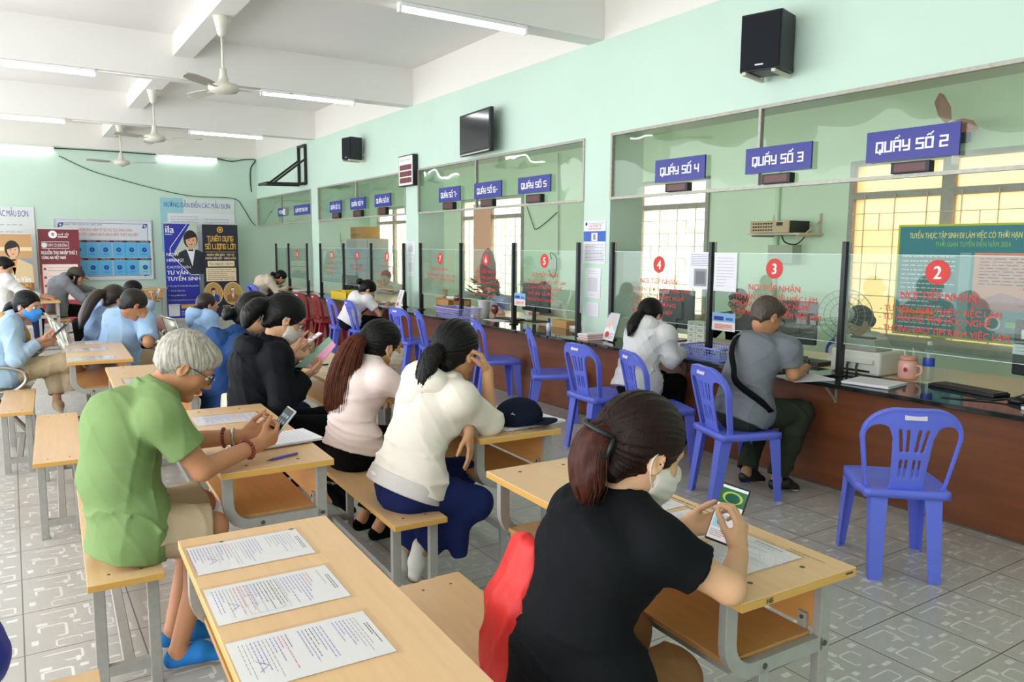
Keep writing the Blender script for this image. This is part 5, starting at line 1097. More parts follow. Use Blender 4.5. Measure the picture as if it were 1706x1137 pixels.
t = thing('socket_box', 'white socket box with a dangling plug at counter five', 'socket', at(922, 440, X=7.55)); MB().box(-.03, .03, -.15, .12, -.08, .1).build('socket_plate', M_lamp, t, bevel=.005); MB().tube(spline([(-.04, 0, .08), (-.05, .02, .18), (-.04, -.12, .12), (-.04, -.14, -.1), (-.04, -.05, -.22), (-.04, .08, -.1)]), .008, 6).build('plug_cable', M_cable, t, True)
cable('conduit', [at(560, 372, X=6.5)+np.array((0, 0, .5)), at(563, 385, X=6.4), (6.2, 16.2, .01)], .05, mat('duct_white', '#d5ddd2', .5), 'slanting white pipe left of the grey cabinet', 'pipe')
# wall fan with brown blades and the teal training banner
t = thing('wall_fan', 'wall fan with brown blades above the big window', 'wall fan', (7.45, 3.92, 2.72)); M_bl = mat('fan_blade_brown', '#a5654c', .4)
MB().box(-.12, .14, -.07, .07, -.1, .02).build('fan_motor', M_black, t, bevel=.02); MB().cyl((.02, 0, -.3), (.02, 0, -.1), .03).build('fan_stem', M_lamp, t, True)
for k in range(3):
    a = math.radians(75+120*k-8); pts = [(.02, -.02), (.12, -.055), (.24, -.03), (.30, .04), (.26, .07), (.14, .07), (.03, .04)]; c, s_ = math.cos(a), math.sin(a)
    MB().poly([(-.14-.04*(x > .15), x*c-y*s_, x*s_+y*c+.05) for x, y in pts], (.006, 0, 0)).build('fan_blade', M_bl, t)
t = thing('training_banner', 'teal banner for trainee work in Japan, hung over the big window', 'banner', (7.50, 4.44, .78)); p = Print((0, 0, 0), (0, -1, 0), (0, 0, 1), .0008); bw, bh = 2.1, 1.09
YEL = mat('banner_yellow', '#d8dc4a', .5); TEAL = mat('banner_teal', '#3f8f98', .5); p.slab(0, 0, bw, bh, .004, YEL); p.rect(.02, .02, bw-.02, bh-.02, TEAL, 1)
p.rect(.75, .30, bw-.02, .82, mat('banner_coral', '#f0a08c', .5), 2); p.poly([(.75, .30), (bw-.02, .30), (bw-.02, .42), (1.5, .44), (1.25, .40), (1.0, .46), (.85, .40), (.75, .43)], mat('banner_hill', '#c98089', .5), 3)
p.rect(.62, .02, .72, .82, mat('banner_lightteal', '#7fb9bd', .5), 2); p.fit('TUYỂN THỰC TẬP SINH ĐI LÀM VIỆC CÓ THỜI HẠN TẠI NHẬT BẢN', .12, 1.45, .955, .075, mat('banner_ltyellow', '#eef09a', .5), 3, bold=.02); p.fit('THỜI GIAN TUYỂN ĐẾN NĂM 2024', .38, 1.05, .875, .065, mat('banner_green', '#8fce7a', .5), 3, bold=.02)
p.scribble(.06, .06, .58, .80, PAPER, 17, .012, 3, seed=31); p.rect(.06, .20, .42, .26, mat('banner_amber', '#f0a54a', .5), 3); p.scribble(.8, .52, 1.9, .78, INK, 9, .008, 4, seed=32)
for x0, y0, x1, y1 in ((1.22, .34, 1.24, .50), (1.34, .34, 1.36, .50), (1.18, .49, 1.40, .51), (1.20, .45, 1.38, .46), (1.16, .34, 1.42, .355)): p.rect(x0, y0, x1, y1, mat('banner_gate', '#a8554f', .5), 5)
p.ring(.95, .18, .05, .07, PAPER, 4); p.rect(1.06, .15, 1.4, .20, mat('banner_green', '#8fce7a', .5), 4); p.poly([(1.28, .93), (1.33, .97), (1.36, .94), (1.40, .99), (1.37, .92), (1.33, .91)], PAPER, 4); p.build('banner_sheet', t)
t = thing('window_film', 'peach hanging blind on the window at counter six', 'blind', (7.52, 12.95, .9)); MB().box(-.01, 0, -.62, 0, 0, 1.5).build('blind_sheet', mat('blind_peach', '#e8b79b', .7), t); MB().box(-.015, .005, -.64, .02, 1.5, 1.53).build('blind_rail', M_lamp, t)
t = thing('dark_cloth', 'dark jacket hanging behind counter seven', 'coat', (5.9, 9.75, .75)); MB().tube([(0, 0, 0), (0, 0, .55)], .02).build('coat_stand', M_black, t, True); MB().ball((0, 0, .5), (.12, .13, .36), 8).build('coat', mat('coat_red', '#8b2f3a', .8), t, True)
# pens, phones and cases on the counter
def pen(a, b, m, label): t = thing('pen', label, 'pen', a); d = np.array(b)-np.array(a); m1 = MB(); m1.cyl((0, 0, 0), d*.8, .0055); m1.build('barrel', m, t, True); MB().cyl(d*.8, d, .0055, .002).build('tip', M_bolt, t, True); MB().bar(d*.05+np.array((0, 0, .006)), d*.3+np.array((0, 0, .006)), .003, .002).build('clip', mat('silver', '#c8c8cc', .3, metal=.8), t); return t
pen(at(495, 756, Z=.757), at(445, 768, Z=.757), mat('pen_violet', '#4a3f9e', .3), 'violet ballpoint pen beside the papers of the man in green')
pen(at(547, 607.5, Z=.758), at(534, 608.5, Z=.758), M_black, 'black pen on the white form near the pink folder')
def phone_flat(px, py, rz, label, z=CZ): t = thing('phone', label, 'phone', on(px, py, 0, z), rz); MB().box(-.04, .04, -.085, .085, .001, .010).build('phone_case', M_black, t, bevel=.004); MB().box(-.036, .036, -.08, .08, .010, .0107).build('screen', mat('phone_screen_dark', '#1d2a24', .1), t)
phone_flat(1364, 627, math.radians(80), 'dark phone lying on the counter beside the man in grey'); box_thing('document_case', 'flat black case on the staff desk at counter three', 'case', (4.98, 3.78, CZ), (.18, .28, .03), M_black, 'case_body')
box_thing('tissue_box', 'wooden tissue box at counter five', 'box', (4.98, 6.86, CZ), (.12, .26, .08), WD, 'box_body')
t = thing('sanitiser_bottle', 'small clear and blue bottle with a tall cap at counter five', 'bottle', (4.62, 6.42, CZ)); MB().lathe([(0, 0), (.025, 0), (.028, .07), (.012, .1), (.012, .13), (0, .13)]).build('bottle_body', mat('bottle_bluewhite', '#c8d4ee', .3), t, True); MB().lathe([(.013, .09), (.013, .14), (.004, .15), (0, .15)]).build('cap', INKB, t, True)
# ================================================================== people
def skin(hexc): return mat('skin_'+hexc[1:], hexc, .5, spec=.35, var=.04, vscale=14)
def cloth(n, hexc, rough=.85, var=.05, sheen=.0): return mat('cloth_'+n, hexc, rough, spec=.12, var=var, vscale=5, bump=.06, bscale=220, sheen=sheen)
M_eye = mat('eye_white', '#e9e4de', .25); M_iris = mat('iris_dark', '#1d1410', .2); M_hairblack = mat('hair_black', '#0b0a0a', .42, spec=.22, var=.3, vscale=30, bump=.25, bscale=90, stretch=(4, 4, .6))
M_mask = mat('mask_white', '#d9cfc6', .8); M_frame_g = mat('spectacle_frame', '#2c2a33', .3); M_sole = mat('sole_white', '#e4e2da', .6)
def ik(S_, Wp, l1, l2, pole):
    d = Wp-S_; L = np.linalg.norm(d); L2 = min(L, (l1+l2)*.995); u = d/L; a = (l1*l1-l2*l2+L2*L2)/(2*L2); h = math.sqrt(max(0, l1*l1-a*a)); p = np.array(pole, float); p = nv(p-u*np.dot(p, u)); return S_+u*a*(L/L2)+p*h
def fold_fn(seed, amp, f, T=None, P0=None, wamp=0.0, wf=70.):
    q = np.random.RandomState(seed); D = q.normal(size=(4, 3)); D /= np.linalg.norm(D, axis=1)[:, None]; ph = q.uniform(0, 6, 4)
    def fn(X, Y, Z):
        w = .9*np.sin(f*.45*(D[3][0]*X+D[3][1]*Y+D[3][2]*Z)+ph[3]); r = 0
        for i in range(3): r = r+(1-np.abs(np.sin(f*(1+.35*i)*(D[i][0]*X+D[i][1]*Y+D[i][2]*Z)+ph[i]+w*(1.5+i))))**2*(.5, .3, .2)[i]
        o = -amp*(r**1.5-.12)
        if wamp:
            s_ = (X-P0[0])*T[0]+(Y-P0[1])*T[1]+(Z-P0[2])*T[2]
            o = o-wamp*(1-np.abs(np.sin(wf*.42*s_+2.2*w+.8*r)))**3*np.exp(-((s_-.08)/.09)**2)*(.35+.65*r)
        return o
    return fn
HP = {'relax': (22, 28, 18), 'flat': (6, 8, 5), 'phone': (38, 48, 28), 'hold': (30, 62, 36), 'grip': (55, 65, 40), 'pen': (48, 58, 40), 'tap': (25, 40, 25), 'hang': (10, 14, 10)}
def hand_prims(Wp, d, n, side, pose, s, rmin, thumb=(.62, .62, .38)):
    """side +1 right, -1 left; d towards the fingers, n where the palm faces"""
    d = nv(d); n = nv(np.array(n, float)-d*np.dot(n, d)); t = np.cross(d, n)*side; P = []
    rr = lambda r: max(r*s, rmin)
    P.append(ecap(Wp-d*.012*s, Wp+d*.03*s, t, max(.024*s, rmin), max(.019*s, rmin), max(.030*s, rmin), max(.017*s, rmin), .012)); P.append(ecap(Wp+d*.03*s, Wp+d*.082*s, t, max(.033*s, rmin), max(.016*s, rmin), max(.036*s, rmin), max(.012*s, rmin), .012))
    P.append(ell(Wp+d*.04*s+t*.022*s+n*.010*s, (t, n, d), (.017*s, .014*s, .028*s), .012))
    c = HP[pose] if isinstance(pose, str) else pose
    for i, (off, ls, r) in enumerate(((.029, (.043, .026, .021), .0088), (.010, (.047, .030, .023), .0090), (-.009, (.043, .028, .022), .0086), (-.027, (.034, .021, .019), .0076))):
        p = Wp+d*(.086-.004*abs(i-1))*s+t*off*s; a = 0; q = c if not isinstance(c[0], (tuple, list)) else c[i]
        spread = t*((1.2-i)*.07)
        for j in range(3):
            a += math.radians(q[j]*(1+.05*i)); v = nv((d+spread)*math.cos(a)+n*math.sin(a)); e = p+v*ls[j]*s
            P.append(cap(p, e, rr(r*(1-.08*j)), rr(r*(.92-.09*j)), .005)); p = e
    p = Wp+d*.028*s+t*.026*s+n*.006*s; v = nv(d*thumb[0]+t*thumb[1]+n*thumb[2]); v2 = nv(v*.8+d*.55+n*.12-t*.12)
    e = p+v*.040*s; P.append(cap(p, e, rr(.0125), rr(.0105), .010)); f2 = e+v2*.030*s; P.append(cap(e, f2, rr(.0102), rr(.0092), .005)); P.append(cap(f2, f2+nv(v2+n*.1)*.024*s, rr(.0092), rr(.0074), .005))
    return P
def head_frame(yaw, pitch, roll):
    y, p, r = map(math.radians, (yaw, pitch, roll)); f = np.array((math.cos(y)*math.cos(p), math.sin(y)*math.cos(p), -math.sin(p))); R = np.array((math.sin(y), -math.cos(y), 0)); u = np.cross(R, f)
    R2_ = R*math.cos(r)-u*math.sin(r); return R2_, f, np.cross(R2_, f)
def person(label, pel, neck, head, F=0., hd=(0, 10, 0), armR=None, armL=None, legR=None, legL=None, sex='f', s=1.0, h=.006, skn='#d9ab8b', top=None, bottom=None, shoes=None, hair=None, mask=None, glasses=None, face=True, bow=.035, wid=1.0, sw=None, hs=1.0, group=None, twist=0., extra=None, seed=1, cap_=None, hoodm=None):
    pel, neck, head = [np.array(v, float) for v in (pel, neck, head)]; male = sex == 'm'
    t = thing('person', label, 'person', (pel[0], pel[1], 0), 0, group); org = np.array((pel[0], pel[1], 0.))
    pel, neck, head = pel-org, neck-org, head-org; loc = lambda v: None if v is None else np.array(v, float)-org
    a = math.radians(F); Fd = np.array((math.cos(a), math.sin(a), 0)); R = np.array((Fd[1], -Fd[0], 0)); a2 = math.radians(F+twist); R_s = np.array((math.sin(a2), -math.cos(a2), 0)); T = nv(neck-pel); Fw = nv(Fd-T*np.dot(Fd, T))
    hR, hf, hu = head_frame(*hd); k = hs*s*1.02
    hp = lambda x, y, z: head+(hR*x+hf*y+hu*z)*k
    Wm = pel+(neck-pel)*.36-Fw*bow; C = pel+(neck-pel)*.74-Fw*bow*1.15
    B = dict(hip=(.168, .115), waist=(.150, .110), chest=(.172, .118), sh=.190, ua=.050, fa=.041, wr=.030, nk=.058) if male else dict(hip=(.168, .115), waist=(.126, .096), chest=(.142, .104), sh=.158, ua=.044, fa=.036, wr=.026, nk=.047)
    B = {q: (tuple(x*s*wid for x in v) if isinstance(v, tuple) else v*s) for q, v in B.items()}; shw = (sw or B['sh']); nb = neck-T*.05*s
    ShR = neck+R_s*shw-T*.055*s+Fw*.0; ShL = neck-R_s*shw-T*.055*s
    ua_l, fa_l = (.285*s, .255*s) if male else (.265*s, .235*s)
    def arm(spec, Sh, side):
        if spec is None: spec = {}
        w = loc(spec.get('w')); 
        if w is None: w = Sh+Fd*.24+np.array((0, 0, -.26))+R*side*-.06
        e = loc(spec.get('e'))
        if e is None: e = ik(Sh, w, ua_l, fa_l, spec.get('pole', tuple(R*side*.5+np.array((0, 0, -1.))-Fd*.2)))
        return e, w, spec
    eR, wR, sR = arm(armR, ShR, 1); eL, wL, sL = arm(armL, ShL, -1)
    def leg(spec, side):
        hj = pel+R*side*.088*s-T*.01+Fw*.01; spec = spec or {}
        kn = loc(spec.get('k')); an = loc(spec.get('a'))
        if kn is None: kn = hj+Fd*.40*s+R*side*.03+np.array((0, 0, -.04))
        if an is None: an = kn+Fd*(-.02)+np.array((0, 0, -(kn[2]-.09)))
        to = loc(spec.get('t'))
        if to is None: to = an+Fd*.16*s+np.array((0, 0, .035-an[2]))
        return hj, kn, an, to
    lR, lL = leg(legR, 1), leg(legL, -1)
    def torso(g, hem, k_=.035, low=True):
        P = []
        dn = pel-T*hem
        P.append(ecap(Wm, pel, R, B['waist'][0]+g, B['waist'][1]+g, B['hip'][0]+g, B['hip'][1]+g, k_))
        if hem: P.append(ecap(pel, dn, R, B['hip'][0]+g, B['hip'][1]+g, B['hip'][0]+g*1.6, B['hip'][1]+g*1.6, k_))
        P.append(ecap(Wm, C, R_s*.5+R*.5, B['waist'][0]+g, B['waist'][1]+g, B['chest'][0]+g, B['chest'][1]+g, k_)); P.append(ecap(C, nb, R_s, B['chest'][0]+g, B['chest'][1]+g, B['chest'][0]*.72+g, B['chest'][1]*.62+g, k_))
        P.append(cap(ShR, ShL, .050*s+g, None, .05)); 
        for Sh in (ShR, ShL): P.append(cap(neck+T*.025*s, Sh, .036*s+g*.6, .046*s+g, .04))
        if not male: 
            for sd in (-1, 1): P.append(ell(C+R_s*sd*.065*s+Fw*.075*s-T*.03*s, (R_s, Fw, T), (.062*s+g, .05*s+g, .06*s+g), .05))
        return P
    def arms(g, k_=.02): return [cap(ShR, eR, B['ua']+g, B['fa']+g, k_), cap(eR, wR, B['fa']+g, B['wr']+g, k_), cap(ShL, eL, B['ua']+g, B['fa']+g, k_), cap(eL, wL, B['fa']+g, B['wr']+g, k_)]
    th, kr, cr, ar = ((.088, .062, .056, .040) if male else (.088, .060, .054, .037)); th, kr, cr, ar = [x*s for x in (th, kr, cr, ar)]
    def legs(g, k_=.03, ends=False, fr=1.0):
        P = []
        for hj, kn, an, to in (lR, lL):
            P.append(cap(hj, kn, th+g, kr+g, k_))
            if fr >= 1.: P.append(cap(kn, an, kr+g*.9, ar+g, k_)); P.append(ell(kn+(an-kn)*.33-Fd*.015, (R, Fd, nv(an-kn)), (cr+g, cr+g, .12), k_))
        return P
    # ---- body: one continuous skin
    P = torso(-.012, 0)+arms(0)+legs(-.008)
    for hj, kn, an, to in (lR, lL): P.append(cap(an-np.array((0, 0, .03)), to, .034*s, .024*s, .03))
    P += [cap(neck-T*.03, hp(0, -.020, -.055), B['nk']*1.05, B['nk']*.95, .03)]
    hc = []
    hc += [ell(hp(0, -.012, .036), (hR, hf, hu), (.075*k, .095*k, .088*k), .02), ell(hp(0, .030, -.018), (hR, hf, hu), (.062*k, .062*k, .076*k), .03), ecap(hp(0, .016, -.035), hp(0, .056, -.088), hR, .054*k, .046*k, .026*k, .024*k, .025)]
    hc += [ell(hp(x, .055, -.022), (hR, hf, hu), (.023*k, .022*k, .026*k), .02) for x in (-.040, .040)]+[ell(hp(0, .072, .030), (hR, hf, hu), (.052*k, .020*k, .016*k), .02), ell(hp(0, .074, -.090), (hR, hf, hu), (.020*k, .017*k, .016*k), .018)]
    if face: hc += [ell(hp(x, .098, .010), (hR, hf, hu), (.017*k, .014*k, .011*k), .012, 's') for x in (-.031, .031)]
    hc += [cap(hp(0, .088, .014), hp(0, .111, -.020), .007*k, .011*k, .012)]+[ell(hp(x, .099, -.026), (hR, hf, hu), (.009*k,)*3, .008) for x in (-.011, .011)]
    hc += [ell(hp(0, .090, -.048), (hR, hf, hu), (.023*k, .012*k, .006*k), .006), ell(hp(0, .088, -.058), (hR, hf, hu), (.020*k, .012*k, .007*k), .006)]
    for x in (-1, 1):
        ea = nv(hR*x-hf*.45); eb = nv(hf*1.+hR*x*.45)
        hc += [ell(hp(x*.079, -.010, -.004), (ea, eb, hu), (.0095*k, .019*k, .032*k), .006), ell(hp(x*.090, -.006, .0), (ea, eb, hu), (.009*k, .010*k, .020*k), .005, 's')]
    P += hc; rmin = h*1.15
    for spec, Wp, e, sd in ((sR, wR, eR, 1), (sL, wL, eL, -1)):
        d = spec.get('d'); d = nv(Wp-e) if d is None else d; n = spec.get('n', (0, 0, -1)); P += hand_prims(Wp, d, n, sd, spec.get('pose', 'relax'), (1.05 if male else .96)*s, rmin, spec.get('thumb', (.62, .62, .38)))
    M_s = skin(skn); M_lip = mat('lips_'+skn[1:], '#b5675c', .45); lipc = [hp(0, .094, -.053)]
    def lipmi(c): q = c-lipc[0]; return ((np.abs(q@hR) < .022*k) & (np.abs(q@hu) < .0105*k) & (q@hf > -.008*k)).astype(np.int32)
    blob('body', P, h, [M_s, M_lip], t, None, lipmi if face else None)
    if face:
        for x in (-.031, .031):
            m = MB(); m.ball(hp(x, .0795, .010), .0126*k, 8); iris = hp(x, .0795+.0095, .0095); m.ball(iris, (.0055*k,)*3, 6, 1); m.build('eye', [M_eye, M_iris], t, True)
            m = MB(); m.tube([hp(x-.020, .094, .026), hp(x-.008, .0985, .031), hp(x+.008, .0985, .031), hp(x+.020, .094, .027)], [.0015, .003, .003, .0015], 6); m.build('eyebrow', M_hairblack, t, True)
    # ---- clothes
    if bottom:
        g = bottom.get('g', .012); pr = [ecap(pel, pel+(Wm-pel)*.6, R, B['hip'][0]+g*.6, B['hip'][1]+g*.6, B['waist'][0]+g*.4, B['waist'][1]+g*.4, .03, flat=True), ecap(pel, pel-T*.06*s, R, B['hip'][0]+g*.6, B['hip'][1]+g*.6, B['hip'][0]*.93, B['hip'][1]*.9, .03)]
        fr = bottom.get('len', 1.0); flare = bottom.get('flare', 0)
        for hj, kn, an, to in (lR, lL):
            if fr <= 1: e = hj+(kn-hj)*fr; pr.append(cap(hj, e, th+g, kr+g*1.7, .03, flat=True)); pr.append(cap(e-(kn-hj)*.05, kn, kr+.004, None, .002, 's'))
            else: e = kn+(an-kn)*(fr-1); pr.append(cap(hj, kn, th+g, kr+g*1.1, .03)); pr.append(cap(kn, e, kr+g, ar+g*1.3+flare, .03, flat=True)); pr.append(ell(kn+(an-kn)*.33-Fd*.015, (R, Fd, nv(an-kn)), (cr+g*.8, cr+g*.8, .13), .03)); pr.append(cap(e-(an-kn)*.02, e+(an-kn)*.06, ar+.008+flare*.7, None, .002, 's'))
        if top:
            gs = top.get('g', .016); hm = top.get('hem', .05); p0 = pel-T*(hm-.015)
            def under(q): return Prim(lambda X, Y, Z, q=q: np.maximum(q.fn(X, Y, Z), (p0[0]-X)*T[0]+(p0[1]-Y)*T[1]+(p0[2]-Z)*T[2]), q.lo, q.hi, .002, 's')
            pr += [under(q) for q in torso(gs-.006, hm)]+[under(cap(hj+T*.06*s-(kn-hj)*.03, hj+(kn-hj)*(top.get('drape', .10)-.03), th+g*.9+.004, th+g*.9+.005)) for hj, kn, an, to in (lR, lL)]
        o = blob('trousers' if fr > 1.3 else 'shorts', pr, h*1.1, bottom['m'], t, fold_fn(seed+5, .016 if bottom.get('loose') else .008, 28))
        for nm, pts, w_, m_ in bottom.get('bits', ()): 
            MB().tube(pts-org, w_, 8).build(nm, m_, t, True)
    if top:
        g = top.get('g', .016); hem = top.get('hem', .05); kind = top['kind']; pr = torso(g, hem); gb = (bottom or {}).get('g', .012)
        for hj, kn, an, to in (lR, lL): pr.append(cap(hj+T*.06*s-(kn-hj)*.03, hj+(kn-hj)*top.get('drape', .10), th+gb*.9+.013, th+gb*.9+.014, .03))
        sl = top.get('sleeve', .5)
        for Sh, e, w in ((ShR, eR, wR), (ShL, eL, wL)):
            if sl <= 1: q = Sh+(e-Sh)*sl; pr.append(cap(Sh, q, B['ua']+g*1.3, B['ua']*.9+g*1.35, .035, flat=True)); pr.append(cap(q-(e-Sh)*.09, e, B['ua']*.94+.004, B['fa']+.004, .002, 's'))
            else: q = e+(w-e)*(sl-1); pr.append(cap(Sh, e, B['ua']+g*1.15, B['fa']+g*1.1, .035)); pr.append(cap(e, q, B['fa']+g*1.1, B['wr']+g*(.9 if not top.get('cuff') else 1.3), .025, flat=True)); pr.append(cap(q-(w-e)*.07, w, B['wr']+.004, None, .002, 's'))
        if kind in ('hoodie',):
            nn = neck+T*.01*s
            hd_ = [ell(nn-Fw*.100*s-T*.030*s, (R_s, Fw, T), (.140*s, .095*s, .085*s), .02), ell(nn-Fw*.135*s-T*.095*s, (R_s, Fw, T), (.090*s, .060*s, .085*s), .03), cap(nn+R_s*.085*s-Fw*.03*s+T*.012*s, nn+R_s*.040*s+Fw*.075*s-T*.03*s, .036*s, .022*s, .02), cap(nn-R_s*.085*s-Fw*.03*s+T*.012*s, nn-R_s*.040*s+Fw*.075*s-T*.03*s, .036*s, .022*s, .02)]
            hd_ += [ell(nn-Fw*.050*s+T*.055*s, (R_s, Fw, T), (.095*s, .100*s, .070*s), .010, 's'), cap(nn-T*.05, nn+T*.16+Fw*.02, B['nk']*1.12, None, .01, 's')]
            blob('hood', hd_, h, top['m'], t, fold_fn(seed+9, .009, 34))
        if kind in ('polo', 'collar'):
            for i in range(12):
                q0, q1 = [2*PI*j/12 for j in (i, i+1)]; rr = B['nk']*1.12; cc = lambda q: neck+T*(.012+.018*max(0, -math.cos(q)))*s+R_s*math.sin(q)*rr*1.1+Fw*math.cos(q)*rr*1.15
                pr.append(ecap(cc(q0)-T*.004, cc(q1)-T*.004, T, .026*s, .011*s, .026*s, .011*s, .003))
        up = nv(hp(0, -.02, -.05)-neck); pr.append(cap(neck-up*.01+Fw*.012*s, neck+up*.14, B['nk']*(1.14 if kind != 'hoodie' else 1.05), B['nk']*1.10, .008, 's'))
        if top.get('open'): pr.append(ell(neck+Fw*.10*s-T*.06, (R_s, Fw, T), (.045*s, .05*s, .12*s), .02, 's'))
        pr.append(plane(pel-T*hem-Fw*.0, -(T*.9+Fw*top.get('tilt', 0.))))
        blob({'tee': 'shirt', 'polo': 'polo_shirt', 'hoodie': 'hooded_jacket', 'collar': 'shirt'}[kind], pr, h*1.1, top['m'], t, fold_fn(seed, top.get('fold', .006)*1.7, top.get('ff', 22)*1.15, T, pel, top.get('waist', .008)*1.7))
        if top.get('rib'):
            blob('waistband', [ecap(pel+T*.03*s, pel-T*.045*s, R, .208*s, .156*s, .216*s, .164*s, .01), plane(pel-T*.05*s, -T), plane(pel+T*.02*s, T)], h*1.1, top['rib'], t)
    if shoes:
        for hj, kn, an, to in (lR, lL):
            d = nv(to-an); pr = [ecap(an-np.array((0, 0, .045))-d*.02 if abs(d[2]) < .6 else an-d*.01, an+d*np.linalg.norm(to-an)*.5, R, .036*s, .038*s, .043*s, .040*s, .02), ecap(an+d*np.linalg.norm(to-an)*.5, to, R, .044*s, .036*s, .038*s, .026*s, .02)]
            if shoes.get('low'): pr.append(cap(an, an+np.array((0, 0, .1)), .038*s, None, .004, 's'))
            zs = min((an[2]-.07), to[2])
            blob('shoe', pr, h, [shoes['m'], shoes.get('sole', M_sole)], t, None, (lambda c, z0=to[2]-.008: (c[:, 2] < z0).astype(np.int32)))
    # ---- hair
    if hair:
        m = hair['m']; st = hair.get('st', 'tied'); tie = hair.get('tie', (0, -.10, .02)); tp = hp(*tie); v = hair.get('v', .0)
        pr = [ell(hp(0, -.016, .040), (hR, hf, hu), ((.083+v)*k, (.102+v)*k, (.094+v)*k), .02)]
        if st == 'short': pr += [ecap(hp(0, -.055, .02), hp(0, -.070, -.045), hR, .066*k, .045*k, .056*k, .030*k, .03), ell(hp(0, .052, .078), (hR, hf, hu), ((.062+v)*k, .045*k, (.034+v)*k), .03)]
        else: pr += [ecap(hp(0, -.045, .02), hp(0, -.066, -.050), hR, .074*k, .055*k, .052*k, .036*k, .03), cap(hp(0, -.06, .02), tp, .060*k, .028*k, .03)]
        pr += [ell(hp(0, .105, -.040), (hR, hf, hu), (.092*k, .085*k, .105*k), .012, 's')]+[ell(hp(x*.088, -.004, -.020), (hR, hf, hu), (.030*k, .026*k, .034*k), .008, 's') for x in (-1, 1)]
        pr.append(cap(hp(0, .02, -.075), hp(0, -.03, -.14), .062*k, None, .01, 's'))
        if st == 'short': pr.append(plane(hp(0, -.06, -.058), -hu-hf*.5))
        for x0, x1, r0, r1 in hair.get('lock', ()): pr.append(cap(hp(*x0), hp(*x1), r0*k, r1*k, .02))
        tl = [loc(q) if hair.get('world') else hp(*q) for q in hair.get('tail', ())]; tr = list(hair.get('tr', ()))
        if tl:
            pth = spline(tl, 4); rr = np.interp(np.linspace(0, 1, len(pth)), np.linspace(0, 1, len(tr)), tr)
            tp_ = pr if not hair.get('ms') else []
            for q0, q1, r0, r1 in zip(pth[:-1], pth[1:], rr[:-1], rr[1:]): tp_.append(ecap(q0, q1, hR, r0*k*1.15, r0*k*.85, r1*k*1.15, r1*k*.85, .012))
        ax = nv(tp-hp(0, .02, .03)); b1 = nv(np.cross(ax, hu+hR*.1)); b2 = np.cross(ax, b1); c0 = hp(0, 0, .03)
        def strands(X, Y, Z):
            p = [X-c0[0], Y-c0[1], Z-c0[2]]; u_ = sum(p[i]*b1[i] for i in range(3)); w_ = sum(p[i]*b2[i] for i in range(3)); z_ = sum(p[i]*ax[i] for i in range(3)); ph = np.arctan2(w_, u_)
            return .0016*np.sin(34*ph+3*np.sin(ph*5)+22*z_)+.0012*np.sin(61*ph+40*z_)
        blob('hair', pr, hair.get('h', h), m, t, strands if h < .009 else None)
        if tl and hair.get('ms'): blob('ponytail', tp_, hair.get('h', h), hair['ms'], t, lambda X, Y, Z: .003*np.sin(150*((X-c0[0])*hR[0]+(Y-c0[1])*hR[1])+9*np.sin(9*Z))*np.sin(70*((X-c0[0])*hf[0]+(Y-c0[1])*hf[1])+40*Z*.3))
        if tl and hair.get('n', 0):
            q = random.Random(seed); mb = MB(); P_ = np.array(spline(tl, 4)); n_ = len(P_)
            for i in range(hair['n']):
                an_, ra = q.uniform(0, 2*PI), math.sqrt(q.uniform(.5, hair.get('sp', 1.15))); st_ = q.choice((0, 0, 1, 2)); en = n_-q.choice((0, 0, 0, 1, 2)); w1, w2 = q.uniform(-.012, .012), q.uniform(-.012, .012); pts = []
                for j in range(st_, en):
                    f_ = j/(n_-1); dd = nv(P_[min(j+1, n_-1)]-P_[max(j-1, 0)]); s1 = nv(hR-dd*np.dot(hR, dd)); s2 = np.cross(dd, s1); r_ = np.interp(f_, np.linspace(0, 1, len(tr)), tr)*k*ra
                    pts.append(P_[j]+s1*(math.cos(an_)*r_*1.15+w1*f_*f_*2)+s2*(math.sin(an_)*r_*.85+w2*f_*f_)+np.array((0, 0, -.03))*f_*f_*q.uniform(0, .5))
                if len(pts) > 2: mb.tube(pts, list(np.linspace(.0030, .0008, len(pts))), 4, 0, False)
            mb.build('hair_strands', hair.get('ms', m), t, True)
        if hair.get('band'): MB().tube([tp+b1*math.cos(q)*hair.get('br', .024)+b2*math.sin(q)*hair.get('br', .024) for q in np.linspace(0, 2*PI, 15)], .006, 8).build('hair_tie', hair['band'], t, True)
    if mask:
        g = .006; pr = [ell(hp(0, .034, -.030), (hR, hf, hu), ((.064)*k+g, .064*k+g, .062*k+g), .02), ecap(hp(0, .02, -.04), hp(0, .060, -.086), hR, .054*k+g, .05*k+g, .03*k+g, .028*k+g, .02), cap(hp(0, .09, .004), hp(0, .114, -.022), .014*k, .018*k, .03), ell(hp(0, .080, -.055), (hR, hf, hu), (.045*k, .030*k, .04*k), .03)]
        pr += [plane(hp(0, .09, .0), hu*1.-hf*.16), plane(hp(0, .010, 0), -hf-hu*.15)]
        mo = blob('face_mask', pr, h, mask, t, lambda X, Y, Z: .0012*np.sin(240*((X-head[0])*hu[0]+(Y-head[1])*hu[1]+(Z-head[2])*hu[2])))
        for x in (-1, 1): MB().tube(spline([hp(x*.060, .030, -.006), hp(x*.080, -.005, .020), hp(x*.086, -.026, .0), hp(x*.078, -.012, -.036), hp(x*.052, .030, -.066)], 4), .0022, 6).build('ear_loop', mask, mo, True)
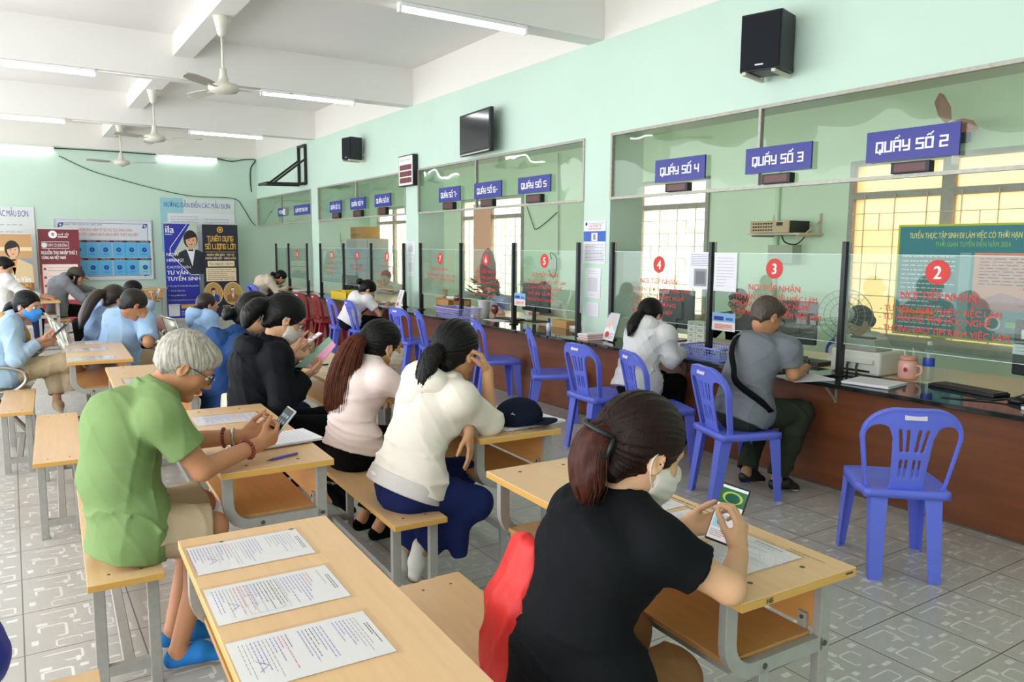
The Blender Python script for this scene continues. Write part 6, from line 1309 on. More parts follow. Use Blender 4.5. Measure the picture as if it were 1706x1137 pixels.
    if glasses:
        g_ = MB()
        for x in (-.033, .033): g_.tube([hp(x+.025*math.cos(q), .108-.006*abs(x+.025*math.cos(q))/.03, .008+.019*math.sin(q)) for q in np.linspace(0, 2*PI, 19)], .0019 if h < .008 else .003, 6)
        g_.tube([hp(-.009, .109, .012), hp(0, .112, .015), hp(.009, .109, .012)], .0018, 6)
        for x in (-1, 1): g_.tube([hp(x*.058, .098, .014), hp(x*.078, .03, .016), hp(x*.082, -.012, .012), hp(x*.080, -.03, -.008)], .0019 if h < .008 else .003, 6)
        go = g_.build('glasses', glasses, t, True); ln = MB()
        for x in (-.033, .033): ln.poly([hp(x+.024*math.cos(q), .1075, .008+.018*math.sin(q)) for q in np.linspace(0, 2*PI, 17)[:-1]])
        ln.build('lens', glass('spectacle_lens', '#f6fafa', .8), go)
    if cap_:
        pr = [ell(hp(0, -.010, .050), (hR, hf, hu), (.090*k, .110*k, .095*k), .02), plane(hp(0, 0, .034), -hu)]; co = blob('cap', pr, h, cap_, t)
        V = []; F_ = []; n = 9
        for i in range(n):
            q = -1.15+2.3*i/(n-1); V += [hp(.085*math.sin(q), .085*math.cos(q), .036), hp(.080*math.sin(q), .085+.085*math.cos(q), .026-.010*math.sin(q)**2)]
        for i in range(n-1): F_.append((2*i, 2*i+1, 2*i+3, 2*i+2))
        vo = meshobj('visor', V, F_, cap_, co, True); sd = vo.modifiers.new('t', 'SOLIDIFY'); sd.thickness = .005
    if extra: extra(t, dict(hp=hp, neck=neck, pel=pel, C=C, W=Wm, R=R, F=Fw, T=T, ShR=ShR, ShL=ShL, eR=eR, eL=eL, wR=wR, wL=wL, org=org, B=B, hR=hR, hf=hf, hu=hu, k=k))
    return t
def phone(c, up, n, label, case='#c9c4bc', scr=None, w=.075, l=.158, art=False, th=.009):
    """centre, long axis, the way the screen faces"""
    up = nv(up); n = nv(np.array(n, float)-up*np.dot(n, up)); u = np.cross(up, n); c = np.array(c, float); t = thing('phone', label, 'phone', c)
    P = [u*x*w/2+up*y*l/2+n*z for z in (-th, 0) for x, y in ((-1, -1), (1, -1), (1, 1), (-1, 1))]; MB().hexa(P).build('phone_case', mat('phone_'+case[1:], case, .35), t, bevel=.0035)
    p = Print(-u*(w/2-.004)-up*(l/2-.006)+n*.0004, u, up, .0003); W2, L2 = w-.008, l-.012; lit = scr or mat('screen_white', '#e8e2e6', .2, emit=.25); p.rect(0, 0, W2, L2, lit, 1)
    if art:
        p.rect(0, L2*.66, W2, L2*.95, mat('screen_green', '#2e6b45', .2, emit=.12), 2); p.oval(W2*.5, L2*.80, W2*.40, L2*.11, mat('screen_lime', '#a9bd55', .2, emit=.15), 3); p.oval(W2*.5, L2*.79, W2*.30, L2*.09, mat('screen_forest', '#1f5a4b', .2, emit=.1), 4); p.rect(W2*.05, L2*.22, W2*.55, L2*.47, mat('screen_sky', '#a9d3e6', .2, emit=.2), 2); p.oval(W2*.30, L2*.36, W2*.10, L2*.09, mat('screen_blue', '#3f8fc4', .2, emit=.15), 3); p.scribble(W2*.08, L2*.50, W2*.92, L2*.64, INKG, 4, .002, 2, seed=2); p.scribble(W2*.08, L2*.05, W2*.92, L2*.18, INKG, 4, .002, 2, seed=3); p.rect(0, L2*.95, W2, L2, PAPER, 2)
    else:
        for i in range(4):
            for j in range(3): p.rect(W2*(.12+.28*j), L2*(.12+.2*i), W2*(.30+.28*j), L2*(.21+.2*i), (INKV, INKG, BLU)[(i+j) % 3], 2)
    p.build('screen', t); return t
HB = M_hairblack
C_khaki = cloth('khaki', '#b7a488'); C_black = cloth('black', '#0d0e11', .85); C_navy = cloth('navy', '#1c2a4c'); C_denim = cloth('denim', '#1d2758', .8, .12)
NB = dict(m=C_black, len=1.9)
A = lambda px, py, Y: at(px, py, Y=Y)
BEAD = mat('bead_red_brown', '#7a2f22', .35); STEEL = mat('watch_steel', '#b9b8b4', .25, metal=.9)
# ---- the grey-haired man in green
M_silver = mat('hair_silver', '#a8a196', .5, spec=.4, var=.35, vscale=26, bump=.3, bscale=80, stretch=(3, 3, .8))
def green_extra(t, d):
    for nm, w, e, off, m, r in (('bead_bracelet', d['wR'], d['eR'], .055, BEAD, .037), ('bead_bracelet', d['wL'], d['eL'], .075, BEAD, .037), ('wristwatch', d['wL'], d['eL'], .035, STEEL, .034)):
        ax = nv(e-w); c = w+ax*off; b1 = nv(np.cross(ax, (0, 0, 1))); b2 = np.cross(ax, b1); mb = MB()
        if nm == 'bead_bracelet':
            for q in np.linspace(0, 2*PI, 17)[:-1]: mb.ball(c+(b1*math.cos(q)+b2*math.sin(q))*r, .0078, 6)
        else:
            mb.tube([c+(b1*math.cos(q)+b2*math.sin(q))*r for q in np.linspace(0, 2*PI, 17)], .006, 8); mb.cyl(c+b2*.032, c+b2*.041, .017, n=16)
        mb.build(nm, m, t, True)
    # the little flag label on the shorts
    c = at(214, 936, Y=2.985)-d['org']; p = Print(c, nv((.85, -.25, .35)), nv((-.3, -.2, .93)), .001); p.slab(0, 0, .032, .017, .003, mat('flag_navy', '#20243c', .6)); p.rect(.008, .004, .016, .013, PAPER, 2); p.rect(.016, .004, .025, .013, INKR, 2); p.build('label', t)
wRm = A(430, 741, 3.10); wLm = A(404, 727, 3.28)
person('grey-haired man in a green polo shirt and khaki shorts, looking at his phone', (.33, 3.17, .56), (.435, 3.18, 1.055), (.545, 3.18, 1.150), 0, (-6, 36, 0), dict(e=A(337, 783, 2.98), w=wRm, d=(.70, .30, .12), n=(-.2, .8, .35), pose='phone', thumb=(.6, .5, .5)), dict(e=(.57, 3.37, .81), w=wLm, d=(.80, -.22, .22), n=(.1, -.7, .6), pose='phone', thumb=(.7, .5, .2)),
       dict(k=(.60, 3.06, .53), a=(.45, 3.02, .09), t=(.60, 3.00, .035)), dict(k=(.61, 3.34, .54), a=(.46, 3.20, .09), t=(.61, 3.20, .035)), 'm', 1.0, .005, '#bd8460', dict(kind='polo', m=cloth('green', '#7d9762', .85, .04), g=.020, hem=.10, sleeve=.62, fold=.006, waist=.014), dict(m=C_khaki, g=.018, len=.98, loose=True), dict(m=cloth('shoe_blue', '#2f7cc4'), low=True),
       dict(m=M_silver, st='short', v=.004, h=.004, tie=(0, -.05, .12)), glasses=M_frame_g, bow=.075, extra=green_extra, seed=3, hs=1.04, wid=1.03)
ph = A(466, 706, 3.18); phone(ph, (.62, -.02, .72), (-.75, -.22, .60), 'silver phone in the hands of the grey-haired man', '#c9cbcd', mat('phone_screen_dark', '#39463f', .1, emit=.05))
# ---- the woman in black with a hair clip
M_auburn = mat('hair_auburn', '#3d1a10', .5, spec=.22, var=.45, vscale=22, bump=.25, bscale=90, stretch=(4, 4, .7))
M_crown = mat('hair_dark_brown', '#1d0b09', .45, spec=.2, var=.35, vscale=24, bump=.25, bscale=90, stretch=(4, 4, .7))
def clip_extra(t, d):
    hp = d['hp']; m = MB()
    for sd in (-1, 1):
        m.tube([hp(-.052, -.118, .008+sd*.022), hp(-.03, -.150, .004+sd*.022), hp(.0, -.162, .0+sd*.022), hp(.03, -.150, -.004+sd*.022), hp(.052, -.118, -.008+sd*.022)], .0065, 6)
    m.tube([hp(-.052, -.118, -.014), hp(-.052, -.118, .030)], .0065, 6); m.tube([hp(.052, -.118, -.030), hp(.052, -.118, .014)], .0065, 6); m.build('hair_clip', M_black, t, True)
wR2 = A(1230, 926, 1.31); wL2 = A(1150, 876, 1.56)
person('woman in a black T-shirt, auburn hair in a black clip, tapping a phone', (1.10, 1.405, .555), (1.235, 1.40, .985), (1.292, 1.40, 1.112), 3, (-8, 22, 0), dict(e=A(1215, 980, 1.16), w=wR2, d=(.34, .22, .92), n=(-.3, .95, -.2), pose=(30, 50, 30), thumb=(.75, .2, .55)), dict(e=(1.34, 1.68, .80), w=A(1136, 879, 1.57), d=(.80, -.55, .12), n=(-.45, -.45, .75), pose=(22, 30, 20), thumb=(.75, .35, .5)),
       dict(k=(1.42, 1.40, .47), a=(1.36, 1.42, .10)), dict(k=(1.44, 1.62, .50), a=(1.40, 1.62, .10)), 'f', 1.02, .0055, '#d2a27e', dict(kind='tee', m=cloth('black_tee', '#131417', .85, .06), g=.016, hem=.10, sleeve=.58, fold=.005, waist=.012), dict(m=cloth('brown', '#8a6240'), g=.02, len=1.95, loose=True), None,
       dict(m=M_crown, v=.006, h=.0045, tie=(0, -.125, .005), tail=[(0, -.108, .012), (.0, -.128, -.010), (.0, -.125, -.055), (.004, -.108, -.10), (.006, -.098, -.135)], tr=(.036, .038, .042, .038, .014), n=130, ms=M_auburn), mask=M_mask, face=False, bow=.05, sw=.140, wid=.95, extra=clip_extra, seed=8, hs=1.06)
phone(A(1212, 857, 1.42), (.47, .05, .86), (-.70, -.38, .48), 'dark phone with a bright page in the hands of the woman in black', '#1c1d20', None, .080, .168, True)
# ---- cream hoodie, jeans
person('woman in a cream hoodie and blue jeans, black ponytail, hand at her ear', (1.46, 3.12, .565), (1.655, 3.12, .995), A(760, 589, 3.12), 4, (24, 14, 0), dict(e=A(815, 702, 3.02), w=A(812, 618, 3.03), d=(-.35, .12, .9), n=(-.8, .4, -.1), pose=(35, 55, 35)), dict(e=(1.80, 3.22, .80), w=A(781, 718, 2.97), d=(.05, -.12, -1), n=(-.6, .7, 0), pose='hang'),
       dict(k=A(793, 838, 2.98), a=A(700, 912, 3.10), t=A(690, 962, 3.12)), dict(k=(1.83, 3.27, .50), a=A(668, 925, 3.28), t=A(665, 970, 3.28)), 'f', 1.02, .0055, '#c99770', dict(kind='hoodie', m=cloth('cream', '#e6ddd2', .9, .03), g=.028, hem=.02, sleeve=1.12, fold=.007, ff=17, waist=.012, cuff=True, rib=cloth('rib_grey', '#cfcac6')), dict(m=C_denim, g=.012, len=1.92, flare=.028), dict(m=cloth('trainer', '#d9d6cc'), sole=mat('sole_olive', '#8a7a52', .7)),
       dict(m=HB, v=.006, h=.0045, tie=(.0, -.120, -.012), tail=[(0, -.105, -.005), (-.0, -.145, -.02), (-.006, -.165, -.075), (-.012, -.170, -.135), (-.018, -.168, -.18)], tr=(.026, .034, .036, .028, .008), n=90), bow=.03, seed=12, hs=1.10, face=False)
# ---- pink top, long auburn hair
M_long = mat('hair_long_auburn', '#5a2d1b', .5, spec=.22, var=.5, vscale=20, bump=.25, bscale=90, stretch=(4, 4, .5))
person('woman in a pale pink top and white mask with long auburn ponytail', (1.48, 3.85, .56), (1.60, 3.86, .985), A(637, 578, 3.88), 2, (8, 8, 0), dict(e=A(693, 660, 3.68), w=A(660, 652, 3.90), d=(-.5, .8, .05), n=(0, 0, -1), pose='relax'), dict(e=(1.84, 4.06, .80), w=(1.72, 3.86, .83), d=(-.5, -.8, 0), n=(0, 0, -1)),
       dict(k=(1.84, 3.74, .53), a=(1.60, 3.80, .10)), dict(k=(1.84, 3.98, .53), a=(1.58, 3.98, .10)), 'f', 1.0, .006, '#c08d63', dict(kind='tee', m=cloth('pale_pink', '#f0dcd8', .85, .03), g=.016, hem=.015, sleeve=.55, fold=.006, waist=.010), NB, dict(m=C_black),
       dict(m=HB, v=.005, h=.005, tie=(0, -.115, .030), band=mat('hair_tie_cream', '#e8c79a', .6), tail=[(0, -.105, .028), (.0, -.155, .0), (-.005, -.185, -.10), (-.012, -.190, -.20), (-.02, -.185, -.30), (-.025, -.175, -.38)], tr=(.024, .046, .064, .076, .070, .02), n=420, sp=1.5, ms=M_long), mask=M_mask, face=False, bow=.04, seed=21, hs=1.08)
# ---- black jacket with a folder
wR5 = A(505, 629, 4.36); wL5 = A(490, 598, 4.62)
person('woman in a black hooded jacket, glasses and mask, holding a pink and green folder', (1.17, 4.50, .565), (1.24, 4.50, 1.045), A(473, 533, 4.48), 0, (0, 32, 0), dict(w=wR5, d=(.85, .15, .25), n=(0, .3, 1), pose=(35, 40, 25)), dict(w=wL5, d=(.8, -.2, .2), n=(.2, -.3, 1), pose=(30, 40, 25)),
       dict(k=(1.60, 4.36, .54), a=A(540, 812, 4.3)), dict(k=(1.60, 4.62, .54)), 'f', 1.04, .007, '#cf9f7c', dict(kind='hoodie', m=cloth('black_jacket', '#0e1016', .7, .08), g=.034, hem=.09, sleeve=1.90, fold=.012, ff=20, cuff=True), NB, dict(m=C_black),
       dict(m=HB, v=.006, tie=(0, -.12, .02), tail=[(0, -.115, .02), (0, -.15, .0), (0, -.165, -.06), (0, -.155, -.12)], tr=(.030, .046, .05, .022), n=0), mask=M_mask, glasses=M_frame_g, bow=.06, seed=31, hs=1.06)
t = thing('folder', 'pink and green folder held open by the woman in the black jacket', 'folder', A(525, 600, 4.45)); o_ = A(525, 600, 4.45)
cn = [A(491, 613, 4.56)-o_, A(549, 562, 4.58)-o_, A(560, 576, 4.40)-o_, A(530, 615, 4.36)-o_]; mid = [(cn[0]*.5+cn[3]*.5), (cn[1]*.5+cn[2]*.5)]
m = MB(); m.poly([cn[0], cn[1], mid[1], mid[0]], (-.003, 0, .004), 0); m.poly([mid[0], mid[1], cn[2], cn[3]], (-.003, 0, .004), 1); m.build('folder_cover', [mat('folder_green', '#7fae92', .5), mat('folder_pink', '#ef9fc4', .5)], t)
# ---- navy hoodie
person('woman in a navy blue hooded jacket with a low bun, behind the one in black', (1.13, 5.10, .565), (1.20, 5.10, 1.03), A(424, 527, 5.10), 0, (4, 28, 0), dict(w=A(490, 585, 4.98), d=(.9, .25, .15), n=(-.1, .9, .3), pose='phone'), dict(w=A(494, 577, 5.16), d=(.9, -.2, .2), n=(.1, -.7, .6), pose='phone'),
       None, None, 'f', 1.04, .007, '#cf9f7c', dict(kind='hoodie', m=cloth('navy_jacket', '#23406f', .75, .06), g=.034, hem=.09, sleeve=1.7, fold=.011, ff=20), dict(m=C_navy, len=1.9), dict(m=C_black), dict(m=HB, v=.007, tie=(0, -.115, -.045), tail=[(0, -.105, -.04), (0, -.14, -.05), (0, -.145, -.075)], tr=(.028, .036, .02)), bow=.06, seed=33, hs=1.06, face=False)
phone(A(518, 565, 5.07), (.8, 0, .5), (-.5, 0, .8), 'pale phone held by the woman in the navy jacket', '#d9dde6')
# ---- the man in grey at the counter
def strap_extra(t, d):
    C, N, P, F, R, T, B = d['C'], d['neck'], d['pel'], d['F'], d['R'], d['T'], d['B']
    back = lambda u, x: P+(N-P)*u+R*x-F*(B['chest'][1]+.048+(.085*math.sin(PI*min(1, u))))
    pts = [N-R*.085+F*.06-T*.01, N-R*.085-F*.02+T*.02, back(.86, -.075)+F*.02, back(.62, -.01), back(.40, .07), back(.22, .135)-F*.012, P+R*.215+T*.06-F*.075, P+R*.235+T*.03+F*.02]
    V = []; F_ = []; sp = spline(pts, 5); n = len(sp)
    for i, q in enumerate(sp):
        dd = nv(sp[min(i+1, n-1)]-sp[max(i-1, 0)]); sd = nv(np.cross(dd, F)); V += [q-sd*.021, q+sd*.021]
    for i in range(n-1): F_.append((2*i, 2*i+1, 2*i+3, 2*i+2))
    so = meshobj('shoulder_strap', V, F_, C_black, t, True); m_ = so.modifiers.new('t', 'SOLIDIFY'); m_.thickness = .006
person('man in a grey T-shirt writing at the counter, bag strap across his back', (4.01, 3.37, .575), (4.22, 3.34, 1.030), A(1277, 529, 3.32), -8, (-10, 26, 0), dict(e=A(1322, 624, 3.13), w=A(1343, 613, 3.36), d=(.2, .85, -.15), n=(.5, 0, -.8), pose='pen'), dict(w=(4.58, 3.55, .80), d=(.7, -.6, 0), n=(0, 0, -1), pose='flat'),
       dict(k=(4.40, 3.21, .53), a=(4.20, 3.22, .10), t=(4.33, 3.17, .035)), dict(k=(4.40, 3.52, .53), a=(4.16, 3.44, .10), t=(4.29, 3.42, .035)), 'm', 1.03, .006, '#b98561', dict(kind='tee', m=cloth('slate', '#74787f', .85, .04), g=.020, hem=.09, sleeve=.66, fold=.006, waist=.012), dict(m=cloth('dark_olive', '#33382f', .85), g=.02, len=1.95, loose=True), dict(m=mat('shoe_black', '#16171b', .4)),
       dict(m=mat('hair_short_brown', '#4c4038', .5, var=.3, vscale=40, bump=.3, bscale=120), st='short', v=-.003, tie=(0, -.05, .12)), glasses=M_frame_g, bow=.055, extra=strap_extra, seed=41, hs=1.02, wid=1.04)
pen(A(1348, 600, 3.36), A(1346, 622, 3.40), M_black, 'pen in the hand of the man in grey')
# ---- pale grey hoodie at the counter
person('woman in a pale grey hoodie with black ponytail, leaning on the counter', (4.10, 4.50, .57), (4.27, 4.52, 1.0), A(1084, 527, 4.53), 2, (10, 14, 0), dict(e=A(1117, 600, 4.33), w=(4.64, 4.50, .80), d=(.3, .9, 0), n=(0, 0, -1)), dict(w=(4.62, 4.66, .80), d=(.6, -.6, 0), n=(0, 0, -1)),
       dict(k=(4.46, 4.42, .54)), dict(k=(4.46, 4.62, .54)), 'f', 1.03, .0065, '#cf9f7c', dict(kind='hoodie', m=cloth('pale_grey', '#dedcdc', .9, .03), g=.030, hem=.07, sleeve=1.85, fold=.011, ff=20, cuff=True), NB, dict(m=C_black),
       dict(m=HB, v=.004, tie=(0, -.115, .0), band=mat('hair_tie_white', '#e6e0da', .6), tail=[(0, -.105, 0), (.0, -.15, -.03), (-.01, -.185, -.11), (-.015, -.195, -.18)], tr=(.022, .036, .034, .010), n=60), mask=M_mask, face=False, bow=.04, seed=45, hs=1.02)
# ---- farther visitors
person('woman in a white T-shirt bent over papers at the far counter', (4.07, 10.60, .57), (4.30, 10.55, .915), A(612, 484, 10.45), 0, (-12, 42, 0), dict(w=(4.60, 10.42, .80), d=(.8, .3, -.2), n=(0, 0, -1), pose='pen'), dict(w=(4.56, 10.85, .80), d=(.6, -.6, 0), n=(0, 0, -1)), None, None, 'f', 1.05, .010, '#c9987a', dict(kind='tee', m=cloth('white_tee', '#ece9ea', .85, .03), g=.022, hem=.07, sleeve=.62, fold=.008), NB, dict(m=C_black), dict(m=HB, v=.004, tie=(0, -.11, .03), tail=[(0, -.11, .03), (0, -.15, .025), (0, -.155, .0)], tr=(.03, .042, .03)), bow=.05, seed=51, face=False, hs=1.05)
person('person in a beige jacket bent over papers at the far end of the counter', (4.13, 15.75, .58), (4.33, 15.7, .985), A(467, 463, 15.65), 0, (0, 40, 0), dict(w=(4.68, 15.5, .80), d=(.8, .3, -.2), n=(0, 0, -1), pose='pen'), dict(w=(4.66, 15.9, .80), d=(.6, -.4, 0), n=(0, 0, -1)), None, None, 'f', 1.1, .013, '#c9987a', dict(kind='tee', m=cloth('beige', '#d9c8b4'), g=.03, hem=.08, sleeve=1.85, fold=.010), NB, None, dict(m=HB, v=.004, tie=(0, -.11, -.02), tail=[(0, -.11, -.02), (0, -.15, -.03), (0, -.15, -.07)], tr=(.03, .04, .02)), bow=.05, seed=52, face=False)
# ---- seated left: blue face mask
C_tan = cloth('tan', '#bba98b')
person('woman in a pale denim jacket and blue face mask at the left edge', (-.10, 7.62, .565), (-.01, 7.60, 1.0), A(46, 511, 7.56), -4, (-38, 12, 0), dict(w=A(66, 568, 7.44), d=(.9, .1, .15), n=(0, .5, .8), pose='phone'), dict(w=A(70, 577, 7.58), d=(.9, -.2, .2), n=(.1, -.4, .9), pose='phone'),
       dict(k=A(108, 603, 7.46), a=A(148, 638, 7.70), t=A(166, 652, 7.74)), dict(k=A(92, 612, 7.62), a=A(95, 668, 7.52), t=A(100, 684, 7.38)), 'f', 1.02, .007, '#c9987a', dict(kind='collar', m=cloth('pale_denim', '#a3bdd3', .85, .05), g=.026, hem=.10, sleeve=1.85, fold=.009, ff=20, open=True), dict(m=C_tan, g=.014, len=1.82, loose=True), dict(m=cloth('shoe_beige', '#c2ac8c')),
       dict(m=HB, v=.004, tie=(0, -.115, .0), tail=[(0, -.105, 0), (0, -.15, -.03), (0, -.17, -.10), (0, -.165, -.18)], tr=(.024, .036, .036, .012)), mask=mat('mask_blue', '#3a8fe0', .7), bow=.03, seed=61, hs=.96,
       extra=lambda t, d: MB().tube([*spline([d['neck']+d['R']*.06+d['F']*.13-d['T']*.16, d['neck']+d['R']*.085+d['F']*.03-d['T']*.03, d['neck']-d['F']*.075+d['T']*.01, d['neck']-d['R']*.085+d['F']*.03-d['T']*.03, d['neck']-d['R']*.05+d['F']*.13-d['T']*.18], 4)], [.026]+[.042]*15+[.026], 10).build('scarf', cloth('scarf_tan', '#b08d57'), t, True))
phone(A(98, 551, 7.46), (.62, -.10, .6), (-.65, .25, .6), 'dark phone of the woman in the blue face mask', '#22252a')
C_ltblue = cloth('light_blue', '#9dbbdc', .85, .04)
person('person in a light blue shirt and khaki trousers seen from behind, hand at the face', (.80, 7.94, .575), (.90, 7.80, 1.0), A(222, 509, 7.62), 38, (20, 36, 0), dict(e=A(247, 572, 7.45), w=A(243, 535, 7.6), d=(0, 0, 1), n=(-.6, .6, 0)), None, dict(k=(1.26, 7.84, .54)), dict(k=(1.12, 8.08, .54)), 'm', 1.0, .008, '#b98561', dict(kind='collar', m=C_ltblue, g=.026, hem=.04, sleeve=.85, fold=.010, ff=18), dict(m=C_khaki, g=.016, len=1.9), dict(m=C_black), dict(m=mat('hair_softblack', '#1c1714', .5, var=.2, vscale=30), v=.008, tie=(0, -.09, -.03)), bow=.05, seed=63, face=False, hs=1.04)
person('woman in a light blue shirt with a long wavy brown-black ponytail, seen from behind', (.72, 8.75, .575), (.80, 8.65, 1.0), A(191, 500, 8.6), 30, (25, 22, 0), None, None, None, None, 'f', 1.03, .009, '#b98561', dict(kind='collar', m=cloth('light_blue2', '#93acd2', .85, .04), g=.026, hem=.06, sleeve=1.8, fold=.010), NB, dict(m=C_black), dict(m=mat('hair_brownblack', '#2a1c16', .42, var=.3, vscale=20, bump=.25, bscale=60), v=.006, tie=(0, -.115, .03), tail=[(0, -.105, .03), (0, -.16, .0), (0, -.20, -.10), (0, -.215, -.22), (0, -.21, -.33)], tr=(.024, .05, .052, .046, .014), n=60), bow=.04, seed=64, face=False, hs=1.06)
person('woman in glasses and a light blue jacket holding up a phone, far back', (1.36, 11.7, .575), (1.42, 11.65, .96), A(223, 486, 11.6), 15, (2, 12, 0), dict(w=A(256, 503, 11.4), e=A(247, 512, 11.3), d=(.3, .1, 1), n=(-.9, .2, 0), pose='phone'), dict(w=A(250, 508, 11.6)), None, None, 'f', 1.05, .012, '#c9987a', dict(kind='tee', m=cloth('light_blue3', '#a9c2dd'), g=.026, hem=.06, sleeve=1.7, fold=.008), dict(m=cloth('rose', '#d9a7a2'), len=1.9), None, dict(m=HB, v=.004, tie=(0, -.11, -.03)), glasses=M_frame_g, bow=.03, seed=65, face=False, hs=1.05)
phone(A(261, 491, 11.45), (.35, 0, .93), (-.9, -.2, .3), 'white phone held up by the woman in glasses far back', '#e3e3e3', mat('phone_screen_grey', '#7c8288', .2), .085, .17)
person('person in a grey jacket and dark cap writing at a far desk', (.62, 14.55, .575), (.72, 14.5, 1.08), A(126, 462, 14.45), 0, (-4, 20, 0), dict(e=A(137, 497, 14.3), w=A(160, 490, 14.6), d=(.9, .1, -.1), n=(0, 0, -1), pose='pen'), dict(w=(1.3, 14.95, .80), d=(.8, -.3, 0), n=(0, 0, -1)), None, None, 'f', 1.14, .012, '#c9987a', dict(kind='tee', m=cloth('mid_grey', '#7f8289'), g=.034, hem=.08, sleeve=1.6, fold=.009), NB, dict(m=C_black), dict(m=HB, v=.0, tie=(0, -.11, -.06), lock=[((.07, .01, -.0), (.06, .03, -.13), .022, .014), ((-.07, .01, 0), (-.06, .03, -.13), .022, .014)]), cap_=cloth('cap_olive', '#4a453e'), bow=.05, seed=66, face=False)
person('person in a white shirt with black hair, cut off by the left edge', (-.13, 14.2, .60), (-.06, 14.15, 1.14), A(6, 446, 14.1), 0, (-10, 26, 0), dict(w=(.42, 14.1, .80), d=(.8, 0, -.2), n=(0, 0, -1)), dict(w=(.42, 14.4, .80), d=(.8, -.3, 0), n=(0, 0, -1)), None, None, 'm', 1.12, .013, '#c9987a', dict(kind='tee', m=cloth('white_shirt', '#e6e4e6'), g=.024, hem=.06, sleeve=1.7, fold=.008), dict(m=C_navy, len=1.9), None, dict(m=HB, st='short', v=.006), bow=.04, seed=67, face=False, hs=1.05)
person('woman in a pale blue hooded jacket in profile, dark ponytail, before the black banner', (1.70, 8.80, .54), (1.735, 8.80, .90), A(346, 509, 8.78), 10, (8, 2, 0), None, None, None, None, 'f', .98, .008, '#c58f6d', dict(kind='hoodie', m=cloth('sky_jacket', '#9fbfe6', .8, .04), g=.026, hem=.06, sleeve=1.8, fold=.009), NB, None, dict(m=mat('hair_darkbrown2', '#241512', .42, var=.3, vscale=20), v=.004, tie=(0, -.115, -.02), band=mat('hair_tie_gold', '#c9a15a', .5), tail=[(0, -.105, -.02), (0, -.145, -.05), (0, -.15, -.12), (0, -.14, -.19)], tr=(.02, .034, .03, .010)), bow=.02, seed=68, hs=1.0)
# ---- the clerks behind the counter
CL = dict(sex='f', h=.010, bow=.03, skn='#d5a888')
def clerk(label, head, top, hair, **k):
    head = np.array(head); q = dict(CL); q.update(k); F = q.pop('F', 180); a = math.radians(F); Fd = np.array((math.cos(a), math.sin(a), 0)); lean = q.pop('lean', .12); drop = q.pop('drop', .14)
    neck = head-Fd*.05+np.array((0, 0, -drop)); pel = np.array((*(neck-Fd*lean)[:2], .575)); hd_ = q.pop('hd', (F, 12, 0)); person(label, pel, neck, head, F, hd_, q.pop('armR', None), q.pop('armL', None), None, None, q.pop('sex'), 1.02, q.pop('h'), q.pop('skn'), top, NB, None, hair, seed=len(label), **q)
clerk('clerk in a black top and glasses facing us behind the screen of counter three', at(1230, 505, X=6.15), dict(kind='tee', m=C_black, g=.02, sleeve=.9, fold=.006), dict(m=HB, st='short', v=.004), glasses=M_frame_g, sex='m', F=196, armR=dict(w=at(1170, 548, X=5.75), d=(-.3, 0, .9), n=(0, -1, 0)))
clerk('clerk in a white blouse looking down behind the printer', at(1432, 538, X=5.95), dict(kind='tee', m=cloth('white_blouse', '#e9e8e4'), g=.024, sleeve=.95, fold=.008), dict(m=mat('hair_softblack', '#1c1714', .5, var=.2, vscale=30), v=.006, tie=(0, -.1, -.04)), F=160, hd=(150, 34, 0), armL=dict(w=at(1392, 603, X=5.3), d=(-.9, .3, -.2), n=(0, 0, -1)))
clerk('clerk in a white shirt behind the screen of counter five', at(905, 487, X=6.0), dict(kind='collar', m=cloth('white_shirt2', '#ebeae6'), g=.024, sleeve=.9, fold=.008), dict(m=HB, st='short', v=.003), F=205, hd=(205, 22, 0), sex='m', armR=dict(w=at(893, 522, X=5.5), d=(-.8, .5, 0), n=(0, 0, -1)))
clerk('clerk with long dark hair and a lilac shirt behind the screen of counter six', at(821, 481, X=5.9), dict(kind='collar', m=cloth('lilac', '#b9b9ea'), g=.024, sleeve=1.7, fold=.008), dict(m=mat('hair_brownblack', '#2a1c16', .42, var=.3, vscale=20, bump=.25, bscale=60), v=.008, tie=(0, -.1, -.06), lock=[((.07, .0, .02), (.075, .03, -.16), .03, .03), ((-.07, 0, .02), (-.075, .03, -.16), .03, .03)]), F=200, hd=(205, 26, 0), armR=dict(w=at(838, 523, X=5.3), d=(-.9, 0, -.1), n=(0, 0, -1)))
clerk('clerk in a pale shirt with a hand raised behind the screen of counter eight', at(643, 463, X=5.9), dict(kind='collar', m=cloth('pale_shirt', '#d9dce4'), g=.022, sleeve=.9, fold=.008), dict(m=HB, st='short', v=.003), F=215, hd=(222, 6, 0), sex='m', armL=dict(w=at(636, 480, X=5.45), d=(-.4, 0, .9), n=(-.3, -.9, 0)))
# ---- bags and the cap
t = thing('baseball_cap', 'navy baseball cap with a light emblem, lying on papers on the desk', 'cap', at(866, 706, Z=.765), math.radians(-128)); C_cap = cloth('cap_navy', '#141a2c', .85)
pr = [ell((0, 0, .045), np.eye(3), (.092, .112, .085), .03), ell((0, -.03, .03), np.eye(3), (.088, .10, .07), .03), plane((0, 0, .004), (0, 0, -1))]; blob('crown', pr, .005, C_cap, t, fold_fn(77, .004, 30))
V = []; F_ = []; n = 11
for i in range(n): q = -1.2+2.4*i/(n-1); V += [(.088*math.sin(q), .09*math.cos(q), .012), (.082*math.sin(q), .10+.085*math.cos(q), .008+.012*math.cos(q))]
for i in range(n-1): F_.append((2*i, 2*i+1, 2*i+3, 2*i+2))
vo = meshobj('visor', V, F_, C_cap, t, True); sd = vo.modifiers.new('t', 'SOLIDIFY'); sd.thickness = .005
m = MB(); EM = mat('emblem_mint', '#a9d6cf', .6)
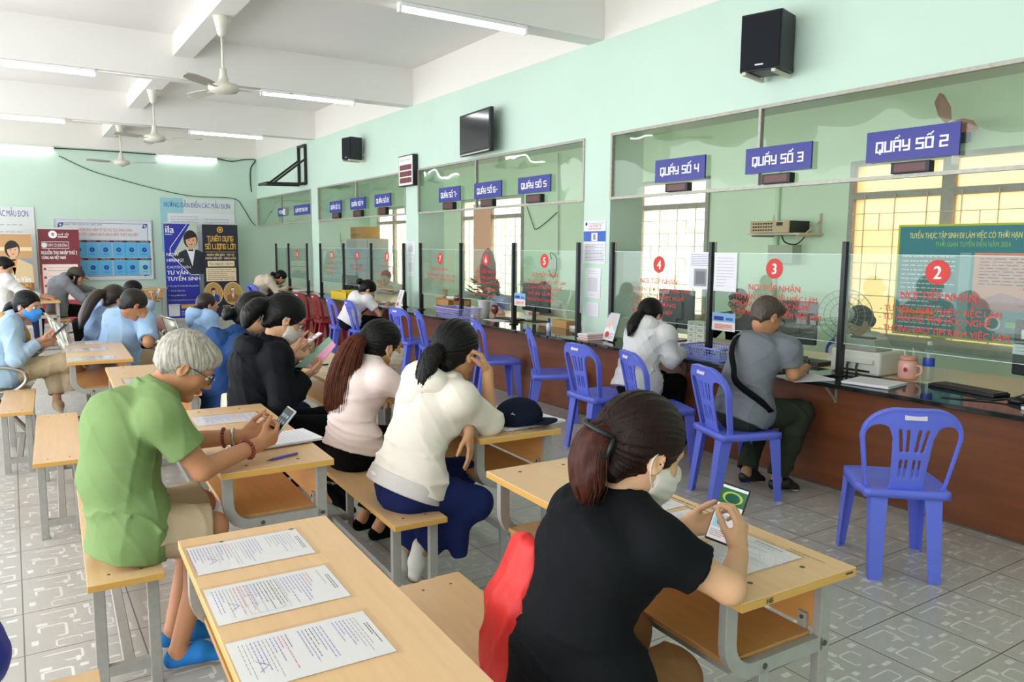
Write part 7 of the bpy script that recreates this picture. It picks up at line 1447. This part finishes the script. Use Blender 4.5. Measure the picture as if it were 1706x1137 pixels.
def cp(a_, z): return np.array((math.cos(a_)*(.0935*math.sqrt(max(0, 1-((z-.045)/.085)**2))), math.sin(a_)*.1135*math.sqrt(max(0, 1-((z-.045)/.085)**2)), z))
for pts in ([(.20, .062), (.05, .066), (.02, .052), (.18, .044), (.15, .030), (-.02, .034)], [(-.10, .068), (-.10, .030)], [(-.02, .060), (-.20, .056)], [(.10, .072), (.10, .026)]): m.tube([cp(a_-.35, z) for a_, z in pts], .0035, 6)
m.build('emblem', EM, t, True)
t = thing('red_bag', 'bright red drawstring bag leaning on the woman in black', 'bag', (1.06, 1.655, .455)); M_bag = mat('bag_red', '#d8231f', .55, var=.06, vscale=6)
pr = [ecap((0, 0, .04), (.03, .02, .20), (.2, 1, 0), .135, .06, .125, .055, .04), ecap((.03, .02, .20), (.075, .02, .36), (.2, 1, 0), .12, .05, .075, .03, .04), plane((0, 0, .004), (0, 0, -1))]; blob('bag_body', pr, .006, M_bag, t, fold_fn(88, .012, 26)); p = Print(at(868, 1060, Y=1.545)-np.array((1.06, 1.655, .455)), nv((.95, -.3, 0)), (0, 0, 1), .001); p.scribble(0, 0, .06, .07, PAPER, 5, .005, 3, seed=6); p.build('print', t)
t = thing('tote_bag', 'cream tote bag hanging beside the woman in the black jacket', 'bag', (1.06, 4.80, .455)); M_tote = cloth('tote_cream', '#dcd3ba'); blob('bag_body', [ecap((0, 0, .05), (.0, 0, .24), (0, 1, 0), .13, .05, .12, .03, .04), plane((0, 0, .004), (0, 0, -1))], .008, M_tote, t, fold_fn(90, .010, 22))
t = thing('tote_bag', 'cream tote bag on the lap of the woman in pink', 'bag', (1.80, 3.80, .60)); blob('bag_body', [ecap((0, -.06, .05), (0, .1, .06), (0, 0, 1), .05, .08, .05, .07, .04)], .008, M_tote, t, fold_fn(91, .010, 26)); MB().tube(spline([(-.02, -.05, .05), (-.10, -.12, .0), (-.10, -.2, -.02), (-.02, -.12, .03)]), .008, 6).build('bag_strap', M_tote, t, True)
t = thing('black_bag', 'black bag on the far side of the woman in jeans', 'bag', (1.60, 3.42, .455)); blob('bag_body', [ecap((0, 0, .06), (.0, 0, .17), (0, 1, 0), .08, .07, .07, .05, .04), plane((0, 0, .003), (0, 0, -1))], .008, C_black, t, fold_fn(92, .008, 26))
t = thing('blue_backpack', 'deep blue bag at the lower left corner', 'bag', (-.16, 2.42, .452)); blob('bag_body', [ecap((0, 0, .06), (-.03, 0, .24), (0, 1, 0), .14, .10, .12, .07, .05), plane((0, 0, .003), (0, 0, -1))], .008, mat('bag_blue', '#1d2fa8', .5), t, fold_fn(93, .008, 20))
t = thing('dark_backpack', 'dark backpack on the steel seats behind the blue-masked woman', 'bag', (.64, 9.77, .455)); blob('bag_body', [ecap((0, 0, .08), (-.05, 0, .30), (0, 1, 0), .16, .09, .13, .06, .05), plane((0, 0, .003), (0, 0, -1))], .010, C_black, t, fold_fn(94, .008, 20))
